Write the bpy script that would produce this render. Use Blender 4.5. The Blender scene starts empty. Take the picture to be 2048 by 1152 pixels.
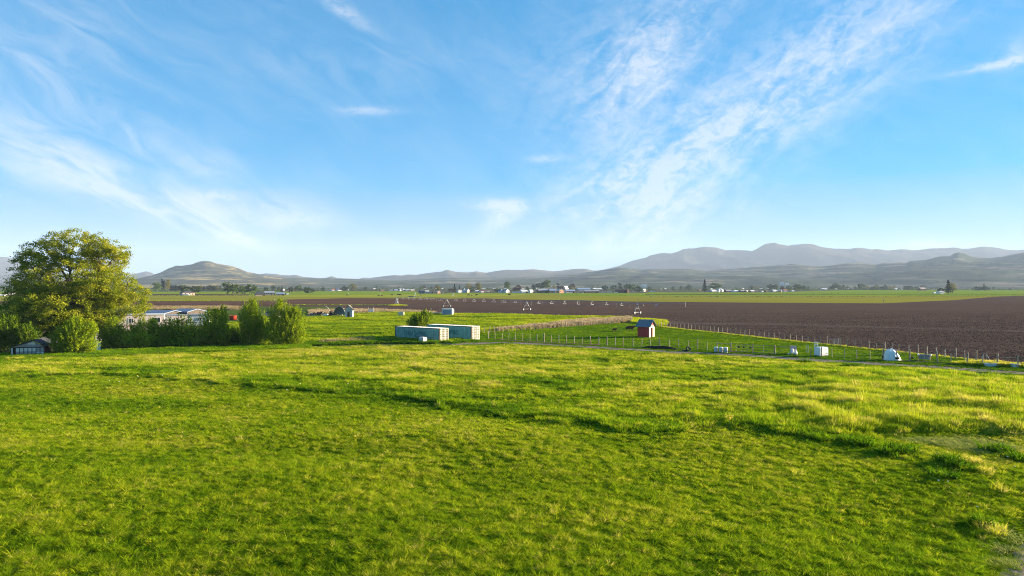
import bpy, bmesh, math, random
import numpy as np
from mathutils import Vector, Matrix

# ------------------------------------------------------------------ camera, world, sun, exposure
S = bpy.context.scene
F, CX, HY, CAMZ = 1365.33, 1024.0, 572.0, 10.5      # focal length and horizon row of the 2048 px photograph, camera height
SUN_EL, SUN_AZ = math.radians(10.5), math.atan2(0.955, 0.27)   # azimuth from +Y towards +X
SUN_STRENGTH, SKY_STRENGTH, EXPOSURE, HAZE_DENSITY = 5.0, 0.05, 2.3, 0.00006

DENOISE = True
cam_data = bpy.data.cameras.new('camera')
cam_data.lens, cam_data.sensor_width = 24.0, 36.0
cam_data.clip_start, cam_data.clip_end = 0.2, 60000.0
cam = bpy.data.objects.new('camera', cam_data)
S.collection.objects.link(cam)
cam.location = (0, 0, CAMZ)
cam.rotation_euler = (math.radians(90) - math.atan((576 - HY) / F), 0, 0)
S.camera = cam

S.view_settings.view_transform = 'Standard'
S.view_settings.look = 'None'
S.view_settings.exposure = EXPOSURE
S.view_settings.gamma = 1.0
S.view_settings.use_curve_mapping = False
S.render.engine = 'CYCLES'
S.cycles.use_denoising = DENOISE
S.cycles.denoising_prefilter = 'NONE'
S.cycles.filter_width = 1.0
S.cycles.max_bounces = 6
S.cycles.transparent_max_bounces = 8
S.cycles.volume_bounces = 0


class NT:
    """small helper that writes node trees"""
    def __init__(self, tree):
        self.t = tree
        tree.nodes.clear()

    def n(self, kind, **kw):
        nd = self.t.nodes.new(kind)
        for k, v in kw.items():
            if k.startswith('i_'):
                key = k[2:]
                nd.inputs[int(key) if key.isdigit() else key].default_value = v
            else:
                setattr(nd, k, v)
        return nd

    def l(self, a, b):
        self.t.links.new(a, b)

    def put(self, sock, v):
        if isinstance(v, (int, float)):
            sock.default_value = v
        elif isinstance(v, (tuple, list)):
            sock.default_value = v
        else:
            self.l(v, sock)

    def math(self, op, a, b=None, c=None, clamp=False):
        nd = self.t.nodes.new('ShaderNodeMath')
        nd.operation = op
        nd.use_clamp = clamp
        self.put(nd.inputs[0], a)
        if b is not None:
            self.put(nd.inputs[1], b)
        if c is not None:
            self.put(nd.inputs[2], c)
        return nd.outputs[0]

    def mix(self, f, a, b, kind='MIX'):
        nd = self.t.nodes.new('ShaderNodeMix')
        nd.data_type = 'RGBA'
        nd.blend_type = kind
        self.put(nd.inputs[0], f)
        self.put(nd.inputs[6], a if not isinstance(a, tuple) or len(a) == 4 else (*a, 1))
        self.put(nd.inputs[7], b if not isinstance(b, tuple) or len(b) == 4 else (*b, 1))
        return nd.outputs[2]

    def noise(self, vec, scale, detail=3.0, rough=0.55, dist=0.0):
        nd = self.t.nodes.new('ShaderNodeTexNoise')
        nd.inputs['Scale'].default_value = scale
        nd.inputs['Detail'].default_value = detail
        nd.inputs['Roughness'].default_value = rough
        nd.inputs['Distortion'].default_value = dist
        if vec is not None:
            self.l(vec, nd.inputs['Vector'])
        return nd.outputs['Fac']

    def ramp(self, f, stops, interp='LINEAR'):
        nd = self.t.nodes.new('ShaderNodeValToRGB')
        e = nd.color_ramp.elements
        nd.color_ramp.interpolation = interp
        while len(e) < len(stops):
            e.new(0.5)
        for i, (p, c) in enumerate(stops):
            e[i].position = p
            e[i].color = c if len(c) == 4 else (*c, 1)
        self.put(nd.inputs[0], f)
        return nd.outputs[0]

    def vec(self, x, y, z):
        nd = self.t.nodes.new('ShaderNodeCombineXYZ')
        for i, v in enumerate((x, y, z)):
            self.put(nd.inputs[i], v)
        return nd.outputs[0]

    def smooth(self, x, a, b):
        nd = self.t.nodes.new('ShaderNodeMapRange')
        nd.interpolation_type = 'SMOOTHSTEP'
        self.put(nd.inputs[0], x)
        nd.inputs[1].default_value = a
        nd.inputs[2].default_value = b
        return nd.outputs[0]


def build_world():
    w = bpy.data.worlds.new('World')
    S.world = w
    w.use_nodes = True
    g = NT(w.node_tree)
    sky = g.n('ShaderNodeTexSky', sky_type='NISHITA', sun_disc=False, sun_elevation=SUN_EL,
              sun_rotation=SUN_AZ, altitude=1300, air_density=1.0, dust_density=0.0, ozone_density=6.0)
    d = g.n('ShaderNodeTexCoord').outputs['Generated']
    sep = g.n('ShaderNodeSeparateXYZ')
    g.l(d, sep.inputs[0])
    x, y, z = sep.outputs
    az = g.math('MULTIPLY', g.math('ARCTAN2', x, y), 57.29578)
    el = g.math('MULTIPLY', g.math('ARCSINE', z), 57.29578)

    def rotated(th):
        c, s = math.cos(math.radians(th)), math.sin(math.radians(th))
        u = g.math('ADD', g.math('MULTIPLY', az, c), g.math('MULTIPLY', el, s))
        v = g.math('SUBTRACT', g.math('MULTIPLY', el, c), g.math('MULTIPLY', az, s))
        return u, v

    def wisps(th, sc, stretch, seed, dist=0.6):
        u, v = rotated(th)
        warp = g.noise(g.vec(g.math('MULTIPLY', u, 0.09), g.math('MULTIPLY', v, 0.16), seed + 3.3), 1.0, 3.0)
        v2 = g.math('ADD', v, g.math('MULTIPLY', g.math('SUBTRACT', warp, 0.5), 5.0))
        p = g.vec(g.math('MULTIPLY', u, sc / stretch), g.math('MULTIPLY', v2, sc), seed)
        return g.noise(p, 1.0, 8.0, 0.62, dist)

    wr = wisps(34, 0.62, 2.6, 1.7)
    wl = wisps(-24, 0.50, 3.2, 8.1)
    puff = g.noise(g.vec(g.math('MULTIPLY', az, 0.9), g.math('MULTIPLY', el, 1.5), 4.4), 1.0, 9.0, 0.66, 0.8)
    wr = g.math('ADD', g.math('MULTIPLY', wr, 0.6), g.math('MULTIPLY', puff, 0.4))

    def blob(px, py, length, width, th, amp):
        """soft elongated cloud field; position and lengths in photograph pixels turned into degrees"""
        a0 = math.degrees(math.atan2(px - CX, F))
        e0 = math.degrees(math.atan2(HY - py, math.hypot(F, px - CX)))
        k = math.degrees(1 / F)
        c, s = math.cos(math.radians(th)), math.sin(math.radians(th))
        da, de = g.math('SUBTRACT', az, a0), g.math('SUBTRACT', el, e0)
        u = g.math('MULTIPLY', g.math('ADD', g.math('MULTIPLY', da, c), g.math('MULTIPLY', de, s)), 1 / (length * k))
        v = g.math('MULTIPLY', g.math('SUBTRACT', g.math('MULTIPLY', de, c), g.math('MULTIPLY', da, s)), 1 / (width * k))
        r2 = g.math('ADD', g.math('MULTIPLY', u, u), g.math('MULTIPLY', v, v))
        return g.math('MULTIPLY', g.math('EXPONENT', g.math('MULTIPLY', r2, -1.0)), amp)

    def total(items):
        t = None
        for it in items:
            b = blob(*it)
            t = b if t is None else g.math('ADD', t, b)
        return t

    right = total([(1330, 330, 190, 105, 32, 1.1), (1560, 200, 240, 80, 30, 0.95), (1820, 75, 220, 55, 30, 0.5),
                   (1230, 385, 130, 50, 8, 0.95), (1330, 440, 160, 48, 12, 0.75),
                   (1250, 165, 130, 60, 40, 1.0), (1370, 40, 170, 75, 42, 0.7), (1150, 120, 150, 80, 30, 0.45),
                   (1700, 20, 190, 60, 30, 0.55),                    (1260, 480, 140, 25, 5, 0.4), ])
    left = total([(230, 365, 200, 45, -20, 1.0), (350, 420, 140, 28, -18, 0.8), (540, 425, 95, 40, 0, 1.0), (290, 275, 160, 30, -28, 0.6),
                  (90, 270, 75, 30, -22, 0.5), (40, 180, 80, 100, -50, 0.30), (180, 80, 150, 90, -40, 0.18), (60, 60, 100, 120, -40, 0.15),
                  (440, 330, 40, 25, -30, 0.5), (700, 130, 250, 60, 0, 0.2), (820, 485, 130, 14, 0, 0.4), (60, 340, 90, 30, -10, 0.5)])
    small = total([(1005, 412, 62, 13, -3, 1.2), (1000, 440, 38, 20, 30, 0.9), (465, 478, 52, 11, -6, 0.8), (735, 222, 55, 8, 3, 0.6), (690, 25, 50, 13, -25, 0.6),
                   (1085, 318, 32, 7, 0, 0.6), (2010, 126, 75, 7, 3, 0.9), (2030, 105, 30, 22, 40, 0.5), (1880, 489, 66, 8, -2, 0.9), (430, 392, 50, 9, 5, 0.5), (610, 440, 60, 16, 0, 0.6)])
    cr = g.math('MULTIPLY', right, g.smooth(wr, 0.32, 0.74))
    cl = g.math('MULTIPLY', left, g.smooth(wl, 0.24, 0.78))
    cl = g.math('ADD', cl, g.math('MULTIPLY', small, g.smooth(puff, 0.25, 0.62)))
    veil = g.math('MULTIPLY', g.smooth(wl, 0.25, 0.95), 0.22)
    # the rest of the sky carries the same scattered thin cloud
    away = g.math('MULTIPLY', g.math('MULTIPLY', g.smooth(g.math('ABSOLUTE', az), 42.0, 70.0), g.smooth(wr, 0.5, 0.8)), 0.35)
    cover = g.math('ADD', g.math('ADD', cr, cl), g.math('ADD', veil, away))
    cover = g.math('MULTIPLY', g.math('MINIMUM', cover, 1.0), g.smooth(el, 0.5, 3.0), clamp=True)
    cover = g.math('MULTIPLY', cover, 0.66)
    low = g.math('MULTIPLY', g.math('SUBTRACT', 1.0, g.smooth(el, -1.0, 13.0)), 0.04)
    cover = g.math('MAXIMUM', cover, g.math('ADD', low, g.math('MULTIPLY', cover, 0.55)))
    hs = g.n('ShaderNodeHueSaturation', i_Saturation=SKY_SAT, i_Value=1.0)
    g.l(sky.outputs[0], hs.inputs['Color'])
    gm = g.n('ShaderNodeGamma', i_Gamma=SKY_GAMMA)
    g.l(hs.outputs[0], gm.inputs['Color'])
    col = g.mix(cover, g.mix(1.0, gm.outputs[0], SKY_TINT, "MULTIPLY"), CLOUD_COL)
    bg = g.n('ShaderNodeBackground', i_Strength=SKY_STRENGTH)
    g.l(col, bg.inputs['Color'])
    out = g.n('ShaderNodeOutputWorld')
    g.l(bg.outputs[0], out.inputs['Surface'])


SKY_GAMMA = 0.5
SKY_SAT = 1.2
SKY_TINT = (1.30, 1.48, 1.86)
CLOUD_COL = (3.6, 3.8, 4.1)
build_world()

sun_data = bpy.data.lights.new('sun', 'SUN')
sun_data.energy, sun_data.angle, sun_data.color = SUN_STRENGTH, math.radians(0.6), (1.0, 0.83, 0.60)
sun = bpy.data.objects.new('sun', sun_data)
S.collection.objects.link(sun)
sd = Vector((math.cos(SUN_EL) * math.sin(SUN_AZ), math.cos(SUN_EL) * math.cos(SUN_AZ), math.sin(SUN_EL)))
sun.rotation_euler = sd.to_track_quat('Z', 'Y').to_euler()
sun.location = (200, 60, 60)

# ------------------------------------------------------------------ helpers
RNG = np.random.default_rng(7)
random.seed(7)
C = S.collection


def dist_at(py, z=0.0):
    return F * (CAMZ - z) / (py - HY)


def at(px, py, z=0.0):
    """point of the ground (or of height z) seen at a pixel of the 2048 px photograph"""
    d = dist_at(py, z)
    return Vector(((px - CX) / F * d, d, z))


def tag(o, label=None, cat=None, group=None, kind=None):
    for k, v in (('label', label), ('category', cat), ('group', group), ('kind', kind)):
        if v:
            o[k] = v
    return o


def empty(name, loc, rz=0.0, label=None, cat=None, group=None):
    o = bpy.data.objects.new(name, None)
    o.empty_display_size = 0.5
    C.objects.link(o)
    o.location = loc
    o.rotation_euler = (0, 0, rz)
    return tag(o, label, cat, group)


class MB:
    """collects simple shapes and links them as one mesh object"""
    def __init__(self):
        self.v, self.f, self.m = [], [], []

    def add(self, verts, faces, mi=0):
        b = len(self.v)
        self.v += [tuple(p) for p in verts]
        self.f += [tuple(i + b for i in f) for f in faces]
        self.m += [mi] * len(faces)
        return self

    def box(self, lo, hi, mi=0, M=None):
        x0, y0, z0 = lo
        x1, y1, z1 = hi
        vs = [Vector(p) for p in ((x0, y0, z0), (x1, y0, z0), (x1, y1, z0), (x0, y1, z0), (x0, y0, z1), (x1, y0, z1), (x1, y1, z1), (x0, y1, z1))]
        if M is not None:
            vs = [M @ p for p in vs]
        return self.add(vs, [(0, 3, 2, 1), (4, 5, 6, 7), (0, 1, 5, 4), (1, 2, 6, 5), (2, 3, 7, 6), (3, 0, 4, 7)], mi)

    def tube(self, pts, r, n=6, mi=0, caps=True):
        """pts: polyline; r: radius or list of radii"""
        pts = [Vector(p) for p in pts]
        rs = r if isinstance(r, (list, tuple)) else [r] * len(pts)
        vs, fs = [], []
        for i, p in enumerate(pts):
            t = (pts[min(i + 1, len(pts) - 1)] - pts[max(i - 1, 0)])
            t = t.normalized() if t.length > 1e-9 else Vector((0, 0, 1))
            a = t.cross(Vector((0, 0, 1)) if abs(t.z) < 0.9 else Vector((1, 0, 0))).normalized()
            b = t.cross(a)
            for k in range(n):
                th = 2 * math.pi * k / n
                vs.append(p + (a * math.cos(th) + b * math.sin(th)) * rs[i])
        for i in range(len(pts) - 1):
            for k in range(n):
                k2 = (k + 1) % n
                fs.append((i * n + k, i * n + k2, (i + 1) * n + k2, (i + 1) * n + k))
        if caps:
            fs.append(tuple(range(n))[::-1])
            fs.append(tuple((len(pts) - 1) * n + k for k in range(n)))
        return self.add(vs, fs, mi)

    def lathe(self, prof, n=16, o=(0, 0, 0), mi=0, M=None):
        """prof: list of (radius, z)"""
        vs, fs = [], []
        for (r, z) in prof:
            for k in range(n):
                th = 2 * math.pi * k / n
                p = Vector((o[0] + r * math.cos(th), o[1] + r * math.sin(th), o[2] + z))
                vs.append(M @ p if M is not None else p)
        for i in range(len(prof) - 1):
            for k in range(n):
                k2 = (k + 1) % n
                fs.append((i * n + k, i * n + k2, (i + 1) * n + k2, (i + 1) * n + k))
        return self.add(vs, fs, mi)

    def prism(self, poly, y0, y1, mi=0):
        """poly: list of (x, z), extruded along y"""
        n = len(poly)
        vs = [(x, y0, z) for x, z in poly] + [(x, y1, z) for x, z in poly]
        fs = [tuple(range(n)), tuple(range(2 * n - 1, n - 1, -1))]
        for i in range(n):
            j = (i + 1) % n
            fs.append((i, i + n, j + n, j))
        return self.add(vs, fs, mi)

    def mesh(self, name, mats, smooth=False):
        me = bpy.data.meshes.new(name)
        me.from_pydata([tuple(p) for p in self.v], [], self.f)
        for m in (mats if isinstance(mats, (list, tuple)) else [mats]):
            me.materials.append(m)
        if any(self.m):
            me.polygons.foreach_set('material_index', self.m)
        if smooth:
            me.polygons.foreach_set('use_smooth', [True] * len(me.polygons))
        me.update()
        return me

    def build(self, name, mats, parent=None, smooth=False, loc=None):
        return link(name, self.mesh(name, mats, smooth), parent, loc)


def link(name, me, parent=None, loc=None, rz=None):
    o = bpy.data.objects.new(name, me)
    C.objects.link(o)
    if parent is not None:
        o.parent = parent
    if loc is not None:
        o.location = loc
    if rz is not None:
        o.rotation_euler = (0, 0, rz)
    return o


def np_mesh(name, verts, faces, mats, smooth=True, uniform=4):
    """verts (n,3) array, faces (m,k) array"""
    me = bpy.data.meshes.new(name)
    nv, nf = len(verts), len(faces)
    k = faces.shape[1]
    me.vertices.add(nv)
    me.vertices.foreach_set('co', np.asarray(verts, np.float32).ravel())
    me.loops.add(nf * k)
    me.loops.foreach_set('vertex_index', np.asarray(faces, np.int32).ravel())
    me.polygons.add(nf)
    me.polygons.foreach_set('loop_start', np.arange(nf, dtype=np.int32) * k)
    me.polygons.foreach_set('use_smooth', np.full(nf, smooth))
    for m in (mats if isinstance(mats, (list, tuple)) else [mats]):
        me.materials.append(m)
    me.update(calc_edges=True)
    me.validate()
    return me


def copy_tree(o, parent=None):
    c = o.copy()
    C.objects.link(c)
    c.parent = parent
    for ch in list(o.children):
        copy_tree(ch, c)
    return c


# ---- noise on arrays
def lattice(ix, iy, seed):
    h = (ix.astype(np.int64) * 374761393 + iy.astype(np.int64) * 668265263 + seed * 974711) & 0xFFFFFFFF
    h = ((h ^ (h >> 13)) * 1274126177) & 0xFFFFFFFF
    h = (h ^ (h >> 16)) & 0xFFFFFFFF
    return h / 4294967295.0


def vnoise(x, y, seed=0):
    x, y = np.asarray(x, float), np.asarray(y, float)
    ix, iy = np.floor(x), np.floor(y)
    fx, fy = x - ix, y - iy
    fx, fy = fx * fx * (3 - 2 * fx), fy * fy * (3 - 2 * fy)
    a, b = lattice(ix, iy, seed), lattice(ix + 1, iy, seed)
    c, d = lattice(ix, iy + 1, seed), lattice(ix + 1, iy + 1, seed)
    return (a * (1 - fx) + b * fx) * (1 - fy) + (c * (1 - fx) + d * fx) * fy


def fbm(x, y, seed=0, octv=4):
    s, a, t = 0.0, 0.5, 0.0
    for i in range(octv):
        s = s + a * vnoise(np.asarray(x) * 2 ** i, np.asarray(y) * 2 ** i, seed + i * 17)
        t += a
        a *= 0.55
    return s / t


def sstep(x, a, b):
    t = np.clip((np.asarray(x, float) - a) / (b - a), 0, 1)
    return t * t * (3 - 2 * t)


# ---- materials
MATS = {}


def mat(name, color, rough=0.8, spec=0.3, metal=0.0, var=0.12, scale=3.0, bump=0.0, bump_scale=20.0, stain=None, stain_amt=0.4, sub=None):
    """principled material with a little mottling, optional stains and fine relief"""
    if name in MATS:
        return MATS[name]
    m = bpy.data.materials.new(name)
    m.use_nodes = True
    g = NT(m.node_tree)
    co = g.n('ShaderNodeTexCoord').outputs['Object']
    n1 = g.noise(co, scale, 5.0, 0.6)
    lo = tuple(max(0, c * (1 - var * 2)) for c in color)
    hi = tuple(min(1, c * (1 + var * 2)) for c in color)
    col = g.ramp(n1, [(0.3, lo), (0.7, hi)])
    if stain:
        n2 = g.noise(co, scale * 2.7, 6.0, 0.7)
        col = g.mix(g.math('MULTIPLY', g.smooth(n2, 0.52, 0.72), stain_amt), col, stain)
    p = g.n('ShaderNodeBsdfPrincipled')
    g.l(col, p.inputs['Base Color'])
    p.inputs['Roughness'].default_value = rough
    p.inputs['Specular IOR Level'].default_value = spec
    p.inputs['Metallic'].default_value = metal
    if bump:
        b = g.n('ShaderNodeBump', i_Strength=bump, i_Distance=0.02)
        g.l(g.noise(co, bump_scale, 4.0), b.inputs['Height'])
        g.l(b.outputs[0], p.inputs['Normal'])
    o = g.n('ShaderNodeOutputMaterial')
    g.l(p.outputs[0], o.inputs['Surface'])
    MATS[name] = m
    return m


def leaf_mat(name, stops, transl=0.4, attr='tone', inst=True, spread=0.25):
    """foliage: diffuse and translucent, colour from a per-plant tone and a per-leaf random value"""
    m = bpy.data.materials.new(name)
    m.use_nodes = True
    g = NT(m.node_tree)
    if attr:
        a = g.n('ShaderNodeAttribute', attribute_type='INSTANCER' if inst else 'GEOMETRY', attribute_name=attr).outputs['Fac']
    else:
        a = g.n('ShaderNodeValue').outputs[0]
        a.default_value = 0.5
    r = g.n('ShaderNodeNewGeometry').outputs['Random Per Island']
    f = g.math('ADD', a, g.math('MULTIPLY', g.math('SUBTRACT', r, 0.5), spread))
    col = g.ramp(f, stops)
    d = g.n('ShaderNodeBsdfDiffuse')
    t = g.n('ShaderNodeBsdfTranslucent')
    g.l(col, d.inputs['Color'])
    g.l(col, t.inputs['Color'])
    mx = g.n('ShaderNodeMixShader')
    mx.inputs[0].default_value = transl
    g.l(d.outputs[0], mx.inputs[1])
    g.l(t.outputs[0], mx.inputs[2])
    o = g.n('ShaderNodeOutputMaterial')
    g.l(mx.outputs[0], o.inputs['Surface'])
    return m


# ---- scattering of tufts: one object of points, the tuft meshes are instanced on it
def scatter(name, pts, scl, rot, var, tone, protos, label=None):
    me = bpy.data.meshes.new(name)
    n = len(pts)
    me.vertices.add(n)
    me.vertices.foreach_set('co', np.asarray(pts, np.float32).ravel())
    for an, ty, val in (('scl', 'FLOAT_VECTOR', scl), ('rot', 'FLOAT_VECTOR', rot)):
        at_ = me.attributes.new(an, ty, 'POINT')
        at_.data.foreach_set('vector', np.asarray(val, np.float32).ravel())
    a = me.attributes.new('var', 'INT', 'POINT')
    a.data.foreach_set('value', np.asarray(var, np.int32))
    a = me.attributes.new('tone', 'FLOAT', 'POINT')
    a.data.foreach_set('value', np.asarray(tone, np.float32))
    o = link(name, me)
    o['kind'] = 'stuff'
    if label:
        o['label'] = label
    col = bpy.data.collections.new(name + '_kinds')
    for i, pm in enumerate(protos):
        po = bpy.data.objects.new('%s_kind_%02d' % (name, i), pm)
        col.objects.link(po)
    ng = bpy.data.node_groups.new(name, 'GeometryNodeTree')
    ng.interface.new_socket('Geometry', in_out='INPUT', socket_type='NodeSocketGeometry')
    ng.interface.new_socket('Geometry', in_out='OUTPUT', socket_type='NodeSocketGeometry')
    N = ng.nodes.new
    gi, go = N('NodeGroupInput'), N('NodeGroupOutput')
    ci = N('GeometryNodeCollectionInfo')
    ci.inputs['Collection'].default_value = col
    ci.inputs['Separate Children'].default_value = True
    ci.inputs['Reset Children'].default_value = True
    ip = N('GeometryNodeInstanceOnPoints')
    ip.inputs['Pick Instance'].default_value = True

    def named(an, ty):
        q = N('GeometryNodeInputNamedAttribute')
        q.data_type = ty
        q.inputs['Name'].default_value = an
        return q.outputs['Attribute']
    L = ng.links.new
    L(gi.outputs[0], ip.inputs['Points'])
    L(ci.outputs[0], ip.inputs['Instance'])
    L(named('var', 'INT'), ip.inputs['Instance Index'])
    e2r = N('FunctionNodeEulerToRotation')
    L(named('rot', 'FLOAT_VECTOR'), e2r.inputs[0])
    L(e2r.outputs[0], ip.inputs['Rotation'])
    L(named('scl', 'FLOAT_VECTOR'), ip.inputs['Scale'])
    L(ip.outputs[0], go.inputs[0])
    md = o.modifiers.new('scatter', 'NODES')
    md.node_group = ng
    return o


def tuft(name, blades, rad, height, width, m, lean=0.5, seed=0, head=0.0):
    """a clump of curved tapering blades, nominal height 1"""
    r = np.random.default_rng(seed)
    V, Fc = [], []
    for i in range(blades):
        a, q = r.uniform(0, 2 * math.pi), rad * math.sqrt(r.uniform())
        b = np.array([q * math.cos(a), q * math.sin(a), 0.0])
        la = a + r.normal(0, 0.7)
        h = height * r.uniform(0.55, 1.0)
        ln = lean * h * r.uniform(0.3, 1.2)
        dr = np.array([math.cos(la), math.sin(la), 0])
        sd_ = r.uniform(0, math.pi)
        w = np.array([math.cos(sd_), math.sin(sd_), 0]) * width * r.uniform(0.6, 1.3) / 2
        p1 = b + dr * ln * 0.3 + np.array([0, 0, h * 0.6])
        p2 = b + dr * ln + np.array([0, 0, h])
        k = len(V)
        V += [b - w, b + w, p1 + w * 0.85, p1 - w * 0.85, p2]
        Fc += [(k, k + 1, k + 2, k + 3), (k + 3, k + 2, k + 4)]
        if head and r.uniform() < head:
            k = len(V)
            w2 = w / max(np.linalg.norm(w), 1e-6) * width * 1.1
            V += [p2 - w2, p2 + w2, p2 + w2 * .6 + dr * 0.05 + np.array([0, 0, .16 * height]), p2 - w2 * .6 + dr * .05 + np.array([0, 0, .16 * height])]
            Fc += [(k, k + 1, k + 2, k + 3)]
    me = bpy.data.meshes.new(name)
    me.from_pydata([tuple(p) for p in V], [], Fc)
    me.materials.append(m)
    return me

# ------------------------------------------------------------------ the land
def ground_mat(name, cols, scale=(0.02, 0.02), fine=1.5, fine_amt=0.35, bump=0.0, rough=1.0, rot=0.0):
    """soil or turf seen from afar: three base colours mixed by broad and fine world-space mottling"""
    m = bpy.data.materials.new(name)
    m.use_nodes = True
    g = NT(m.node_tree)
    pos = g.n('ShaderNodeNewGeometry').outputs['Position']
    mp = g.n('ShaderNodeMapping')
    mp.inputs['Rotation'].default_value = (0, 0, rot)
    mp.inputs['Scale'].default_value = (scale[0], scale[1], 1.0)
    g.l(pos, mp.inputs['Vector'])
    n1 = g.noise(mp.outputs[0], 1.0, 7.0, 0.65, 0.9)
    n2 = g.noise(pos, fine, 6.0, 0.65)
    f = g.math('ADD', g.math('MULTIPLY', n1, 1 - fine_amt), g.math('MULTIPLY', n2, fine_amt))
    col = g.ramp(f, [(0.33, cols[0]), (0.5, cols[1]), (0.67, cols[2])])
    p = g.n('ShaderNodeBsdfDiffuse')
    g.l(col, p.inputs['Color'])
    if bump:
        b = g.n('ShaderNodeBump', i_Strength=bump, i_Distance=0.15)
        g.l(n2, b.inputs['Height'])
        g.l(b.outputs[0], p.inputs['Normal'])
    o = g.n('ShaderNodeOutputMaterial')
    g.l(p.outputs[0], o.inputs['Surface'])
    return m


# far edge of the meadow in front, as seen in the photograph
EDGE_PX = np.array([(-400, 722), (0, 714), (200, 713), (330, 706), (460, 702), (620, 696), (780, 693.5), (900, 691), (960, 690), (1010, 688),
                    (1062, 690), (1150, 695.5), (1253, 701.5), (1350, 707.5), (1495, 714), (1568, 719), (1626, 723.5), (1700, 727.5), (1780, 732.5),
                    (1836, 735), (1895, 740), (1953, 745), (2048, 752), (2500, 785)], float)


def to_px(x, y, z=0.0):
    return CX + F * x / y, HY + F * (CAMZ - z) / y


def meadow_h(x, y):
    """gentle undulation of the meadow, fading out towards its far edge"""
    h = (fbm(x / 19.0 + 3.1, y / 12.0, 11, 3) - 0.5) * 0.70 + (fbm(x / 6.5, y / 5.0 + 7.7, 5, 2) - 0.5) * 0.16
    px, py = to_px(np.asarray(x, float), np.maximum(y, 5.0))
    e = np.interp(px, EDGE_PX[:, 0], EDGE_PX[:, 1])
    return h * sstep(py - e, 2.0, 30.0)


def axis(lo, dense_lo, dense_hi, hi, step, grow=1.13):
    a = list(np.arange(dense_lo, dense_hi + 1e-6, step))
    s, v = step, dense_hi
    while v < hi:
        s *= grow
        v += s
        a.append(v)
    s, v, b = step, dense_lo, []
    while v > lo:
        s *= grow
        v -= s
        b.append(v)
    return np.array(b[::-1] + a)


gx, gy = axis(-16000, -110, 110, 16000, 1.5), axis(-1500, 8, 128, 14000, 1.5)
X, Y = np.meshgrid(gx, gy)
Z = np.where((Y > 6) & (Y < 140), meadow_h(X, np.maximum(Y, 6)), 0.0)
nx, ny = len(gx), len(gy)
idx = np.arange(nx * ny).reshape(ny, nx)
quads = np.stack([idx[:-1, :-1].ravel(), idx[:-1, 1:].ravel(), idx[1:, 1:].ravel(), idx[1:, :-1].ravel()], 1)
M_GROUND = ground_mat('valley_turf', [(0.046, 0.072, 0.016), (0.078, 0.111, 0.023), (0.143, 0.137, 0.052)], (0.004, 0.012), 0.6, 0.3)
g_me = np_mesh('ground', np.stack([X.ravel(), Y.ravel(), Z.ravel()], 1), quads, M_GROUND)
tag(link('ground', g_me), kind='structure', label='wide flat valley floor of turf and soil')


def sheet(name, px_poly, m, z, label, world=None):
    """flat field laid a little above the ground; outline given by pixels of the photograph turned into ground points"""
    me = bpy.data.meshes.new(name)
    pts = [at(a, b) for a, b in px_poly] if world is None else [Vector((a, b, 0)) for a, b in world]
    bm = bmesh.new()
    bm.faces.new([bm.verts.new((p.x, p.y, z)) for p in pts])
    bmesh.ops.triangulate(bm, faces=bm.faces[:])
    bmesh.ops.recalc_face_normals(bm, faces=bm.faces[:])
    bm.to_mesh(me)
    bm.free()
    if me.polygons and me.polygons[0].normal.z < 0:
        me.flip_normals()
    me.materials.append(m)
    return tag(link(name, me), kind='structure', label=label)


SOIL = [(0.050, 0.033, 0.026), (0.085, 0.056, 0.044), (0.135, 0.090, 0.068)]
SOIL_RED = [(0.075, 0.042, 0.030), (0.098, 0.056, 0.040), (0.13, 0.078, 0.056)]
M_SOIL = ground_mat('dark_tilled_soil', SOIL, (0.016, 0.13), 0.9, 0.5, 0.9, rot=-0.08)
M_SOIL_RED = ground_mat('reddish_tilled_soil', SOIL_RED, (0.004, 0.05), 0.5, 0.4, 0.5)
M_LIGHT_SOIL = ground_mat('dry_soil_strip', [(0.075, 0.054, 0.046), (0.105, 0.077, 0.064), (0.14, 0.10, 0.085)], (0.02, 0.2), 0.9, 0.5, 0.5)
M_GREEN = ground_mat('bright_crop', [(0.110, 0.172, 0.010), (0.155, 0.225, 0.013), (0.210, 0.262, 0.020)], (0.002, 0.03), 0.2, 0.3)
M_OLIVE = ground_mat('olive_stubble', [(0.168, 0.168, 0.019), (0.216, 0.205, 0.026), (0.264, 0.240, 0.040)], (0.002, 0.03), 0.25, 0.35)
M_YELLOW = ground_mat('yellow_green_pasture', [(0.184, 0.216, 0.016), (0.240, 0.264, 0.019), (0.296, 0.296, 0.048)], (0.003, 0.03), 0.25, 0.3)
M_PEN = ground_mat('grazed_turf', [(0.056, 0.112, 0.010), (0.096, 0.168, 0.013), (0.136, 0.200, 0.022)], (0.08, 0.14), 1.3, 0.5, 0.4)
M_VERGE = ground_mat('mown_turf', [(0.048, 0.104, 0.010), (0.072, 0.136, 0.013), (0.120, 0.184, 0.022)], (0.10, 0.2), 1.6, 0.5, 0.4)
M_DIRT = ground_mat('gravelly_dirt', [(0.13, 0.10, 0.075), (0.23, 0.185, 0.15), (0.34, 0.28, 0.235)], (0.25, 0.35), 2.2, 0.5, 0.6)
M_BARE = ground_mat('trampled_soil', [(0.10, 0.062, 0.042), (0.17, 0.105, 0.07), (0.20, 0.15, 0.09)], (0.3, 0.3), 2.0, 0.5, 0.5)
M_DITCH = ground_mat('ditch_weeds', [(0.020, 0.045, 0.006), (0.035, 0.07, 0.008), (0.06, 0.10, 0.012)], (0.02, 0.2), 0.6, 0.5)

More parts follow.
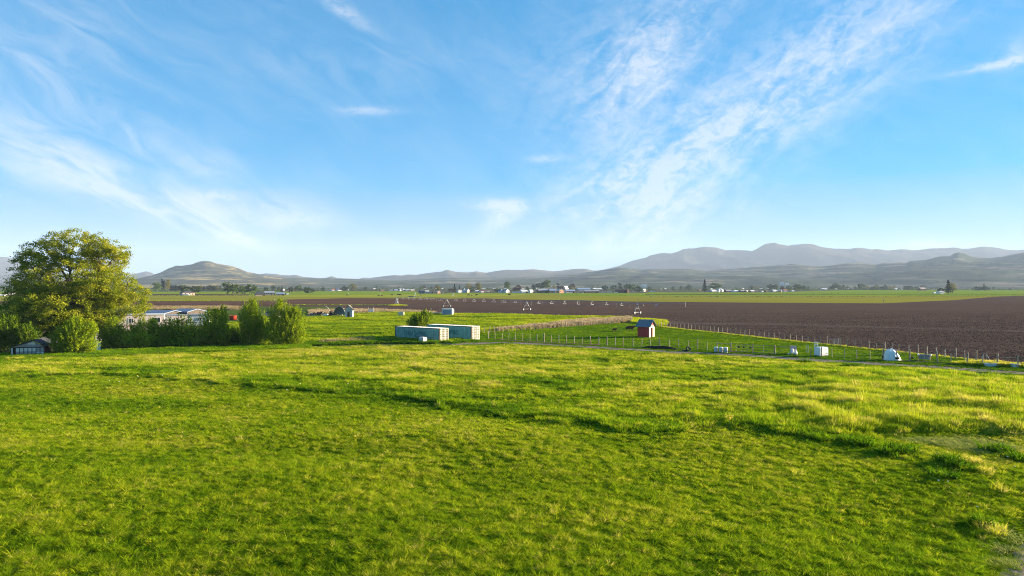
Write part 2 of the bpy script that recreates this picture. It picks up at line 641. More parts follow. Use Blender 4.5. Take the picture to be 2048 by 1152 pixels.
# far fields, from the village towards the meadow
sheet('crop_field', [(-900, 593.5), (-900, 583.6), (300, 583.4), (560, 583.6), (600, 582.4), (832, 582.7), (838, 587.2), (885, 587.2), (905, 585.6), (1060, 586.4), (1285, 586.4), (1300, 584.6), (1420, 584.8), (1545, 584.8), (1640, 581.6), (1700, 580.4),
                     (2600, 580.6), (2600, 592.4), (1880, 592.4), (1100, 592.6), (560, 592.6)],
      M_GREEN, 0.02, 'bright green crop field below the village')
sheet('village_ground', [(560, 583.7), (560, 577.6), (900, 577.2), (1300, 577.0), (1700, 577.4), (1900, 578.6), (1900, 580.3), (1700, 580.5), (1640, 581.8), (1545, 585), (1300, 585), (1285, 586.6), (1060, 586.6), (905, 585.8), (885, 587.4), (838, 587.4), (832, 582.9), (600, 582.6)],
      ground_mat('yards_and_lots', [(0.045, 0.055, 0.026), (0.085, 0.078, 0.055), (0.150, 0.130, 0.105)], (0.02, 0.012), 0.3, 0.5), 0.012, 'pale yards and lots between the village houses')
sheet('yellow_pasture', [(-900, 602), (-900, 593.6), (300, 592.5), (560, 590.6), (700, 589.4), (900, 588.9), (1120, 588.7), (1120, 592.7), (1800, 591.8), (2600, 589), (2600, 594), (1900, 601.5), (1766, 607.6), (1500, 606), (1180, 604), (1000, 602.5), (860, 602)],
      M_OLIVE, 0.04, 'olive and yellow pasture strip beyond the tilled soil')
sheet('yellow_green_pasture', [(560, 593.4), (560, 591), (700, 589.6), (900, 589.1), (1080, 589.0), (1010, 592), (860, 594.0)], M_YELLOW, 0.06,
      'yellow green pasture with grazing black cattle')
sheet('tilled_strip', [(-900, 591.6), (-900, 587.6), (300, 588), (440, 588.2), (500, 588.8), (500, 591.4)], M_SOIL_RED, 0.09, 'narrow brown tilled strip by the hip roofed farmhouse')
sheet('ditch_line', [(1290, 589.2), (1600, 588.2), (2600, 587.4), (2600, 588.2), (1600, 589.1), (1290, 590.0)], M_SOIL, 0.08, 'thin dark ditch line across the crop field')
sheet('tilled_field', [(-900, 613), (-900, 602.6), (300, 602.6), (520, 600.5), (700, 596.2), (830, 596.8), (960, 598.0), (1130, 600.5), (1250, 603), (1500, 605.2), (1766, 606.8), (1905, 600.5),
                       (1990, 593.5), (2048, 591.5), (2600, 588), (2900, 800), (2200, 748), (1995, 727.5), (1910, 717), (1817, 707), (1738, 699), (1680, 692.3), (1604, 685), (1518, 675.4),
                       (1445, 667), (1368, 659), (1317, 653), (1330, 643), (1305, 640), (1262, 634.5), (1150, 633), (1060, 629.5), (960, 627.5), (860, 626), (760, 622), (660, 613.5), (500, 613)], M_SOIL, 0.05,
      'dark brown tilled field with the irrigation line standing on it')
sheet('red_soil_field', [(-900, 612.5), (-900, 602.8), (300, 602.8), (520, 600.8), (700, 596.4), (830, 597.0), (960, 598.2), (1000, 600), (960, 603.4), (840, 605.6), (740, 608), (640, 609.5), (560, 611), (430, 612.5)],
      M_SOIL_RED, 0.07, 'reddish brown tilled strip lit by the low sun')
sheet('dry_furrow', [(1290, 641), (1400, 645.5), (1560, 647.5), (1760, 653), (1950, 658.5), (2200, 666), (2200, 670), (1950, 661.5), (1760, 656.5), (1560, 651.5), (1400, 650), (1300, 646)], M_LIGHT_SOIL, 0.07,
      'paler dry strip across the dark tilled field')
# paddock, verge, track
PEN_PX = [(958, 681), (1004, 679), (1088, 684), (1181, 689), (1247, 691.5), (1301, 694.5), (1395, 698.5), (1461, 703), (1549, 708.5), (1621, 713), (1740, 718.5), (1850, 723.5), (1934, 729), (2036, 733),
          (1995, 727.5), (1910, 717), (1817, 707), (1738, 699), (1680, 692.3), (1604, 685), (1518, 675.4), (1445, 667), (1368, 659), (1317, 653), (1262, 646), (1215, 648), (1147, 653.3), (1069, 659), (998, 664.5), (960, 667)]
sheet('paddock', PEN_PX, M_PEN, 0.02, 'grazed green paddock inside the post and wire fence')
TRACK_PX = [(898, 688.6), (930, 687.2), (960, 687), (1004, 685.4), (1062, 687.4), (1150, 692.4), (1253, 698.4), (1350, 704.5), (1495, 711), (1568, 715.9), (1626, 720), (1700, 724), (1780, 729), (1836, 731.5), (1894, 736), (1953, 740.6), (2048, 746.8), (2300, 764)]
sheet('verge', [(p[0], p[1] - 0.3) for p in [(900, 686), (958, 681.2), (1004, 679.2), (1088, 684.2), (1181, 689.2), (1247, 691.7), (1301, 694.7), (1395, 698.7), (1461, 703.2), (1549, 708.7), (1621, 713.2), (1740, 718.7), (1850, 723.7), (1934, 729.2), (2036, 733.2), (2400, 752)]] +
      [(p[0], p[1]) for p in [(2400, 775), (2048, 751.5), (1953, 744.5), (1895, 739.6), (1780, 732), (1700, 727), (1568, 718.6), (1495, 713.6), (1350, 707), (1253, 701), (1150, 695), (1062, 689.6), (1010, 687.8), (900, 690.6)]],
      M_VERGE, 0.012, 'dark mown grass strip between track and fence')


def ribbon(name, px_line, width, m, z, label, seed=0, wob=0.25):
    pts = [at(*p) for p in px_line]
    fine = []
    for a, b in zip(pts[:-1], pts[1:]):
        k = max(2, int((b - a).length / 1.2))
        fine += [a.lerp(b, i / k) for i in range(k)]
    fine.append(pts[-1])
    V, Fc = [], []
    r = random.Random(seed)
    for i, p in enumerate(fine):
        t = (fine[min(i + 1, len(fine) - 1)] - fine[max(i - 1, 0)]).normalized()
        nrm = Vector((-t.y, t.x, 0))
        w = width / 2
        V += [p + nrm * (w + r.uniform(-wob, wob)) + Vector((0, 0, z)), p - nrm * (w + r.uniform(-wob, wob)) + Vector((0, 0, z))]
        if i:
            k = 2 * i
            Fc.append((k - 2, k - 1, k + 1, k))
    me = bpy.data.meshes.new(name)
    me.from_pydata([tuple(p) for p in V], [], Fc)
    me.materials.append(m)
    if me.polygons[0].normal.z < 0:
        me.flip_normals()
    return tag(link(name, me), kind='structure', label=label)


ribbon('dirt_track', TRACK_PX, 3.6, M_DIRT, 0.024, 'pale gravelly farm track along the fence', 3)
ribbon('trampled_path', [(985, 678.3), (1030, 681.0), (1088, 684.8), (1150, 688.0), (1200, 689.5)], 1.5, M_BARE, 0.030, 'bare trodden soil along the paddock fence', 4, 0.5)
ribbon('trampled_path', [(1440, 701.5), (1480, 703.2), (1549, 706.5)], 2.2, M_BARE, 0.030, 'bare trodden soil at the paddock gates', 5, 0.5)
ribbon('trampled_path', [(1735, 716.5), (1800, 721), (1860, 723.6), (1925, 728)], 1.2, M_BARE, 0.030, 'bare trodden soil by the white hutch', 6, 0.4)
ribbon('trampled_path', [(1250, 675.4), (1290, 675.9), (1330, 674.6)], 1.6, M_BARE, 0.030, 'bare trodden soil around the red shed', 8, 0.4)


def blob_sheet(name, px, py, rx, ry, m, z, label, seed, h=False):
    c = at(px, py)
    r = random.Random(seed)
    poly = []
    for k in range(26):
        th = 2 * math.pi * k / 26
        q = r.uniform(0.75, 1.15)
        poly.append((c.x + rx * q * math.cos(th), c.y + ry * q * math.sin(th)))
    return sheet(name, None, m, z, label, poly)


def corner_path():
    """bare pale dirt track that just enters the picture at its lower corner, laid on the uneven meadow"""
    r = random.Random(9)
    V, Fc = [], []
    line = [at(px_, py_) for px_, py_ in ((2240, 1020), (2185, 1050), (2135, 1085), (2098, 1125), (2074, 1170), (2060, 1230))]
    fine = []
    for a, b in zip(line[:-1], line[1:]):
        fine += [a.lerp(b, i / 8) for i in range(8)]
    for i, p in enumerate(fine):
        t = (fine[min(i + 1, len(fine) - 1)] - fine[max(i - 1, 0)]).normalized()
        nr = Vector((-t.y, t.x, 0))
        w = 1.15 + r.uniform(-.12, .12)
        for k in range(5):
            q = p + nr * (w * (k - 2) / 2)
            V.append((q.x, q.y, float(meadow_h(np.array([q.x]), np.array([q.y]))[0]) + 0.03))
        if i:
            for k in range(4):
                a = (i - 1) * 5 + k
                Fc.append((a, a + 1, a + 6, a + 5))
    me = bpy.data.meshes.new('dirt_track')
    me.from_pydata(V, [], Fc)
    me.materials.append(M_DIRT)
    if me.polygons[0].normal.z < 0:
        me.flip_normals()
    tag(link('dirt_track', me), kind='structure', label='pale dirt track just entering the picture at its lower corner')


corner_path()


# ---- hills: height fields whose crest follows the skyline, each at its own distance
def hills(name, crest, d_foot, d_crest, d_back, m, label, seed, rough=0.05, terrace=0.0, u0=-260, u1=2320, foot_y=577.5, power=1.25, gully=0.12, step=3.0):
    cr = np.array(crest, float)
    u = np.arange(u0, u1 + 1, step)
    cy = np.interp(u, cr[:, 0], cr[:, 1])
    t = np.concatenate([np.linspace(0, 1, 44), 1 + np.linspace(0.06, 1, 12)])
    U, T = np.meshgrid(u, t)
    CY = np.meshgrid(cy, t)[0]
    D = np.where(T <= 1, d_foot + (d_crest - d_foot) * T, d_crest + (d_back - d_crest) * (T - 1))
    kk = np.exp(-0.5 * (np.arange(-60, 61) * step / 75.0) ** 2)
    sm = np.convolve(np.pad(cy, 60, mode='edge'), kk / kk.sum(), mode='valid')
    wv = sstep(T, 0.45, 0.98)
    zr = (HY - CY) / F * d_crest + CAMZ
    zs = (HY - np.meshgrid(sm, t)[0]) / F * d_crest + CAMZ
    zc = zs * (1 - wv) + zr * wv
    front = np.clip(T, 0, 1) ** power
    back = 1 - 0.75 * sstep(T, 1.0, 2.0)
    z = zc * np.where(T <= 1, front, back)
    XX, YY = (U - CX) / F * D, D
    sc = d_crest / 5000.0
    n = fbm(XX / (520 * sc), YY / (700 * sc), seed, 5) - 0.5
    rg = 1 - np.abs(2 * fbm(XX / (340 * sc) + 0.15 * YY / (340 * sc), YY / (900 * sc), seed + 5, 4) - 1)
    env = np.clip(T, 0, 1) * np.clip(1.02 - np.clip(T, 0, 1), 0, 1) * 4
    z = z + zc * env * (n * 0.35 + (rg - 0.75) * gully)
    z = z + zc * rough * (fbm(XX / (70 * sc), YY / (90 * sc), seed + 9, 4) - 0.5) * np.clip(T * 1.3, 0, 1)
    if terrace:
        z = z - terrace / (2 * math.pi) * np.sin(2 * math.pi * z / terrace) * 0.85 * np.where(T < 0.95, 1, 0.3)
    z = np.where(T < 0.02, -2.0, np.maximum(z, -2.0))
    nu, nt = len(u), len(t)
    ii = np.arange(nu * nt).reshape(nt, nu)
    q = np.stack([ii[:-1, :-1].ravel(), ii[:-1, 1:].ravel(), ii[1:, 1:].ravel(), ii[1:, :-1].ravel()], 1)
    me = np_mesh(name, np.stack([XX.ravel(), YY.ravel(), z.ravel()], 1), q, m)
    return tag(link(name, me), kind='structure', label=label)


def hill_mat(name, green, tan, dark, scale, dark_amt=0.5, tan_lo=0.5, zk=9):
    m = bpy.data.materials.new(name)
    m.use_nodes = True
    g = NT(m.node_tree)
    geo = g.n('ShaderNodeNewGeometry')
    mp = g.n('ShaderNodeMapping')
    mp.inputs['Scale'].default_value = (scale, scale * 1.6, scale * zk)
    g.l(geo.outputs['Position'], mp.inputs['Vector'])
    n1 = g.noise(mp.outputs[0], 1.0, 6.0, 0.62, 0.6)
    n2 = g.noise(mp.outputs[0], 2.3, 8.0, 0.68, 0.4)
    n3 = g.noise(geo.outputs['Position'], scale * 14, 5.0, 0.7)
    col = g.mix(g.smooth(n1, tan_lo, tan_lo + 0.14), green, tan)
    col = g.mix(g.math('MULTIPLY', g.smooth(n2, 0.53, 0.64), dark_amt), col, dark)
    col = g.mix(g.math('MULTIPLY', g.smooth(n3, 0.55, 0.68), dark_amt), col, dark)
    p = g.n('ShaderNodeBsdfDiffuse')
    g.l(col, p.inputs['Color'])
    o = g.n('ShaderNodeOutputMaterial')
    g.l(p.outputs[0], o.inputs['Surface'])
    return m


M_FAR = hill_mat('far_mountain', (0.055, 0.048, 0.040), (0.08, 0.065, 0.05), (0.03, 0.03, 0.025), 0.0006, 0.5)
M_MID = hill_mat('middle_mountain', (0.072, 0.065, 0.046), (0.145, 0.116, 0.072), (0.043, 0.043, 0.035), 0.0011, 0.5)
M_BENCH = hill_mat('sagebrush_slope', (0.050, 0.066, 0.038), (0.190, 0.165, 0.115), (0.009, 0.013, 0.010), 0.0017, 0.9, 0.49, 16)
M_HILL = hill_mat('grassy_hill', (0.052, 0.056, 0.032), (0.290, 0.220, 0.095), (0.018, 0.020, 0.018), 0.0026, 0.7, 0.49)

FAR = [(-260, 518), (-100, 512), (0, 514), (30, 516), (60, 526), (100, 540), (180, 556), (250, 552), (280, 545), (292, 542.5), (305, 546), (330, 560), (420, 600), (1100, 600), (1180, 552), (1200, 541), (1239, 531.5), (1264.5, 521), (1292, 515), (1297.7, 512),
       (1315, 508), (1325, 506), (1342.6, 506.5), (1354, 503.6), (1368, 496.8), (1395, 496), (1411, 494), (1434, 495), (1450, 500), (1473, 500.3), (1504.7, 501.6), (1514, 498), (1532, 487.6), (1549.6, 485.6), (1559, 488.6),
       (1575, 492), (1600, 488.5), (1611, 487.6), (1626, 489), (1646.5, 495.6), (1671, 498.6), (1681.6, 497.5), (1698, 499), (1712, 495.6), (1731, 497.4), (1743, 500), (1757, 499), (1777, 501.5), (1805, 498.6), (1824, 500.8),
       (1846, 498.9), (1880, 496), (1910.6, 495.2), (1924, 497.8), (1938, 497.4), (1968, 492.7), (1997, 495.3), (2016, 499), (2035, 500), (2048, 499), (2150, 503), (2320, 498)]
MID = [(-260, 590), (450, 590), (500, 560), (521, 548), (530, 547), (552, 548), (562, 550.4), (581, 551), (591, 550), (607, 553.7), (640, 556.5), (651.6, 555.7), (663, 552), (675, 556), (718, 557.6), (725, 555.3), (738.6, 556), (771, 552), (790, 550),
       (804.5, 551), (816, 549), (834, 549.3), (856, 545.8), (883.6, 543.5), (891, 540.3), (897, 539.8), (914, 544), (939, 545), (952.5, 542.7), (973, 545.4), (1004, 540.3), (1015.7, 539.5), (1045, 540), (1065.5, 538.5), (1086, 540.3),
       (1106.5, 542.7), (1128, 540.5), (1150, 537.6), (1169.5, 537.3), (1185.6, 541), (1220, 541), (1300, 560), (1400, 600), (2320, 600)]
BENCH = [(-260, 565), (200, 565), (280, 560), (460, 560), (560, 555), (632, 556.3), (700, 558), (759, 560), (800, 560.5), (853, 557.8), (900, 555.6), (980, 557), (1062, 553.4), (1165, 546), (1209, 539.5), (1239, 535), (1255, 537), (1282, 539.7), (1366, 537.4),
         (1415, 540.7), (1473, 536.4), (1532, 533.5), (1548, 531.5), (1582, 528.9), (1601, 529.6), (1623, 532), (1646, 532.7), (1695, 526.8), (1717, 526.7), (1753, 529.3), (1771, 525.4), (1793, 524.5), (1811, 525.4), (1821, 522),
         (1853.5, 519.8), (1880, 513), (1900, 511.7), (1909, 505.9), (1918, 504.7), (1927, 506.6), (1946, 514), (1957.5, 516), (1982, 517), (2000, 514), (2026, 509.5), (2048, 504.4), (2090, 498), (2200, 506), (2320, 512)]
HILL = [(-260, 575), (180, 572), (260, 560), (300, 551.8), (319.5, 546), (339, 536), (352.7, 531.6), (364.5, 532), (384, 528.7), (392, 525), (399.6, 523.4), (411, 521.9), (421, 523), (436.7, 527.3), (470, 534), (495, 544), (515, 547.9),
        (534, 551.8), (573, 556), (632, 560), (700, 566), (760, 576), (2320, 590)]

hills('mountain', FAR, 6200, 9000, 10800, M_FAR, 'hazy grey mountain range on the skyline', 21, 0.04, gully=0.3)
hills('mountain', MID, 5000, 7000, 8200, M_MID, 'long low hazy mountain ridge in the middle of the skyline', 33, 0.05, gully=0.25, u0=400, u1=1420)
hills('hill', HILL, 2700, 4600, 5600, M_HILL, 'rounded grassy hill with sunlit tan slopes', 57, 0.05, terrace=26, u0=100, u1=800, gully=0.18)
hills('foothills', BENCH, 2500, 4900, 5900, M_BENCH, 'broad sage covered bench slopes below the mountains', 45, 0.05, terrace=22, gully=0.12)

# ---- haze: one closed box of even pale air around everything built
hz = MB().box((-15500, -1400, -20), (15500, 13500, 760))
hm = bpy.data.materials.new('pale_air')
hm.use_nodes = True
hg = NT(hm.node_tree)
hv = hg.n('ShaderNodeVolumePrincipled')
hv.inputs['Color'].default_value = (0.60, 0.76, 1.0, 1)
hv.inputs['Density'].default_value = HAZE_DENSITY
hv.inputs['Anisotropy'].default_value = 0.0
hg.l(hv.outputs[0], hg.n('ShaderNodeOutputMaterial').inputs['Volume'])
hz.build('haze', hm)['kind'] = 'stuff'

# ------------------------------------------------------------------ grass (thousands of tufts, one object per stand)
GREENS = [(0.0, (0.050, 0.120, 0.004)), (0.3, (0.132, 0.252, 0.006)), (0.55, (0.275, 0.372, 0.008)), (0.8, (0.450, 0.460, 0.018)), (1.0, (0.600, 0.500, 0.110))]
M_BLADE = leaf_mat('meadow_blade', GREENS, 0.45)
M_DRY = leaf_mat('dry_stalk', [(0.0, (0.20, 0.15, 0.07)), (0.5, (0.38, 0.29, 0.16)), (1.0, (0.55, 0.42, 0.27))], 0.35)

NEAR = [tuft('near_tuft', 26, 0.085, 1.0, 0.017, M_BLADE, 0.35, s) for s in range(5)]
MIDT = [tuft('middle_tuft', 30, 0.15, 1.0, 0.034, M_BLADE, 0.35, 20 + s) for s in range(4)]
TALL = [tuft('tall_tuft', 44, 0.22, 1.0, 0.022, M_BLADE, 0.3, 40 + s, head=0.0) for s in range(4)]
DRYT = [tuft('dry_tuft', 22, 0.18, 1.0, 0.040, M_DRY, 0.3, 60 + s, head=0.5) for s in range(3)]


def band(px, py, line, half):
    """0..1 closeness to a polyline drawn in the photograph"""
    l = np.array(line, float)
    yy = np.interp(px, l[:, 0], l[:, 1])
    return np.exp(-((py - yy) / half) ** 2) * (px > l[0, 0] - 40) * (px < l[-1, 0] + 40)


TALL_EDGE = np.array([(-300, 752), (0, 760), (250, 752), (420, 772), (600, 783), (760, 800), (900, 820), (1024, 842), (1200, 862), (1350, 872), (1450, 862), (1600, 880), (1700, 893), (1760, 885), (1850, 880), (2048, 872), (2400, 872)], float)


def meadow():
    d0, d1, p = 15.0, 134.0, 1.15
    n = 600000
    q = RNG.uniform(size=n)
    # density per square metre falls as d^-p, the width in view grows as d
    e = 2 - p
    d = (d0 ** e + q * (d1 ** e - d0 ** e)) ** (1 / e)
    x = RNG.uniform(-1, 1, n) * (0.79 * d + 13)
    px, py = to_px(x, d)
    edge = np.interp(px, EDGE_PX[:, 0], EDGE_PX[:, 1])
    keep = py > edge + RNG.normal(0, 0.7, n)
    # flattened, mown and bare places
    flat = np.exp(-(((px - 1955) / 85) ** 2 + ((py - 892) / 22) ** 2)) + 0.8 * np.exp(-(((px - 1830) / 110) ** 2 + ((py - 880) / 9) ** 2))
    mown_line = np.interp(py, [980, 1040, 1100, 1160], [2110, 2010, 1975, 1955])
    mown = sstep(px - mown_line, -12, 22) * (py > 960)
    bare = sstep(px - np.interp(py, [1095, 1125, 1160], [2060, 2042, 2024]), 0, 10) * (py > 1090) * (px < 2200)
    keep &= RNG.uniform(size=n) > bare
    keep &= RNG.uniform(size=n) > 0.55 * np.clip(flat, 0, 1)
    x, d, px, py, flat, mown, edge = (a[keep] for a in (x, d, px, py, flat, mown, edge))
    n = len(x)
    te = np.interp(px, TALL_EDGE[:, 0], TALL_EDGE[:, 1]) + (fbm(px / 40, py / 15, 3, 3) - 0.5) * 26
    beyond = sstep(te - py, -5, 6)
    clump = fbm(x / 0.24, d / 0.21, 91, 2)
    patch = fbm(x / 7.0, d / 5.0, 71, 4)
    broad = fbm(x / 26.0, d / 15.0, 73, 3)
    mid = fbm(x / 2.4, d / 1.7, 79, 3)
    rightside = sstep(px + (fbm(px / 60, py / 20, 8, 2) - 0.5) * 300, 1330, 1760) * sstep(872 - py, -4, 14) * sstep(py, 738, 760)
    hgt = 0.14 + 0.12 * sstep(clump, 0.34, 0.66)
    hgt = hgt * (0.75 + 0.5 * patch)
    hgt = np.where(beyond > 0.5, 0.17 + 0.16 * patch + 0.17 * sstep(mid, .38, .62) + 0.12 * sstep(clump, .3, .7), hgt)
    hgt = hgt + rightside * (0.26 + 0.42 * fbm(x / 2.2, d / 2.2, 37, 2))
    hgt = hgt * (1 - 0.72 * np.clip(flat, 0, 1)) * (1 - 0.62 * mown)
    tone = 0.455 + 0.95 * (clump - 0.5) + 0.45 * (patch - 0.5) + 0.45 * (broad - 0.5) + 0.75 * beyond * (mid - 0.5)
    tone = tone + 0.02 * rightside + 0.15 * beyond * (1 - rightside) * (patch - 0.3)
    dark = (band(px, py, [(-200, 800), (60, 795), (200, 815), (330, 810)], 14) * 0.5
            + band(px, py, [(520, 772), (640, 783), (760, 798), (900, 815), (1024, 832), (1180, 850), (1330, 862)], 19) * 0.85  # shade below the tall grass edge, painted into the blade tone
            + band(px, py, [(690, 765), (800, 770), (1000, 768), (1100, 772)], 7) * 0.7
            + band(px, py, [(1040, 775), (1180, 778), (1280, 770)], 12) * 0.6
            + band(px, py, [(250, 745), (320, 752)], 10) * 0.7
            + band(px, py, [(1430, 848), (1560, 868), (1700, 890), (1800, 905)], 18) * 0.7  # same edge farther along, its shade also put into the tone
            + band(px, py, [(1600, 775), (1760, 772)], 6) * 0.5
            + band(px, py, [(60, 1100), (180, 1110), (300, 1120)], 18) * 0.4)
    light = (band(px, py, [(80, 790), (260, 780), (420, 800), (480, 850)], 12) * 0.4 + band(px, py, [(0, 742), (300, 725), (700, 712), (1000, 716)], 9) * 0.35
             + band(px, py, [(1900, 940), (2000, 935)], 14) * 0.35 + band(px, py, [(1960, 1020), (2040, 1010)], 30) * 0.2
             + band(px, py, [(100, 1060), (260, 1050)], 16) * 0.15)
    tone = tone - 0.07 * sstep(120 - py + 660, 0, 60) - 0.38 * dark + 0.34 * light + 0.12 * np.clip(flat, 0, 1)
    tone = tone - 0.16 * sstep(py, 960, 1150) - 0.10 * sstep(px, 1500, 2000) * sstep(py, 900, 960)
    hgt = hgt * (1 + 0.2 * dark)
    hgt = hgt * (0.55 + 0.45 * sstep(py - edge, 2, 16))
    tone = tone + RNG.normal(0, 0.11, n)
    straw = RNG.uniform(size=n) < 0.012
    tone = np.where(straw, 0.95, tone)
    vis = (py - hgt * F / d * 0.9 > edge - 0.5) | (px < 880)
    x, d, px, py, hgt, tone, rightside = (a[vis] for a in (x, d, px, py, hgt, tone, rightside))
    n = len(x)
    z = meadow_h(x, d)
    wide = np.where(d < 46, 1.0, np.clip(d / 60, 1, 1.7))
    sx = wide * RNG.uniform(0.75, 1.35, n)
    scl = np.stack([sx, sx, hgt * np.where(RNG.uniform(size=n) < 0.03, 1.35, 1.0) * RNG.uniform(0.7, 1.25, n)], 1)
    rot = np.stack([RNG.normal(0, 0.12, n), RNG.normal(-0.05, 0.12, n), RNG.uniform(0, 6.28, n)], 1)
    fl = 0 * np.exp(-(((px - 1960) / 75) ** 2 + ((py - 890) / 17) ** 2)) > 0.45
    rot[fl, 0] = 1.25 + RNG.normal(0, 0.15, int(fl.sum()))
    rot[fl, 2] = RNG.normal(0.2, 0.5, int(fl.sum()))
    scl[fl, 2] = 0.55
    tone = np.where(fl, 0.62 + RNG.normal(0, 0.2, n), tone)
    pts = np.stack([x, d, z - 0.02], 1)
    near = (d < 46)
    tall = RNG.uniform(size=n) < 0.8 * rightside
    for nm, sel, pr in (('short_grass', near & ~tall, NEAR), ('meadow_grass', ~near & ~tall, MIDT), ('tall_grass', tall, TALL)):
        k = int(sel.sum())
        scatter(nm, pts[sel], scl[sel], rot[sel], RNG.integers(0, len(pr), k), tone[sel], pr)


meadow()


def meadow_spots(name, spots, n, protos, h, tone, seed, wide=1.0):
    """tufts gathered round given places of the meadow; spots: (px, py, radius in metres)"""
    r = np.random.default_rng(seed)
    P = []
    for px, py, rad in spots:
        c = at(px, py)
        k = max(3, int(n * rad ** 2 / sum(q[2] ** 2 for q in spots)))
        a, q = r.uniform(0, 6.28, k), rad * np.sqrt(r.uniform(size=k))
        P.append(np.stack([c.x + q * np.cos(a), c.y + q * np.sin(a)], 1))
    P = np.concatenate(P)
    k = len(P)
    z = meadow_h(P[:, 0], P[:, 1])
    sx = wide * r.uniform(0.7, 1.4, k)
    scatter(name, np.column_stack([P, z]), np.stack([sx, sx, h * r.uniform(0.6, 1.4, k)], 1), np.stack([r.normal(0, .2, k), r.normal(0, .2, k), r.uniform(0, 6.28, k)], 1),
            r.integers(0, len(protos), k), tone + r.normal(0, 0.1, k), protos)


meadow_spots('leafy_weeds', [(1800, 908, 0.9), (1780, 915, 0.6), (1905, 935, 0.8), (1890, 960, 0.6), (1925, 945, 0.5), (1960, 1045, 0.5), (1720, 895, 0.8), (1265, 745, 1.3), (1490, 765, 1.0), (1500, 800, 1.1), (1370, 725, 1.2), (1450, 735, 1.2), (1560, 745, 1.1), (1290, 712, 1.0),
                             (1700, 735, 1.0), (1610, 728, 0.9), (1660, 760, 1.0), (2000, 905, .9), (2030, 925, .8)], 420, MIDT, 0.55, 0.06, 131, 1.8)
M_FLAT = leaf_mat('flattened_blade', [(0.0, (0.12, 0.18, 0.02)), (0.5, (0.27, 0.33, 0.05)), (1.0, (0.45, 0.43, 0.12))], 0.3)
FLAT = [tuft('flattened_tuft', 34, 0.30, 0.12, 0.018, M_FLAT, 3.2, 80 + s) for s in range(3)]
meadow_spots('flattened_grass', [(1955, 893, 2.6), (1905, 888, 1.7), (2000, 898, 1.8), (1840, 884, 1.2), (2025, 1100, 0.6), (2012, 1130, 0.6), (2030, 1075, 0.6)], 760, FLAT, 1.0, 0.72, 137, 1.2)
meadow_spots('straw_grass', [(1945, 930, 0.7), (1985, 955, 0.6), (2000, 985, 0.5), (1990, 1060, 0.6), (340, 717, 1.4), (310, 715, 0.8), (30, 720, 1.2), (90, 722, 1.0), (1595, 950, 0.3)], 260, NEAR, 0.45, 0.88, 133, 1.0)
FLW = []
for k, (nm, cl) in enumerate((('white', (0.75, 0.75, 0.70)), ('yellow', (0.75, 0.55, 0.04)))):
    fm = MB().tube([(0, 0, 0), (0.02, 0, 1.0)], 0.012, 4).lathe([(0, 0.07), (0.035, 0.05), (0.045, 0), (0.03, -0.05), (0, -0.06)], 6, (0.02, 0, 1.0), 1).mesh('wildflower', [M_BLADE, mat(nm + '_petals', cl, 0.7, 0.2)])
    FLW.append(fm)
meadow_spots('wildflowers', [(1940, 960, 5), (1985, 1010, 3.5), (2000, 900, 4), (1880, 920, 4), (1700, 840, 5), (900, 740, 8), (640, 780, 5), (300, 760, 6), (1500, 860, 4)], 130, FLW, 0.38, 0.5, 135, 1.0)


def in_poly(px, py, poly):
    poly = np.array(poly, float)
    c = np.zeros(len(px), bool)
    j = len(poly) - 1
    for i in range(len(poly)):
        xi, yi, xj, yj = *poly[i], *poly[j]
        hit = ((yi > py) != (yj > py)) & (px < (xj - xi) * (py - yi) / (yj - yi + 1e-12) + xi)
        c ^= hit
        j = i
    return c


def stand(name, poly, n, protos, h, tone, seed, tone_var=0.1, clump=1.5, wide=1.6, hvar=0.4, dark_lines=False):
    """tufts scattered evenly over the ground inside an outline drawn in the photograph"""
    r = np.random.default_rng(seed)
    w = np.array([at(*p)[:2] for p in poly])
    lo, hi = w.min(0), w.max(0)
    x, y = r.uniform(lo[0], hi[0], n * 4), r.uniform(lo[1], hi[1], n * 4)
    ok = in_poly(x, y, w)
    x, y = x[ok][:n], y[ok][:n]
    n = len(x)
    c = fbm(x / clump, y / clump, seed + 1, 3)
    b = fbm(x / 9.0, y / 9.0, seed + 2, 3)
    hh = h * (1 - hvar + 2 * hvar * c) * (0.8 + 0.4 * b)
    tt = tone + tone_var * 3 * (c - 0.5) + tone_var * 3 * (b - 0.5) + r.normal(0, tone_var * 0.5, n)
    if dark_lines:
        s = fbm(x / 16.0, y / 2.6, seed + 4, 3)
        hh = hh * (0.55 + 1.1 * sstep(s, 0.35, 0.7))
        tt = tt + 0.5 * (s - 0.5)
    sx = wide * r.uniform(0.7, 1.4, n)
    scatter(name, np.stack([x, y, np.zeros(n)], 1), np.stack([sx, sx, hh], 1),
            np.stack([r.normal(0, .1, n), r.normal(0, .1, n), r.uniform(0, 6.28, n)], 1), r.integers(0, len(protos), n), tt, protos)


stand('paddock_grass', PEN_PX, 16000, MIDT, 0.13, 0.34, 101, 0.10, 2.5, 1.5)
stand('pasture_grass', [(470, 692), (640, 690), (780, 683), (905, 686), (962, 668), (1070, 658), (1215, 647), (1300, 641.5), (1262, 635.5), (1150, 633.6), (1060, 630), (960, 628), (860, 627), (760, 625), (640, 632), (520, 640), (440, 650), (400, 690)],
      30000, MIDT, 0.42, 0.52, 103, 0.10, 3.0, 2.6, 0.4, True)
stand('verge_grass', [(900, 686), (1004, 681), (1088, 685.5), (1181, 690.3), (1301, 696), (1395, 700), (1549, 710), (1621, 714.5), (1740, 720), (1850, 725), (1934, 730.5), (2036, 735), (2300, 748), (2300, 760), (2048, 744), (1895, 734), (1780, 727.4), (1626, 718),
                      (1495, 709), (1350, 703), (1253, 696.8), (1150, 690.8), (1062, 686), (1004, 684)], 9000, MIDT, 0.10, 0.22, 105, 0.08, 2.0, 1.3)
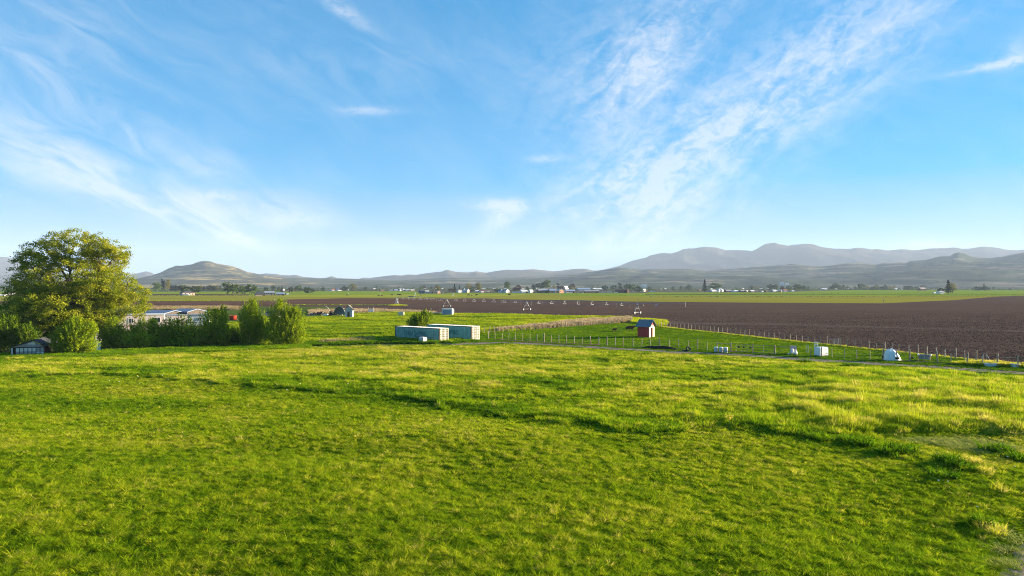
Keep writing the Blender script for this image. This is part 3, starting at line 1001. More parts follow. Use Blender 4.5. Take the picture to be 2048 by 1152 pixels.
stand('dry_grass', [(990, 664), (1069, 658.3), (1147, 652.5), (1215, 647.2), (1262, 644), (1262, 636.5), (1215, 640), (1147, 645), (1085, 651), (1020, 659)], 2600, DRYT, 0.85, 0.55, 107, 0.1, 3.0, 1.6)
stand('dry_grass', [(620, 631), (760, 624.5), (870, 626.6), (870, 625), (760, 620), (620, 621)], 1500, DRYT, 0.7, 0.5, 109, 0.12, 3.0, 2.2)
stand('dry_grass', [(250, 620), (480, 620), (480, 613.5), (250, 613.5)], 1800, DRYT, 0.6, 0.3, 111, 0.15, 4.0, 2.6)
stand('rank_weeds', [(610, 693), (780, 687), (800, 688), (870, 688), (880, 686), (840, 681), (780, 678.5), (740, 680), (620, 684)], 1500, MIDT, 0.55, 0.16, 121, 0.08, 1.6, 2.0)
stand('rank_weeds', [(905, 688), (945, 683.5), (960, 682), (940, 680.5), (900, 684)], 160, MIDT, 0.4, 0.2, 122, 0.08, 1.6, 1.6)
stand('rank_weeds', [(-60, 722), (90, 718), (200, 716), (330, 709), (460, 705), (620, 699), (620, 690), (460, 694), (330, 699), (200, 704), (-60, 712)], 2600, MIDT, 0.5, 0.30, 124, 0.12, 2.0, 1.6)
stand('dry_grass', [(640, 689), (745, 685), (745, 680), (640, 684)], 260, DRYT, 0.7, 0.35, 123, 0.1, 3.0, 1.2)
stand('fence_line_grass', [(1317, 654), (1368, 660), (1445, 668), (1518, 676.6), (1604, 686), (1680, 693.3), (1738, 700), (1817, 708), (1910, 718), (1995, 728.5), (1995, 725.5), (1910, 715.6), (1817, 705.8), (1738, 698), (1680, 691.3), (1604, 684), (1518, 674.6), (1445, 666.3), (1368, 658.4), (1317, 652.3)],
      2600, MIDT, 0.30, 0.80, 113, 0.08, 1.5, 1.2)
stand('fence_line_grass', [(1262, 646), (1330, 653), (1335, 644), (1300, 640), (1262, 637)], 900, MIDT, 0.7, 0.66, 115, 0.1, 2.0, 2.0)
stand('fence_line_grass', [(1900, 729), (2036, 735), (2060, 737), (2060, 733), (1990, 728), (1930, 726)], 500, MIDT, 0.55, 0.85, 117, 0.12, 1.5, 1.3)


def along(name, line, n, spread, protos, h, tone, seed, wide=1.0, centre=0.0):
    """tufts strewn along a line drawn in the photograph"""
    r = np.random.default_rng(seed)
    P = np.array([at(*p)[:2] for p in line])
    seg = np.linalg.norm(np.diff(P, axis=0), axis=1)
    k = r.choice(len(seg), n, p=seg / seg.sum())
    t = r.uniform(size=(n, 1))
    q = P[k] * (1 - t) + P[k + 1] * t
    dr = (P[k + 1] - P[k]) / seg[k][:, None]
    nr = np.stack([-dr[:, 1], dr[:, 0]], 1)
    off = np.where(r.uniform(size=n) < 0.5, -1, 1) * centre + r.normal(0, spread, n)
    q = q + nr * off[:, None]
    keep = fbm(q[:, 0] / 3.0, q[:, 1] / 3.0, seed, 3) > 0.42
    q = q[keep]
    m = len(q)
    sx = wide * r.uniform(0.6, 1.4, m)
    scatter(name, np.column_stack([q, np.zeros(m)]), np.stack([sx, sx, h * r.uniform(0.5, 1.4, m)], 1), np.stack([r.normal(0, .1, m), r.normal(0, .1, m), r.uniform(0, 6.28, m)], 1),
            r.integers(0, len(protos), m), tone + r.normal(0, 0.1, m), protos)


along('track_grass', TRACK_PX, 300, 0.25, MIDT, 0.10, 0.30, 141, 1.1)
along('track_grass', TRACK_PX, 2200, 0.22, MIDT, 0.12, 0.32, 143, 1.0, 1.95)


def clods():
    """lumps of soil lying in loose rows on the nearer part of the tilled field"""
    r = np.random.default_rng(151)
    m = leaf_mat('soil_clod', [(0.0, (0.040, 0.027, 0.022)), (0.5, (0.080, 0.055, 0.043)), (0.85, (0.13, 0.09, 0.07)), (1.0, (0.36, 0.31, 0.27))], 0.0)
    protos = []
    for k in range(3):
        bm = bmesh.new()
        bmesh.ops.create_icosphere(bm, subdivisions=1, radius=1.0)
        for v in bm.verts:
            v.co *= r.uniform(0.65, 1.2)
        me = bpy.data.meshes.new('clod')
        bm.to_mesh(me)
        bm.free()
        me.materials.append(m)
        protos.append(me)
    n = 95000
    d = 92 + (330 - 92) * r.uniform(size=n) ** 1.3
    d = np.round(d / 1.6) * 1.6 + r.normal(0, 0.28, n)
    x = r.uniform(-0.15, 0.82, n) * d
    y = d + x * -0.06
    px, py = to_px(x, y)
    near = np.array([(1100, 633), (1150, 634), (1262, 635.5), (1305, 641.5), (1330, 645), (1317, 651.5), (1368, 657.5), (1445, 665.4), (1518, 673.8), (1604, 683.2), (1680, 690.5), (1738, 697), (1817, 705), (1910, 715), (1995, 725), (2200, 746), (2500, 780)], float)
    ok = (py < np.interp(px, near[:, 0], near[:, 1]) - 0.4) & (px > 1110) & (r.uniform(size=n) > sstep(d, 190, 325))
    x, y = x[ok], y[ok]
    k = len(x)
    s = r.uniform(0.035, 0.095, k) * (1 + 0.6 * (fbm(x / 12, y / 3, 5, 2) - 0.4))
    tone = 0.4 + r.normal(0, 0.13, k)
    tone = np.where(r.uniform(size=k) < 0.004, 1.0, np.minimum(tone, 0.8))
    scatter('soil_clods', np.column_stack([x, y, np.full(k, 0.06)]), np.stack([s * 1.7, s, s * 0.8], 1), np.stack([r.normal(0, .2, k), r.normal(0, .2, k), r.normal(0, .4, k)], 1), r.integers(0, 3, k), tone, protos)


clods()

# ------------------------------------------------------------------ trees and shrubs
ELM = [(0.0, (0.075, 0.112, 0.010)), (0.35, (0.188, 0.232, 0.014)), (0.65, (0.325, 0.340, 0.020)), (1.0, (0.470, 0.430, 0.045))]
WILLOW = [(0.0, (0.070, 0.125, 0.006)), (0.35, (0.165, 0.250, 0.009)), (0.65, (0.300, 0.370, 0.012)), (1.0, (0.46, 0.49, 0.03))]
HEDGE = [(0.0, (0.055, 0.105, 0.008)), (0.35, (0.140, 0.220, 0.011)), (0.65, (0.280, 0.360, 0.015)), (1.0, (0.46, 0.50, 0.03))]
DARKLEAF = [(0.0, (0.014, 0.029, 0.007)), (0.35, (0.029, 0.053, 0.009)), (0.65, (0.050, 0.082, 0.013)), (1.0, (0.091, 0.127, 0.018))]
MAROON = [(0.0, (0.028, 0.017, 0.020)), (0.5, (0.056, 0.031, 0.031)), (1.0, (0.112, 0.056, 0.042))]
OLIVE = [(0.0, (0.084, 0.087, 0.020)), (0.5, (0.168, 0.161, 0.035)), (1.0, (0.280, 0.238, 0.070))]
CONIF = [(0.0, (0.007, 0.013, 0.007)), (0.5, (0.014, 0.025, 0.010)), (1.0, (0.033, 0.046, 0.016))]
MIDGREEN = [(0.0, (0.028, 0.058, 0.009)), (0.5, (0.066, 0.118, 0.014)), (1.0, (0.14, 0.20, 0.028))]
LM = {k: leaf_mat(k + '_leaves', v, 0.42, 'tone', False, 0.30) for k, v in
      (('elm', ELM), ('willow', WILLOW), ('hedge', HEDGE), ('dark', DARKLEAF), ('maroon', MAROON), ('olive', OLIVE), ('conifer', CONIF), ('green', MIDGREEN))}
M_BARK = mat('bark', (0.11, 0.085, 0.065), 0.95, 0.1, var=0.25, scale=4, bump=0.6, bump_scale=14)
M_PALEBARK = mat('pale_bark', (0.30, 0.26, 0.20), 0.95, 0.1, var=0.2, scale=4, bump=0.5, bump_scale=14)


def leaf_mesh(name, pos, size, m, tone, rng, up=0.25, aspect=0.6):
    """one diamond per leaf cluster position"""
    n = len(pos)
    a = rng.normal(size=(n, 3))
    a[:, 2] = a[:, 2] + up
    a /= np.linalg.norm(a, axis=1, keepdims=True)
    b = np.cross(a, rng.normal(size=(n, 3)))
    b /= np.linalg.norm(b, axis=1, keepdims=True)
    s = size * rng.uniform(0.6, 1.4, (n, 1)) / 2
    v = np.stack([pos - a * s, pos + b * s * aspect, pos + a * s, pos - b * s * aspect], 1).reshape(-1, 3)
    f = np.arange(n * 4).reshape(n, 4)
    me = np_mesh(name, v, f, m, smooth=False)
    at_ = me.attributes.new('tone', 'FLOAT', 'POINT')
    at_.data.foreach_set('value', np.repeat(np.asarray(tone, np.float32), 4))
    return me


def crown_points(ells, n_clusters, per, sigma, rng, shell=0.55):
    """cluster centres biased to the outside of a union of ellipsoids; ells: (x, y, z, rx, ry, rz)"""
    E = np.array(ells, float)
    w = E[:, 3] * E[:, 4] * E[:, 5]
    w = w ** 0.75
    k = rng.choice(len(E), n_clusters, p=w / w.sum())
    d = rng.normal(size=(n_clusters, 3))
    d /= np.linalg.norm(d, axis=1, keepdims=True)
    r = shell + (1 - shell) * rng.uniform(size=(n_clusters, 1)) ** 0.6
    c = E[k, :3] + d * E[k, 3:] * r
    cl_tone = 0.5 + rng.normal(0, 0.16, n_clusters)
    pos = np.repeat(c, per, 0)
    off = rng.normal(size=pos.shape) * sigma * np.array([1, 1, 0.65])
    return c, pos + off, np.repeat(cl_tone, per)


def limb_path(p0, p1, rng, wob=0.08, n=6, sag=0.0):
    p0, p1 = np.array(p0, float), np.array(p1, float)
    L = np.linalg.norm(p1 - p0)
    pts = []
    for i in range(n + 1):
        t = i / n
        p = p0 + (p1 - p0) * t
        p = p + rng.normal(0, wob * L / n, 3) * (0 if i in (0, n) else 1)
        p[2] += sag * L * math.sin(math.pi * t)
        pts.append(tuple(p))
    return pts


def big_elm():
    d = 119.0
    k = d / F
    ox, base = 150.0, 683.0

    def ell(px, py, rx, ry, dy=0.0, dep=0.85):
        return ((px - ox) * k, dy, (base - py) * k, rx * k, rx * k * dep, ry * k)
    root = empty('elm_tree', ((ox - CX) * k, d, 0), 0, 'large old spreading elm with olive gold crown behind the derelict white panelled shed', 'tree')
    rng = np.random.default_rng(5)
    ells = [ell(150, 490, 64, 42), ell(205, 505, 52, 38, 1), ell(100, 502, 52, 38, -1), ell(62, 522, 38, 26), ell(236, 500, 28, 18, -1), ell(150, 548, 112, 42), ell(222, 566, 66, 36, -2),
            ell(70, 575, 56, 38, 2), ell(150, 600, 112, 38, -2), ell(228, 602, 62, 30, 1), ell(275, 575, 26, 15), ell(60, 620, 52, 34), ell(150, 630, 96, 30, -1), ell(30, 560, 26, 20), ell(24, 612, 30, 28), ell(170, 642, 54, 22), ell(90, 645, 60, 22)]
    # forked trunk
    tm = MB()
    tm.tube(limb_path((0, 0, 0), (-0.4, 0.1, 4.2), rng, 0.1, 4), [0.95, 0.8, 0.72, 0.7, 0.62], 9)
    tm.tube(limb_path((0.9, 0.3, 0), (2.4, 0.4, 5.0), rng, 0.1, 4), [0.6, 0.5, 0.45, 0.42, 0.38], 8)
    tm.build('trunk', M_BARK, root, True)
    E = np.array(ells)
    starts = [(-0.4, 0.1, 4.0), (-0.3, 0.1, 4.2), (2.3, 0.4, 4.8), (-0.3, 0, 3.6), (2.2, .4, 4.4)]
    ends = []
    for i, e in enumerate(E):
        tip = e[:3] + np.array([rng.normal(0, 0.3), rng.normal(0, 0.6), e[5] * 0.45])
        s = starts[i % len(starts)] if e[0] < 2 else starts[2]
        lm = MB()
        path = limb_path(s, tip, rng, 0.22, 7, 0.05)
        lm.tube(path, [0.42, 0.36, 0.30, 0.25, 0.2, 0.15, 0.1, 0.05], 6)
        for q in range(5):
            j = rng.integers(2, 7)
            b0 = np.array(path[j])
            dd = rng.normal(size=3)
            dd[2] = abs(dd[2]) * 0.7
            b1 = b0 + dd / np.linalg.norm(dd) * rng.uniform(2.0, 4.0)
            lm.tube(limb_path(b0, b1, rng, 0.25, 4), [0.12, 0.1, 0.075, 0.05, 0.02], 5)
        lm.build('limb', M_BARK, root, True)
    c, pos, tone = crown_points(ells, 2300, 80, 0.33, rng, 0.45)
    keep = (pos[:, 2] > 1.7) & (fbm(pos[:, 0] / 1.5 + 3, pos[:, 2] / 1.0 + pos[:, 1] / 3.0, 9, 3) > 0.34)
    pos, tone = pos[keep], tone[keep]
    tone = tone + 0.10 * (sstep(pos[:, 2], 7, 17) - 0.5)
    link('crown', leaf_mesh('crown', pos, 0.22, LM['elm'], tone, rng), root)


big_elm()


def spray_shrub(name, label, cat, px, py, ells_px, kind, n_sprays, leaves, seed, size=0.24, stems=8, tone0=0.5, d=None, group=None, depth=0.8, m=None):
    """multi-stemmed shrub: leafy shoots rising from the ground and fanning out; ells_px: (cx, cy, rx, ry) lobes seen in the photograph"""
    size *= 0.72
    leaves = int(leaves * 1.75)
    d = d or dist_at(py)
    k = d / F
    root = empty(name, ((px - CX) * k, d, 0), 0, label, cat, group)
    rng = np.random.default_rng(seed)
    E = np.array([((a - px) * k, rng.normal(0, 0.4), (py - b) * k, rx * k, rx * k * depth, ry * k) for a, b, rx, ry in ells_px])
    st = MB()
    for i in range(stems):
        e = E[i % len(E)]
        st.tube(limb_path((rng.normal(e[0] * 0.6, 0.5), rng.normal(0, 0.4), 0), (e[0] + rng.normal(0, e[3] * 0.4), rng.normal(0, e[4] * .3), e[2] + e[5] * rng.uniform(0, 0.6)), rng, 0.25, 5),
                [0.07, 0.06, 0.05, 0.04, 0.03, 0.015], 5)
    st.build('stem', M_BARK, root, True)
    w = (E[:, 3] * E[:, 4] * E[:, 5]) ** 0.7
    kk = rng.choice(len(E), n_sprays, p=w / w.sum())
    dd = rng.normal(size=(n_sprays, 3))
    dd /= np.linalg.norm(dd, axis=1, keepdims=True)
    r = 0.35 + 0.65 * rng.uniform(size=(n_sprays, 1)) ** 0.6
    tip = E[kk, :3] + dd * E[kk, 3:] * r
    tip[:, 2] = np.maximum(tip[:, 2], 0.15)
    out = tip - np.stack([E[kk, 0], E[kk, 1] * 0, np.maximum(E[kk, 2] - E[kk, 5], 0) * 0.5], 1)
    out[:, 2] = np.abs(out[:, 2]) + 1.3
    out /= np.linalg.norm(out, axis=1, keepdims=True)
    L = rng.uniform(0.4, 1.6, (n_sprays, 1)) * (E[kk, 5:6] * 0.28 + 0.25)
    t = rng.uniform(-1, 0.75, (n_sprays, leaves, 1))
    pos = tip[:, None, :] + out[:, None, :] * L[:, None, :] * t + rng.normal(0, 0.085, (n_sprays, leaves, 3)) * (0.25 + (0.75 - t))
    tn = tone0 + np.repeat(rng.normal(0, 0.13, n_sprays), leaves)
    pos = pos.reshape(-1, 3)
    ok = pos[:, 2] > 0.03
    link('foliage', leaf_mesh('foliage', pos[ok], size, LM[m or kind], tn[ok], rng, 0.9, 0.5), root)
    return root


spray_shrub('willow_shrub', 'bright yellow green willow shrub spilling in front of the derelict shed', 'shrub', 148, 717,
            [(148, 675, 36, 26), (150, 700, 40, 18), (175, 668, 16, 18), (118, 690, 20, 24), (152, 655, 16, 14)], 'willow', 900, 18, 11, 0.26, d=104.5)
spray_shrub('hedge_shrub', 'mid green shrub at the hedge end beside the elm trunk', 'shrub', 225, 705,
            [(222, 668, 26, 24), (238, 690, 30, 18), (210, 690, 20, 18)], 'hedge', 620, 16, 12, 0.28, tone0=0.6, d=116)
spray_shrub('hedge_shrub', 'yellow tipped hedge shrub below the white mobile home window', 'shrub', 290, 703,
            [(285, 668, 30, 22), (290, 688, 38, 18), (262, 680, 22, 22), (306, 660, 16, 16)], 'hedge', 760, 16, 13, 0.28, tone0=0.68, d=117)
spray_shrub('hedge_shrub', 'broad dark green hedge shrub in the middle of the hedge', 'shrub', 365, 700,
            [(360, 662, 40, 22), (340, 682, 30, 20), (390, 682, 34, 20), (365, 690, 48, 14)], 'hedge', 1000, 16, 14, 0.28, tone0=0.46, d=119)
spray_shrub('hedge_shrub', 'tall lime green hedge shrub with long upright shoots near the red tub', 'shrub', 432, 698,
            [(430, 650, 28, 26), (440, 672, 26, 22), (418, 680, 26, 18), (447, 636, 10, 18)], 'willow', 820, 16, 15, 0.28, tone0=0.54, d=120.5)
spray_shrub('willow_shrub', 'tall leafy willow clump with a pointed top on its shaded side', 'shrub', 505, 692,
            [(505, 640, 26, 34), (500, 668, 26, 24), (520, 665, 26, 26), (503, 612, 10, 14)], 'willow', 1100, 17, 16, 0.26, tone0=0.44, d=121)
spray_shrub('willow_shrub', 'sunlit willow clump with several feathery tops at the right end of the hedge', 'shrub', 568, 692,
            [(560, 635, 26, 32), (585, 650, 26, 30), (560, 665, 36, 24), (590, 672, 24, 20), (562, 611, 9, 12), (590, 625, 12, 12)], 'willow', 1500, 17, 17, 0.26, tone0=0.52, d=120)
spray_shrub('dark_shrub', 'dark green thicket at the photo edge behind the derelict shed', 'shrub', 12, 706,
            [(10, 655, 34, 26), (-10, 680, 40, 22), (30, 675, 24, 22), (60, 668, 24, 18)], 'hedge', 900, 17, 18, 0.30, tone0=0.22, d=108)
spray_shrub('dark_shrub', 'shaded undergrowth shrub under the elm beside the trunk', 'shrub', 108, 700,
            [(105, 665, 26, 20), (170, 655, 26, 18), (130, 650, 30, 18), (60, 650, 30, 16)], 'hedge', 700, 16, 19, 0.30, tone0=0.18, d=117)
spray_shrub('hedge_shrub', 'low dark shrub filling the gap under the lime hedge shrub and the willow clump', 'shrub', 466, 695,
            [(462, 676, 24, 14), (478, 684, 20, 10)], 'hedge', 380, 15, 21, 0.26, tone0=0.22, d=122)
spray_shrub('hedge_shrub', 'low leafy shrub at the foot of the two white mobile homes', 'shrub', 325, 701,
            [(325, 676, 26, 20), (330, 690, 32, 12)], 'hedge', 620, 16, 22, 0.26, tone0=0.5, d=118)
spray_shrub('round_bush', 'loose green bush growing behind the teal containers', 'shrub', 842, 664,
            [(840, 637, 22, 13), (852, 630, 12, 11), (826, 643, 14, 8), (850, 622, 7, 6)], 'willow', 420, 16, 20, 0.34, tone0=0.36, d=150)


# ---- far trees: a few kinds, each copied with its own size
def far_kind(kind, shape, seed):
    """unit-height tree: returns (trunk mesh, crown mesh)"""
    rng = np.random.default_rng(seed)
    tb = MB()
    if shape == 'round':
        tb.tube(limb_path((0, 0, 0), (0.02, 0, 0.5), rng, 0.1, 3), [0.035, 0.03, 0.026, 0.015], 5)
        el = [(0, 0, 0.62, 0.36, 0.34, 0.30), (0.16, 0.05, 0.72, 0.24, 0.22, 0.22), (-0.2, 0, 0.55, 0.24, 0.2, 0.2), (0.02, 0.1, 0.82, 0.2, 0.2, 0.16), (0.22, 0, 0.45, 0.2, 0.2, 0.14), (-0.05, 0, 0.32, 0.32, 0.28, 0.2)]
        c, pos, tone = crown_points(el, 70, 13, 0.045, rng, 0.5)
        pos[:, 2] = np.clip(pos[:, 2], 0.10, 1.0)
        size = 0.085
    elif shape == 'tall':
        tb.tube(limb_path((0, 0, 0), (0.02, 0, 0.75), rng, 0.05, 4), [0.03, 0.026, 0.02, 0.015, 0.008], 5)
        el = [(0, 0, 0.55, 0.17, 0.17, 0.33), (0.03, 0, 0.8, 0.12, 0.12, 0.2), (-0.04, 0, 0.35, 0.15, 0.15, 0.2)]
        c, pos, tone = crown_points(el, 60, 13, 0.035, rng, 0.4)
        pos[:, 2] = np.clip(pos[:, 2], 0.12, 1.0)
        size = 0.065
    elif shape == 'sparse':
        tb.tube(limb_path((0, 0, 0), (0.02, 0, 0.8), rng, 0.08, 4), [0.035, 0.03, 0.022, 0.015, 0.008], 5)
        for q in range(7):
            z = rng.uniform(0.3, 0.7)
            a = rng.uniform(0, 6.28)
            tb.tube([(0.01, 0, z), (0.2 * math.cos(a), 0.2 * math.sin(a), z + rng.uniform(0.12, 0.25))], [0.014, 0.005], 4)
        el = [(0, 0, 0.65, 0.3, 0.3, 0.3), (0.1, 0, 0.8, 0.2, 0.2, 0.18)]
        c, pos, tone = crown_points(el, 45, 9, 0.04, rng, 0.5)
        size = 0.06
    elif shape == 'bush':
        for q in range(4):
            tb.tube([(rng.normal(0, .05), 0, 0), (rng.normal(0, .25), rng.normal(0, .2), 0.7)], [0.03, 0.01], 4)
        el = [(0, 0, 0.45, 0.55, 0.4, 0.42), (0.35, 0, 0.38, 0.35, 0.3, 0.34), (-0.35, 0, 0.4, 0.35, 0.3, 0.36), (0.05, 0, 0.7, 0.3, 0.3, 0.25)]
        c, pos, tone = crown_points(el, 70, 12, 0.06, rng, 0.5)
        pos[:, 2] = np.clip(pos[:, 2], 0.0, 1.0)
        size = 0.11
    else:
        tb.tube([(0, 0, 0), (0, 0, 0.95)], [0.03, 0.006], 5)
        n = 900
        z = 0.08 + 0.92 * rng.uniform(size=n) ** 1.25
        ring = 0.20 * (1.02 - z) * (0.8 + 0.35 * np.sin(z * 48)) + 0.012
        a = rng.uniform(0, 6.28, n)
        q = ring * np.sqrt(rng.uniform(0.25, 1, n))
        pos = np.stack([q * np.cos(a), q * np.sin(a), z], 1)
        tone = 0.5 + rng.normal(0, 0.15, n)
        size = 0.055
    return tb.mesh('trunk', M_BARK, True), leaf_mesh('crown', pos, size, LM[kind], tone, rng)


FK = {}


def far_tree(px, base, top, kind, shape, label, wide=1.0, group='far trees around the village', name=None):
    key = (kind, shape, (int(px) * 7 + int(base * 3)) % 2)
    if key not in FK:
        FK[key] = far_kind(kind, shape, hash((kind, shape)) % 1 + len(FK) + 50)
    tm, cm = FK[key]
    p = at(px, base)
    h = (base - top) / F * p.y
    nm = name or {'conifer': 'conifer_tree', 'tall': 'tall_tree', 'bush': 'bush', 'sparse': 'sparse_tree', 'round': 'round_tree'}[shape]
    o = empty(nm, p, random.uniform(0, 6.28) if wide == 1.0 else random.choice((0.0, math.pi)), label, 'bush' if shape == 'bush' else 'tree', group)
    h *= 1.25
    o.scale = (h * wide * 1.12, h * wide, h)
    link('trunk', tm, o)
    link('crown', cm, o)
    return o

# ------------------------------------------------------------------ materials of built things
M_TEAL = mat('faded_teal_paint', (0.19, 0.36, 0.32), 0.7, 0.3, var=0.12, scale=1.2, stain=(0.22, 0.17, 0.12), stain_amt=0.4)
M_TEALDARK = mat('dark_teal_lettering', (0.02, 0.15, 0.17), 0.7, 0.2, var=0.15, scale=3)
M_CREAM = mat('chalky_cream_paint', (0.48, 0.46, 0.36), 0.75, 0.3, var=0.06, scale=2.0, stain=(0.35, 0.24, 0.13), stain_amt=0.35)
M_ROOFW = mat('chalky_white_roof', (0.62, 0.60, 0.54), 0.8, 0.2, var=0.05, stain=(0.4, 0.3, 0.2), stain_amt=0.3)
M_DOORGAP = mat('ochre_door_recess', (0.30, 0.28, 0.16), 0.8, 0.2, var=0.2)
M_RUST = mat('rusty_steel', (0.085, 0.045, 0.032), 0.85, 0.3, var=0.3, scale=4, stain=(0.16, 0.08, 0.04))
M_STEEL = mat('galvanised_steel', (0.23, 0.24, 0.25), 0.5, 0.5, metal=0.3, var=0.08)
M_DARKSTEEL = mat('dark_steel', (0.06, 0.06, 0.065), 0.6, 0.4, var=0.2)
M_GATE = mat('grey_green_gate_steel', (0.09, 0.12, 0.11), 0.6, 0.4, var=0.2)
M_WHITE = mat('white_plastic', (0.74, 0.74, 0.72), 0.5, 0.4, var=0.04, scale=2, stain=(0.5, 0.47, 0.4), stain_amt=0.3)
M_WHITEP = mat('weathered_white_paint', (0.48, 0.48, 0.46), 0.8, 0.2, var=0.12, scale=2, stain=(0.22, 0.25, 0.21), stain_amt=0.6)
M_POST = mat('weathered_fence_wood', (0.31, 0.25, 0.18), 0.9, 0.1, var=0.2, scale=6)
M_POSTL = mat('peeled_fence_wood', (0.40, 0.32, 0.20), 0.9, 0.1, var=0.15, scale=6)
M_WIRE = mat('fence_wire', (0.28, 0.27, 0.26), 0.6, 0.4, metal=0.6)
M_BARN = mat('barn_red_boards', (0.44, 0.060, 0.050), 0.8, 0.2, var=0.18, scale=3)
M_TRIM = mat('pale_trim_paint', (0.66, 0.50, 0.33), 0.7, 0.2, var=0.08)
M_SHINGLE = mat('grey_shingles', (0.17, 0.185, 0.21), 0.9, 0.2, var=0.15, scale=9)
M_BLACK = mat('black_rubber', (0.015, 0.015, 0.017), 0.7, 0.3, var=0.3)
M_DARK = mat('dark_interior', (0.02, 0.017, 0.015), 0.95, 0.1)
M_COW = mat('red_brown_hide', (0.105, 0.042, 0.020), 0.8, 0.2, var=0.2, scale=3)
M_COWB = mat('black_hide', (0.016, 0.014, 0.013), 0.8, 0.2, var=0.2, scale=3)
M_YELLOW2 = mat('yellow_plastic', (0.62, 0.50, 0.05), 0.6, 0.3, var=0.1)
M_ORANGE = mat('orange_plastic', (0.60, 0.30, 0.06), 0.6, 0.3, var=0.1)
M_BLUEGREY = mat('blue_grey_tarp', (0.22, 0.27, 0.34), 0.7, 0.3, var=0.15)
M_REDTUB = mat('red_plastic', (0.42, 0.045, 0.02), 0.5, 0.4, var=0.1)
M_HOSE = mat('red_hose', (0.24, 0.05, 0.05), 0.6, 0.3)
M_PALEHOSE = mat('pale_hose', (0.45, 0.45, 0.42), 0.6, 0.3)
M_GLASS = mat('window_glass', (0.03, 0.035, 0.04), 0.15, 0.5, var=0.1)
M_BLUEROOF = mat('slate_blue_roof', (0.16, 0.20, 0.28), 0.8, 0.3, var=0.12)
M_PINK = mat('pale_pink_siding', (0.60, 0.49, 0.44), 0.8, 0.2, var=0.06, stain=(0.4, 0.33, 0.26), stain_amt=0.35)
M_SILO = mat('blued_sheet_metal', (0.17, 0.22, 0.29), 0.5, 0.5, metal=0.3, var=0.15)
M_WOOD = mat('sun_bleached_board', (0.42, 0.36, 0.28), 0.9, 0.1, var=0.2, scale=5)
M_AMBER = mat('split_orange_wood', (0.50, 0.25, 0.09), 0.9, 0.1, var=0.2, scale=3)
M_SOILHEAP = mat('dark_manure', (0.035, 0.024, 0.018), 1.0, 0.05, var=0.3, scale=3, bump=0.8, bump_scale=5)


def text_mesh(s, size, depth, m):
    cu = bpy.data.curves.new('lettering', 'FONT')
    cu.body = s
    cu.size = size
    cu.extrude = depth
    cu.resolution_u = 3
    cu.align_x = 'LEFT'
    o = bpy.data.objects.new('lettering', cu)
    C.objects.link(o)
    bpy.context.view_layer.update()
    me = bpy.data.meshes.new_from_object(o.evaluated_get(bpy.context.evaluated_depsgraph_get()))
    bpy.data.objects.remove(o)
    me.name = 'lettering'
    me.materials.clear()
    me.materials.append(m)
    xs = [v.co.x for v in me.vertices]
    return me, min(xs), max(xs)


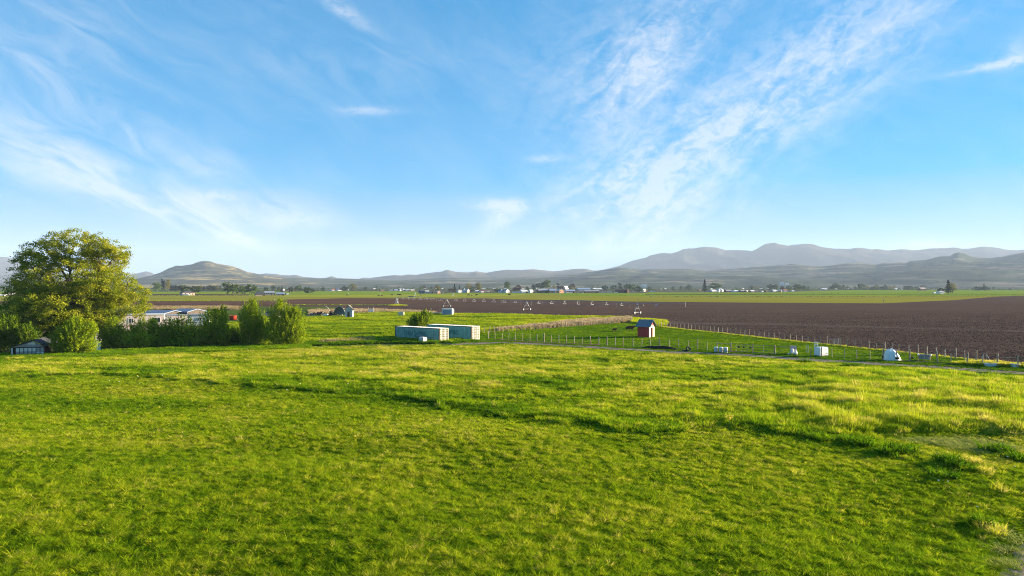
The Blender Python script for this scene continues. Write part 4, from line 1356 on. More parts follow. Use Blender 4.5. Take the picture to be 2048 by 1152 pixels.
# ------------------------------------------------------------------ shipping containers: local x along the side (0 at the door end), y across, z up
def container(px, py, label, text, H=2.59, yaw=None):
    L, W = 12.19, 2.44
    p = at(px, py)
    u = Vector((-10.7, 8.3, 0)).normalized()
    root = empty('shipping_container', p, math.atan2(u.y, u.x), label, 'shipping container', 'teal shipping containers')
    # local +x runs along u; the long side seen from the camera lies at local y = 0 and the container extends to -y
    def corr(y, sgn):
        b = MB()
        n, x0, x1 = 32, 0.16, L - 0.16
        pitch = (x1 - x0) / n
        prof = []
        for i in range(n):
            a = x0 + i * pitch
            prof += [(a, 0.0), (a + pitch * 0.30, 0.0), (a + pitch * 0.42, 0.062), (a + pitch * 0.86, 0.062)]
        prof.append((x1, 0.0))
        vs, fs = [], []
        for x, o in prof:
            vs += [(x, y + sgn * o, 0.16), (x, y + sgn * o, H - 0.10)]
        for i in range(len(prof) - 1):
            fs.append((2 * i, 2 * i + 2, 2 * i + 3, 2 * i + 1))
        return b.add(vs, fs)
    s1 = corr(-0.085, 1).build('side_wall', M_TEAL, root)
    corr(-W + 0.075, -1).build('side_wall', M_TEAL, root)
    MB().box((L - 0.12, -W + 0.1, 0.16), (L - 0.06, -0.1, H - 0.1)).build('end_wall', M_TEAL, root)
    MB().box((0.12, -W + 0.09, 0.10), (L - 0.13, -0.09, 0.15)).build('floor', M_DARKSTEEL, root)
    rf = MB()
    n = 30
    for i in range(n):
        a = 0.1 + i * (L - 0.2) / n
        rf.box((a, -W + 0.06, H - 0.06), (a + (L - 0.2) / n * 0.62, -0.06, H - 0.012))
        rf.box((a + (L - 0.2) / n * 0.62, -W + 0.06, H - 0.06), (a + (L - 0.2) / n, -0.06, H - 0.030))
    rf.build('roof', M_ROOFW, root)
    for x in (0, L - 0.15):
        for y in (-W, -0.15):
            MB().box((x, y, 0.0), (x + 0.15, y + 0.15, H)).build('corner_post', M_RUST if (x or y > -1) else M_CREAM, root)
    for y in (-W + 0.02, -0.12):
        MB().box((0.151, y, H - 0.13), (L - 0.151, y + 0.10, H - 0.015)).build('top_rail', M_RUST, root)
        MB().box((0.151, y, 0.02), (L - 0.151, y + 0.10, 0.17)).build('bottom_rail', M_RUST, root)
    MB().box((0.01, -W + 0.151, H - 0.14), (0.12, -0.151, H - 0.01)).build('door_header', M_CREAM, root)
    MB().box((0.01, -W + 0.151, 0.01), (0.12, -0.151, 0.15)).build('door_sill', M_CREAM, root)
    for k, (a, b) in enumerate(((-W + 0.155, -W / 2 - 0.008), (-W / 2 + 0.008, -0.155))):
        d = MB()
        nb = 5
        for i in range(nb):
            z0 = 0.155 + i * (H - 0.31) / nb
            z1 = z0 + (H - 0.31) / nb
            d.box((0.045, a, z0), (0.10, b, z1 - 0.16))
            d.box((0.075, a, z1 - 0.16), (0.10, b, z1))
        dr = d.build('door', M_CREAM, root)
        MB().box((0.03, a - 0.006, 0.16), (0.044, a + 0.10, H - 0.16)).build('door_edge', M_RUST, dr)
        for i in range(nb):
            z1 = 0.155 + (i + 1) * (H - 0.31) / nb
            MB().box((0.068, a + .02, z1 - 0.155), (0.0745, b - .02, z1 - 0.005)).build('rust_seam', M_DOORGAP, dr)
        for q in (0.28, 0.72):
            y = a + (b - a) * q
            lb = MB().tube([(0.015, y, 0.06), (0.015, y, H - 0.06)], 0.032, 6)
            for zz in (0.25, 0.9, 1.6, H - 0.3):
                lb.box((0.0, y - 0.07, zz), (0.044, y + 0.07, zz + 0.06))
            lb.build('lock_bar', M_WHITEP, dr)
    me, a, b = text_mesh(text, 1.0, 0.004, M_TEALDARK)
    t = link('lettering', me, root)
    w = 6.1
    sx = w / (b - a)
    t.scale = (sx, 1.35, 1)
    # text reads from the far end towards the doors: turn it to face out of the long side
    t.rotation_euler = (math.radians(90), 0, math.radians(180))
    t.location = (9.5 + a * sx, -0.012, 0.92)
    return root


container(879, 684.6, 'nearer teal shipping container with cream roof and white tank in front', 'CHINA SHIPPING')
container(943, 681.0, 'farther teal shipping container half hidden behind the nearer one', 'CHINA SHIPPING', 2.72)


def ibc(px, py, rz, label):
    root = empty('caged_tank', at(px, py), rz, label, 'tank')
    b = MB()
    for k in range(3):
        b.box((-0.6, -0.5 + k * 0.42, 0), (0.6, -0.34 + k * 0.42, 0.13))
    b.build('pallet', M_WOOD, root)
    MB().box((-0.56, -0.46, 0.135), (0.56, 0.46, 1.12)).lathe([(0.12, 1.12), (0.12, 1.17), (0, 1.17)], 10).build('bottle', M_WHITE, root)
    c = MB()
    for z in (0.2, 0.42, 0.64, 0.86, 1.1):
        c.tube([(-0.6, -0.5, z), (0.6, -0.5, z), (0.6, 0.5, z), (-0.6, 0.5, z), (-0.6, -0.5, z)], 0.014, 4)
    for i in range(7):
        x = -0.6 + i * 0.2
        for y in (-0.5, 0.5):
            c.tube([(x, y, 0.13), (x, y, 1.13)], 0.012, 4)
    for i in range(1, 5):
        y = -0.5 + i * 0.2
        for x in (-0.6, 0.6):
            c.tube([(x, y, 0.13), (x, y, 1.13)], 0.012, 4)
    c.build('cage', M_STEEL, root)
    return root


ibc(846, 686.4, -0.65, 'white caged water tank on a pallet beside the nearer container')
pp = at(846, 686.4)
tag(MB().tube([(pp.x - 1.9, pp.y + 1.7, 1.12), (pp.x + 2.1, pp.y - 0.75, 1.06)], 0.035, 6).build('rusty_pipe', M_RUST), 'thin rusty pipe lying along the container side above the white tank', 'pipe')

# ------------------------------------------------------------------ red shed
def red_shed():
    al = math.radians(33)
    B = at(1298.2, 675.6)
    # local x along the side wall towards the door end, y towards the back
    root = empty('animal_shed', B, -al, 'small red shed with grey shingle roof and pale trimmed doorway in the paddock', 'shed')
    L, W, h, r = 2.5, 3.0, 2.42, 3.55
    MB().box((-L, 0, 0), (-0.06, 0.06, h)).build('side_wall', M_BARN, root)
    MB().box((-L, W - 0.06, 0), (-0.06, W, h)).build('side_wall', M_BARN, root)
    MB().add([(-L + .0, 0.062, 0), (-L, W - 0.062, 0), (-L, W - .062, h), (-L, W / 2, r - 0.12), (-L, 0.062, h)] + [(-L + .06, 0.062, 0), (-L + .06, W - 0.062, 0), (-L + .06, W - .062, h), (-L + .06, W / 2, r - 0.12), (-L + .06, 0.062, h)],
             [(0, 1, 2, 3, 4), (9, 8, 7, 6, 5), (0, 5, 6, 1), (1, 6, 7, 2), (2, 7, 8, 3), (3, 8, 9, 4), (4, 9, 5, 0)]).build('back_wall', M_BARN, root)
    dw, dh = 0.95, 1.95
    f = MB()
    y0, y1 = W / 2 - dw / 2, W / 2 + dw / 2
    f.box((-0.06, 0.0, 0), (0.0, y0, h)).box((-0.06, y1, 0), (0.0, W, h)).box((-0.06, y0, dh), (0, y1, h))
    f.add([(-0.06, 0, h), (-0.06, W, h), (-0.06, W / 2, r - 0.1), (0, 0, h), (0, W, h), (0, W / 2, r - 0.1)], [(0, 2, 1), (3, 4, 5), (1, 2, 5, 4), (2, 0, 3, 5)])
    fw = f.build('front_wall', M_TRIM, root)
    for a, b in ((0.02, 0.62), (W - 0.62, W - 0.02)):
        t = MB()
        for k in range(4):
            z0 = 0.02 + k * 0.6
            t.box((0.003, a, z0), (0.022, b, z0 + 0.598))
        t.build('door_surround', M_TRIM, root)
    MB().add([(0.02, 0.35, h + 0.02), (0.02, W - 0.35, h + 0.02), (0.02, W / 2, r - 0.35), (0.045, 0.35, h + 0.02), (0.045, W - 0.35, h + 0.02), (0.045, W / 2, r - 0.35)],
             [(0, 2, 1), (3, 4, 5), (0, 1, 4, 3), (1, 2, 5, 4), (2, 0, 3, 5)]).build('gable_board', M_BARN, root)
    MB().box((-L + .1, 0.1, 0.0), (-0.1, W - .1, 0.03)).build('floor', M_DARK, root)
    ov, sl = 0.42, (r - h) / (W / 2)
    for sgn in (0, 1):
        def P(x, y, z):
            return (x, y if not sgn else W - y, z)
        b = MB()
        ye, ze = -0.38, h - 0.38 * sl
        vs = [P(-L - 0.3, ye, ze), P(ov, ye, ze), P(ov, W / 2, r), P(-L - 0.3, W / 2, r)]
        vs += [(x, y, z + 0.07) for x, y, z in vs]
        b.add(vs, [(0, 1, 2, 3), (7, 6, 5, 4), (0, 4, 5, 1), (1, 5, 6, 2), (2, 6, 7, 3), (3, 7, 4, 0)])
        rs = b.build('roof_slope', M_SHINGLE, root)
        c = MB()
        n = 9
        for k in range(n):
            ya = ye + (W / 2 - ye) * k / n
            za = ze + (r - ze) * k / n
            yb = ye + (W / 2 - ye) * (k + 1) / n
            zb = ze + (r - ze) * (k + 1) / n
            q = [P(-L - 0.3, ya, za + 0.10), P(ov, ya, za + 0.10), P(ov, yb, zb + 0.075), P(-L - 0.3, yb, zb + 0.075)]
            q2 = [P(-L - 0.3, ya, za + 0.072), P(ov, ya, za + 0.072)]
            c.add(q + q2, [(0, 1, 2, 3), (4, 5, 1, 0)])
        c.build('shingle_course', M_SHINGLE, rs)
    return root


red_shed()

# ------------------------------------------------------------------ animals
def skin_body(joints, edges, radii, m, sub=1):
    me = bpy.data.meshes.new('body')
    me.from_pydata(joints, edges, [])
    o = bpy.data.objects.new('body_source', me)
    C.objects.link(o)
    sk = o.modifiers.new('skin', 'SKIN')
    sk.use_smooth_shade = True
    for i, r in enumerate(radii):
        d = me.skin_vertices[0].data[i]
        d.radius = (r, r) if not isinstance(r, tuple) else r
        d.use_root = (i == 0)
    ss = o.modifiers.new('sub', 'SUBSURF')
    ss.levels = ss.render_levels = sub
    bpy.context.view_layer.update()
    out = bpy.data.meshes.new_from_object(o.evaluated_get(bpy.context.evaluated_depsgraph_get()))
    out.name = 'body'
    out.materials.clear()
    out.materials.append(m)
    bpy.data.objects.remove(o)
    return out


def cow_mesh(m, graze=False, calf=False):
    """standing bovine facing +x, about 1.35 m at the withers"""
    J = [(-0.2, 0, 0.95), (0.45, 0, 0.97), (-0.8, 0, 1.02), (0.75, 0, 1.05)]
    R = [(0.36, 0.40), (0.36, 0.40), (0.27, 0.30), (0.24, 0.30)]
    E = [(0, 1), (0, 2), (1, 3)]
    if graze:
        J += [(1.08, 0, 0.85), (1.3, 0, 0.45), (1.42, 0, 0.2)]
    else:
        J += [(1.05, 0, 1.22), (1.27, 0, 1.30), (1.58, 0, 1.16)]
    R += [0.17, 0.15, 0.09]
    E += [(3, 4), (4, 5), (5, 6)]
    for s in (-1, 1):                                    # front legs: elbow, wrist, hoof
        b = len(J)
        J += [(0.66, 0.20 * s, 0.72), (0.70, 0.19 * s, 0.38), (0.68, 0.19 * s, 0.03)]
        R += [0.12, 0.062, 0.055]
        E += [(3, b), (b, b + 1), (b + 1, b + 2)]
        b = len(J)                                       # hind legs: stifle, hock, hoof
        J += [(-0.70, 0.22 * s, 0.70), (-0.92, 0.20 * s, 0.44), (-0.84, 0.20 * s, 0.03)]
        R += [0.16, 0.068, 0.055]
        E += [(2, b), (b, b + 1), (b + 1, b + 2)]
    b = len(J)
    J += [(-1.06, 0, 1.08), (-1.14, 0, 0.55)]
    R += [0.035, 0.03]
    E += [(2, b), (b, b + 1)]
    hz = J[5]
    for s in (-1, 1):
        b = len(J)
        J += [(hz[0] - 0.06, 0.22 * s, hz[2] + 0.03)]
        R += [0.03]
        E += [(5, b)]
    return skin_body(J, E, R, m)


ME_COW = cow_mesh(M_COW)
ME_COWB = cow_mesh(M_COWB)
ME_GRAZE = cow_mesh(M_COWB, True)


def cow(name, me, px, py, rz, scale, label, group=None, cat='cow'):
    o = empty(name, at(px, py), rz, label, cat, group)
    o.scale = (scale,) * 3
    link('body', me, o)
    return o


cow('cow', ME_COW, 1260, 663.0, -0.10, 0.98, 'reddish brown cow standing side on beside the red shed')
cow('calf', ME_COW, 1229, 663.4, -0.9, 0.60, 'small brown calf standing behind the reddish cow', cat='calf')
for i, (x, y, me, rz, sc, lb) in enumerate(((694, 591.6, ME_GRAZE, 0.2, 1.0, 'black cow alone at the far end of the pasture under the big olive tree'), (757.5, 592.4, ME_GRAZE, 3.0, 1.0, 'black cow grazing nearest the olive strip, first of a close pair'),
                                            (763.5, 592.6, ME_GRAZE, 0.4, 0.9, 'smaller black cow close behind the first of the grazing pair'), (783.8, 591.0, ME_COWB, 0.3, 1.1, 'black cow standing alone above the pivot centre'),
                                            (796, 591.2, ME_GRAZE, 0.1, 1.25, 'black grazing cow just ahead of the biggest black cow'), (800.6, 591.2, ME_COWB, 3.0, 1.3, 'biggest black cow in the yellow pasture below the long barn'),
                                            (841.5, 591.4, ME_GRAZE, 0.2, 0.9, 'black cow below the dark blue house'), (937, 592.0, ME_GRAZE, 0.2, 1.25, 'black grazing cow below the white gabled farmhouse'),
                                            (943.5, 592.2, ME_COWB, 0.5, 0.8, 'black calf between the two cows below the white farmhouse'), (952.6, 592.0, ME_COWB, 0.1, 1.3, 'black cow standing below the bare olive tree'),
                                            (1018.6, 591.5, ME_COWB, 0.1, 1.4, 'lone black cow below the teal roofed houses'))):
    cow('black_cow', me, x, y, rz, sc, lb, 'black cattle in the yellow pasture')

# ------------------------------------------------------------------ fences: a thing each, posts and wires its parts
def post_mesh(h, r, m, seed):
    rr = random.Random(seed)
    return MB().tube([(0, 0, -0.3), (rr.uniform(-.03, .03), rr.uniform(-.03, .03), h)], [r, r * 0.9], 7).mesh('post', m, False)


POSTS = [post_mesh(h, r, m, i) for i, (h, r, m) in enumerate(((1.42, 0.055, M_POST), (1.36, 0.048, M_POSTL), (1.48, 0.062, M_POST), (1.30, 0.045, M_POSTL), (1.40, 0.055, M_WOOD)))]


def fence(name, px_posts, label, wires=(0.35, 0.75, 1.2), group='post and wire fences of the paddock', hmul=1.0, seed=0, thick=None):
    rr = random.Random(seed)
    P = [at(*p) for p in px_posts]
    root = empty(name, P[0], 0, label, 'fence', group)
    for i, p in enumerate(P):
        me = POSTS[rr.randrange(5)] if not (thick and i in thick) else POSTS[2]
        o = link('post', me, root, p - P[0])
        s = hmul * rr.uniform(0.93, 1.07) * (1.08 if thick and i in thick else 1)
        w = (1.75 if thick and i in thick else 1.25) * rr.uniform(0.85, 1.15)
        o.scale = (w, w, s)
        o.rotation_euler = (rr.uniform(-.05, .05), rr.uniform(-.06, .06), rr.uniform(0, 6.28))
    for z in wires:
        pts = []
        for a, b in zip(P[:-1], P[1:]):
            pts += [a - P[0] + Vector((0, 0, z)), (a + b) / 2 - P[0] + Vector((0, 0, z - 0.02))]
        pts.append(P[-1] - P[0] + Vector((0, 0, z)))
        MB().tube(pts, 0.008, 3).build('wire', M_WIRE, root)
    return root


fence('post_fence', [(976.5, 678.2), (990, 678.6), (1004, 679.2), (1017, 679.9), (1030.5, 680.8), (1045, 681.6), (1059.6, 682.3), (1073.5, 683.3), (1088, 684.3), (1103, 684.9), (1118, 685.6), (1133, 686.3), (1149, 687), (1165, 688), (1181.5, 689), (1197.5, 690),
                     (1214, 690.9), (1231, 691.6), (1247, 692), (1266, 692.8), (1283, 693.6), (1301, 694.6), (1319.5, 694.6), (1338.5, 695.4), (1357, 695.2), (1377, 696.6), (1395, 698.4), (1414.5, 700.2), (1434, 701.4)],
      'wooden post fence along the track in front of the red shed', thick=(0, 8, 14, 16, 22, 26), seed=1)
fence('post_fence', [(1621, 713), (1643, 713.8), (1664.5, 715.2), (1689.5, 716.6), (1713.5, 717.4), (1740, 718.8), (1766, 719.4), (1793, 721.6), (1820, 722), (1849, 723.4), (1875.5, 724.8), (1902.5, 728), (1934, 729.4), (1965, 731), (1995.5, 731.6)],
      'wooden post fence running past the white dome hutch', thick=(6, 8, 10, 12, 14), seed=2)
fence('post_fence', [(1317, 653), (1323, 653.8), (1329, 654.6), (1335, 655.3), (1341, 656.2), (1348, 657), (1354.6, 657.8), (1361.5, 658.6), (1368.5, 659.5), (1376, 660.3), (1383, 661.2), (1390.5, 662), (1398, 662.8), (1405.5, 663.5), (1413, 664.2), (1420.5, 665), (1429, 666),
                     (1437, 666.8), (1445.5, 667.6), (1454, 668.7), (1462, 669.6), (1471, 670.8), (1480.5, 672), (1489.5, 672.8), (1498.5, 673.8), (1508.5, 674.8), (1518, 676), (1528, 677), (1538, 678), (1548.5, 679.2), (1559.5, 680.4), (1570, 681.6), (1581, 682.8), (1592.5, 684),
                     (1604.5, 685.6), (1616, 686.6), (1629, 687.8), (1641.5, 689), (1654.5, 690), (1667, 691.5), (1681, 693), (1695, 694.5), (1709.5, 696.2), (1722.5, 697.6), (1738.5, 699.4), (1753.5, 700.9), (1771, 702.8), (1783.5, 704), (1798, 705.2), (1817.5, 707.6), (1836.5, 710), (1854, 711.6), (1872.5, 713.8), (1891, 715.8), (1910.5, 718), (1930, 720), (1952.5, 722.4), (1974, 725)],
      'long wooden post fence between the paddock and the tilled field', seed=3, thick=(46, 54, 56))
fence('post_fence', [(960, 667.2), (969, 666.8), (979, 666.2), (988.5, 665.6), (998, 664.9), (1007, 664.2), (1016.5, 663.5), (1025, 662.8), (1034, 662.1), (1043, 661.4), (1051, 660.7), (1060, 660), (1069, 659.3), (1077, 658.7), (1085.5, 658.1), (1093, 657.6), (1101, 657), (1108.5, 656.4), (1116, 655.8), (1124, 655.2),
                     (1132, 654.5), (1139.5, 654), (1147, 653.5), (1154, 653), (1161, 652.4), (1168, 651.6), (1175.5, 650.9), (1182, 650.4), (1188.5, 649.9), (1195, 649.4), (1202, 648.8), (1208, 648.4), (1215, 647.9), (1221, 647.3), (1227, 646.8), (1236, 645.9), (1245.5, 645)],
      'wooden post fence in front of the strip of tall dry grass', seed=4, thick=(12, 20, 32, 36))


def rail_panel(name, a, b, label, h=1.35, rails=(0.95,), brace=False, group=None):
    """two posts and horizontal poles between them"""
    A, B = at(*a), at(*b)
    root = empty(name, A, 0, label, 'fence panel', group)
    v = B - A
    link('post', POSTS[2], root, (0, 0, 0)).scale = (1.7, 1.7, h / 1.48)
    link('post', POSTS[2], root, v).scale = (1.7, 1.7, h / 1.48)
    for z in rails:
        MB().tube([(0, 0, z), tuple(v + Vector((0, 0, z)))], 0.05, 6).build('rail', M_POST, root)
    if brace:
        MB().tube([(v.x * 0.05, v.y * 0.05, 0.1), (v.x * 0.9, v.y * 0.9, rails[0])], 0.03, 5).build('brace', M_POST, root)
    return root


rail_panel('brace_panel', (1245.5, 645), (1261, 646), 'timber brace panel with a pale top rail at the corner of the dry grass', 1.5, (1.3,))
rail_panel('brace_panel', (1434.5, 701.4), (1461.5, 703.2), 'timber rail panel behind the three white topped barrels', 1.45, (1.2,))
rail_panel('brace_panel', (1549.5, 708.6), (1580.5, 709.4), 'timber rail panel with a slanting stick beside the clutter of drums', 1.4, (1.15,), True)
rail_panel('brace_panel', (1995.5, 731.8), (2036.5, 734), 'timber rail panel with a hose draped over it by the end trough', 1.5, (1.15,))


def tube_gate(a, b, label, h=1.25, n=2, m=None, mid=True):
    A, B = at(*a), at(*b)
    v = B - A
    root = empty('field_gate', A, math.atan2(v.y, v.x), label, 'gate', 'tubular gates of the paddock')
    L = v.length
    z0 = 0.12
    MB().tube([(0.05, 0, z0), (L - 0.05, 0, z0), (L - 0.05, 0, h), (0.05, 0, h), (0.05, 0, z0)], 0.035, 6).build('gate_frame', m or M_GATE, root)
    for k in range(n):
        z = z0 + (h - z0) * (k + 1) / (n + 1)
        MB().tube([(0.05, 0, z), (L - 0.05, 0, z)], 0.022, 5).build('gate_bar', m or M_GATE, root)
    if mid:
        MB().tube([(L / 2, 0, z0), (L / 2, 0, h)], 0.025, 5).build('gate_stile', m or M_GATE, root)
    return root


tube_gate((1462, 703.6), (1483, 704.8), 'grey tubular gate next to the barrels with the first black bucket on it', 1.3)
tube_gate((1483.5, 704.8), (1505, 706.2), 'grey tubular gate carrying two black buckets in the middle of the row', 1.3)
tube_gate((1506, 706.3), (1548.5, 708.4), 'long grey tubular gate with two bars and no buckets', 1.3)
tube_gate((2042, 735), (2085, 739), 'dark steel gate at the photo edge past the end trough', 1.35, 2, M_DARKSTEEL)
g_posts = [(1505.3, 706.2, 'wooden gate post between the bucket gate and the long gate')]
for x, y, lb in g_posts:
    tag(link('gate_post', POSTS[2].copy(), None, at(x, y)), lb, 'post')


def bucket(px, py, z, label, r=0.17, h=0.25, group='black feed buckets'):
    p = at(px, py)
    root = empty('feed_bucket', (p.x, p.y - 0.22, z), 0, label, 'bucket', group)
    MB().lathe([(0, 0), (r * 0.8, 0), (r, h), (r * 0.93, h), (r * 0.75, 0.03), (0, 0.03)], 12).build('pail', M_BLACK, root, True)
    MB().tube([(-r, 0, h), (-r * 0.7, 0, h + 0.13), (0, 0, h + 0.18), (r * 0.7, 0, h + 0.13), (r, 0, h)], 0.012, 4).build('handle', M_DARKSTEEL, root)
    return root


for x, y, z, lb in ((1487, 705, 0.72, 'black feed bucket hung on the gate nearest the barrels'), (1500, 705.8, 0.70, 'black feed bucket hung beside the gate post'), (1477, 704.4, 0.72, 'black feed bucket hung at the barrel end of the first gate'),
                    (1764.5, 719.2, 0.3, 'black feed bucket hung low on the post before the yellow crate'), (1769.5, 719.4, 0.3, 'black feed bucket hung under the yellow crate'),
                    (1791, 721.6, 0.28, 'black feed bucket at the foot of the white dome hutch, nearer the yellow crate'), (1795.5, 721.6, 0.28, 'black feed bucket at the foot of the white dome hutch, nearer the slatted manger'),
                    (1823.5, 722, 0.35, 'black and white feed bucket hung between hutch and manger')):
    bucket(x, y, z, lb)

# three barrels with white tops
def barrel(px, py, label):
    root = empty('barrel', at(px, py), 0, label, 'barrel', 'barrels standing in a row on the verge')
    MB().lathe([(0, 0), (0.27, 0), (0.30, 0.05), (0.30, 0.78), (0.27, 0.82), (0, 0.82)], 16).build('drum', M_WHITEP, root, True)
    MB().lathe([(0.315, 0.22), (0.325, 0.25), (0.315, 0.28)], 16).build('hoop', M_STEEL, root)
    MB().lathe([(0.315, 0.76), (0.32, 0.87), (0.27, 0.90), (0, 0.90)], 16).build('lid', M_WHITE, root, True)
    return root


barrel(1432, 705.2, 'white barrel at the shed end of the row of three')
barrel(1442, 705.6, 'white barrel in the middle of the row of three')
barrel(1451.5, 706.2, 'white barrel at the gate end of the row of three')

# tyres and dark heap
def tyre(loc, rot, label):
    root = empty('old_tyre', loc, 0, label, 'tyre')
    root.rotation_euler = rot
    V = []
    prof = [(0.24, -0.09), (0.36, -0.11), (0.42, -0.07), (0.43, 0), (0.42, 0.07), (0.36, 0.11), (0.24, 0.09), (0.22, 0), (0.24, -0.09)]
    MB().lathe(prof, 18).build('tread', M_BLACK, root, True)
    return root


hp = at(1377, 703)
tyre((hp.x, hp.y, 0.40), (1.25, 0, 0.3), 'black tyre leaning upright beside the track')
tyre((hp.x - 0.55, hp.y + 0.1, 0.12), (0.1, 0.05, 0), 'black tyre lying flat beside the leaning tyre')


def heap(name, px0, py0, px1, py1, w, h, m, label, seed, cat='heap'):
    A, B = at(px0, py0), at(px1, py1)
    v = B - A
    L = v.length
    r = np.random.default_rng(seed)
    nx, ny = 40, 12
    V, Fc = [], []
    for j in range(ny + 1):
        for i in range(nx + 1):
            s, t = i / nx, j / ny
            e = math.sin(math.pi * s) ** 0.5 * math.sin(math.pi * t)
            z = h * e * (0.55 + 0.9 * float(fbm(s * 9 + seed, t * 4, seed, 3)))
            V.append((s * L, (t - 0.5) * w, z - 0.02))
    for j in range(ny):
        for i in range(nx):
            a = j * (nx + 1) + i
            Fc.append((a, a + 1, a + nx + 2, a + nx + 1))
    o = MB().add(V, Fc).build(name, m, None, False, A)
    o.rotation_euler = (0, 0, math.atan2(v.y, v.x))
    return tag(o, label, cat)


heap('manure_heap', 1284, 695.5, 1356, 699.5, 1.6, 0.5, M_SOILHEAP, 'long low dark heap of manure along the fence', 3)

# ------------------------------------------------------------------ hutches and clutter by the fence
def dome_hutch():
    p = at(1792.5, 722.2)
    root = empty('calf_hutch', (p.x, p.y + 0.9, 0), math.radians(14), 'large white plastic dome shaped calf hutch behind the fence', 'hutch')
    # shell: rounded section that slopes down towards the opening at +x
    n, V, Fc = 13, [], []
    xs = [(-0.95, 1.25, 1.45), (-0.7, 1.42, 1.62), (-0.2, 1.45, 1.66), (0.3, 1.40, 1.40), (0.72, 1.30, 0.98), (0.95, 1.25, 0.25)]
    for x, w, h in xs:
        for k in range(n):
            th = math.pi * k / (n - 1)
            V.append((x, -math.cos(th) * w / 2 * (1 - 0.12 * math.sin(th)), max(0.0, h * math.sin(th) ** 0.75)))
    for i in range(len(xs) - 1):
        for k in range(n - 1):
            a = i * n + k
            Fc.append((a, a + 1, a + n + 1, a + n))
    Fc.append(tuple(range(n))[::-1])
    MB().add(V, Fc).build('shell', M_WHITE, root, True)
    rb = MB()
    for x, w, h in xs[1:4]:
        pts = []
        for k in range(n):
            th = math.pi * k / (n - 1)
            pts.append((x, -math.cos(th) * w / 2 * (1 - 0.12 * math.sin(th)) * 1.01, max(0.0, h * math.sin(th) ** 0.75) * 1.005))
        rb.tube(pts, 0.03, 5)
    rb.build('rib', M_WHITE, root, True)
    MB().lathe([(0.12, 0), (0.12, 0.06), (0.10, 0.08), (0, 0.08)], 10, (-0.2, 0, 1.63)).build('vent_cap', M_WHITE, root)
    MB().box((-1.0, -0.68, -0.02), (1.0, 0.68, 0.0)).build('base_rim', M_WHITE, root)
    return root


dome_hutch()


def box_hutch():
    p = at(1646, 713.2)
    root = empty('box_hutch', (p.x, p.y + 0.55, 0), math.radians(26), 'white ribbed plastic box hutch on dark skids behind the fence', 'hutch')
    b = MB()
    b.box((-0.84, -0.55, 0.16), (0.84, 0.55, 1.25))
    b.add([(-0.84, -0.55, 1.251), (0.84, -0.55, 1.251), (0.84, 0.55, 1.251), (-0.84, 0.55, 1.251), (-0.72, -0.43, 1.38), (0.72, -0.43, 1.38), (0.72, 0.43, 1.38), (-0.72, 0.43, 1.38)],
          [(4, 5, 6, 7), (0, 1, 5, 4), (1, 2, 6, 5), (2, 3, 7, 6), (3, 0, 4, 7)])
    b.build('shell', M_WHITE, root)
    for k in range(5):
        MB().box((-0.80, -0.575, 0.34 + k * 0.18), (0.2, -0.551, 0.42 + k * 0.18)).build('rib', M_WHITE, root)
    for x in (-0.75, -0.12, 0.5):
        MB().box((x, -0.5, 0), (x + 0.26, 0.5, 0.158)).build('skid', M_DARKSTEEL, root)
    MB().box((0.30, -0.59, 0.35), (0.66, -0.552, 0.46)).build('handle', M_GATE, root)
    return root


box_hutch()


def crate(px, py, sx, sy, sz, m, label, name='crate', z=0.0, rz=0.0, dy=0.0, cat='crate'):
    p = at(px, py)
    root = empty(name, (p.x, p.y + dy, z), rz, label, cat)
    t = 0.035
    MB().box((-sx / 2 + .02, -sy / 2 + .02, 0.0), (sx / 2 - .02, sy / 2 - .02, sz - 0.04)).build('body', m, root)
    MB().box((-sx / 2 + .01, -sy / 2 + .01, sz - 0.038), (sx / 2 - .01, sy / 2 - .01, sz)).build('lid', m, root)
    fr = MB()
    for z_ in (0.08, sz * 0.36, sz * 0.66):
        fr.box((-sx / 2, -sy / 2, z_), (sx / 2, -sy / 2 + 0.018, z_ + 0.06))
        fr.box((-sx / 2, sy / 2 - 0.018, z_), (sx / 2, sy / 2, z_ + 0.06))
        fr.box((sx / 2 - 0.018, -sy / 2 + .02, z_), (sx / 2, sy / 2 - .02, z_ + 0.06))
    fr.build('rib', m, root)
    return root


crate(1774.5, 712.0, 0.72, 0.6, 0.95, M_YELLOW2, 'yellow plastic crate with a gridded side behind the post', dy=0.6)
tp = at(1784, 704.5)
crate(1783, 705.2, 1.3, 0.9, 0.5, M_BLUEGREY, 'flat blue grey covered crate behind the yellow one')
crate(1593.5, 709.8, 0.8, 0.7, 1.25, M_BLUEGREY, 'tall blue grey covered bin at the back of the clutter', 'covered_bin', dy=1.2, cat='bin')


def drum(px, py, r, h, m, m2, label, dy=0.0):
    p = at(px, py)
    root = empty('drum', (p.x, p.y + dy, 0), 0, label, 'drum')
    MB().lathe([(r * .98, h * 0.32), (r, h * 0.4), (r, h * 0.95), (r * .9, h), (0, h)], 14).build('shell', m, root, True)
    MB().lathe([(0, 0), (r * 1.02, 0), (r * 1.02, h * 0.32), (r * .9, h * 0.33)], 14).build('base', m2, root, True)
    return root


drum(1584, 710.2, 0.20, 0.95, M_WHITE, M_YELLOW2, 'white drum on a yellow base beside the timber post')
drum(1577.5, 709.6, 0.13, 0.26, M_WHITE, M_WHITE, 'small white pail on the grass at the foot of the timber post')


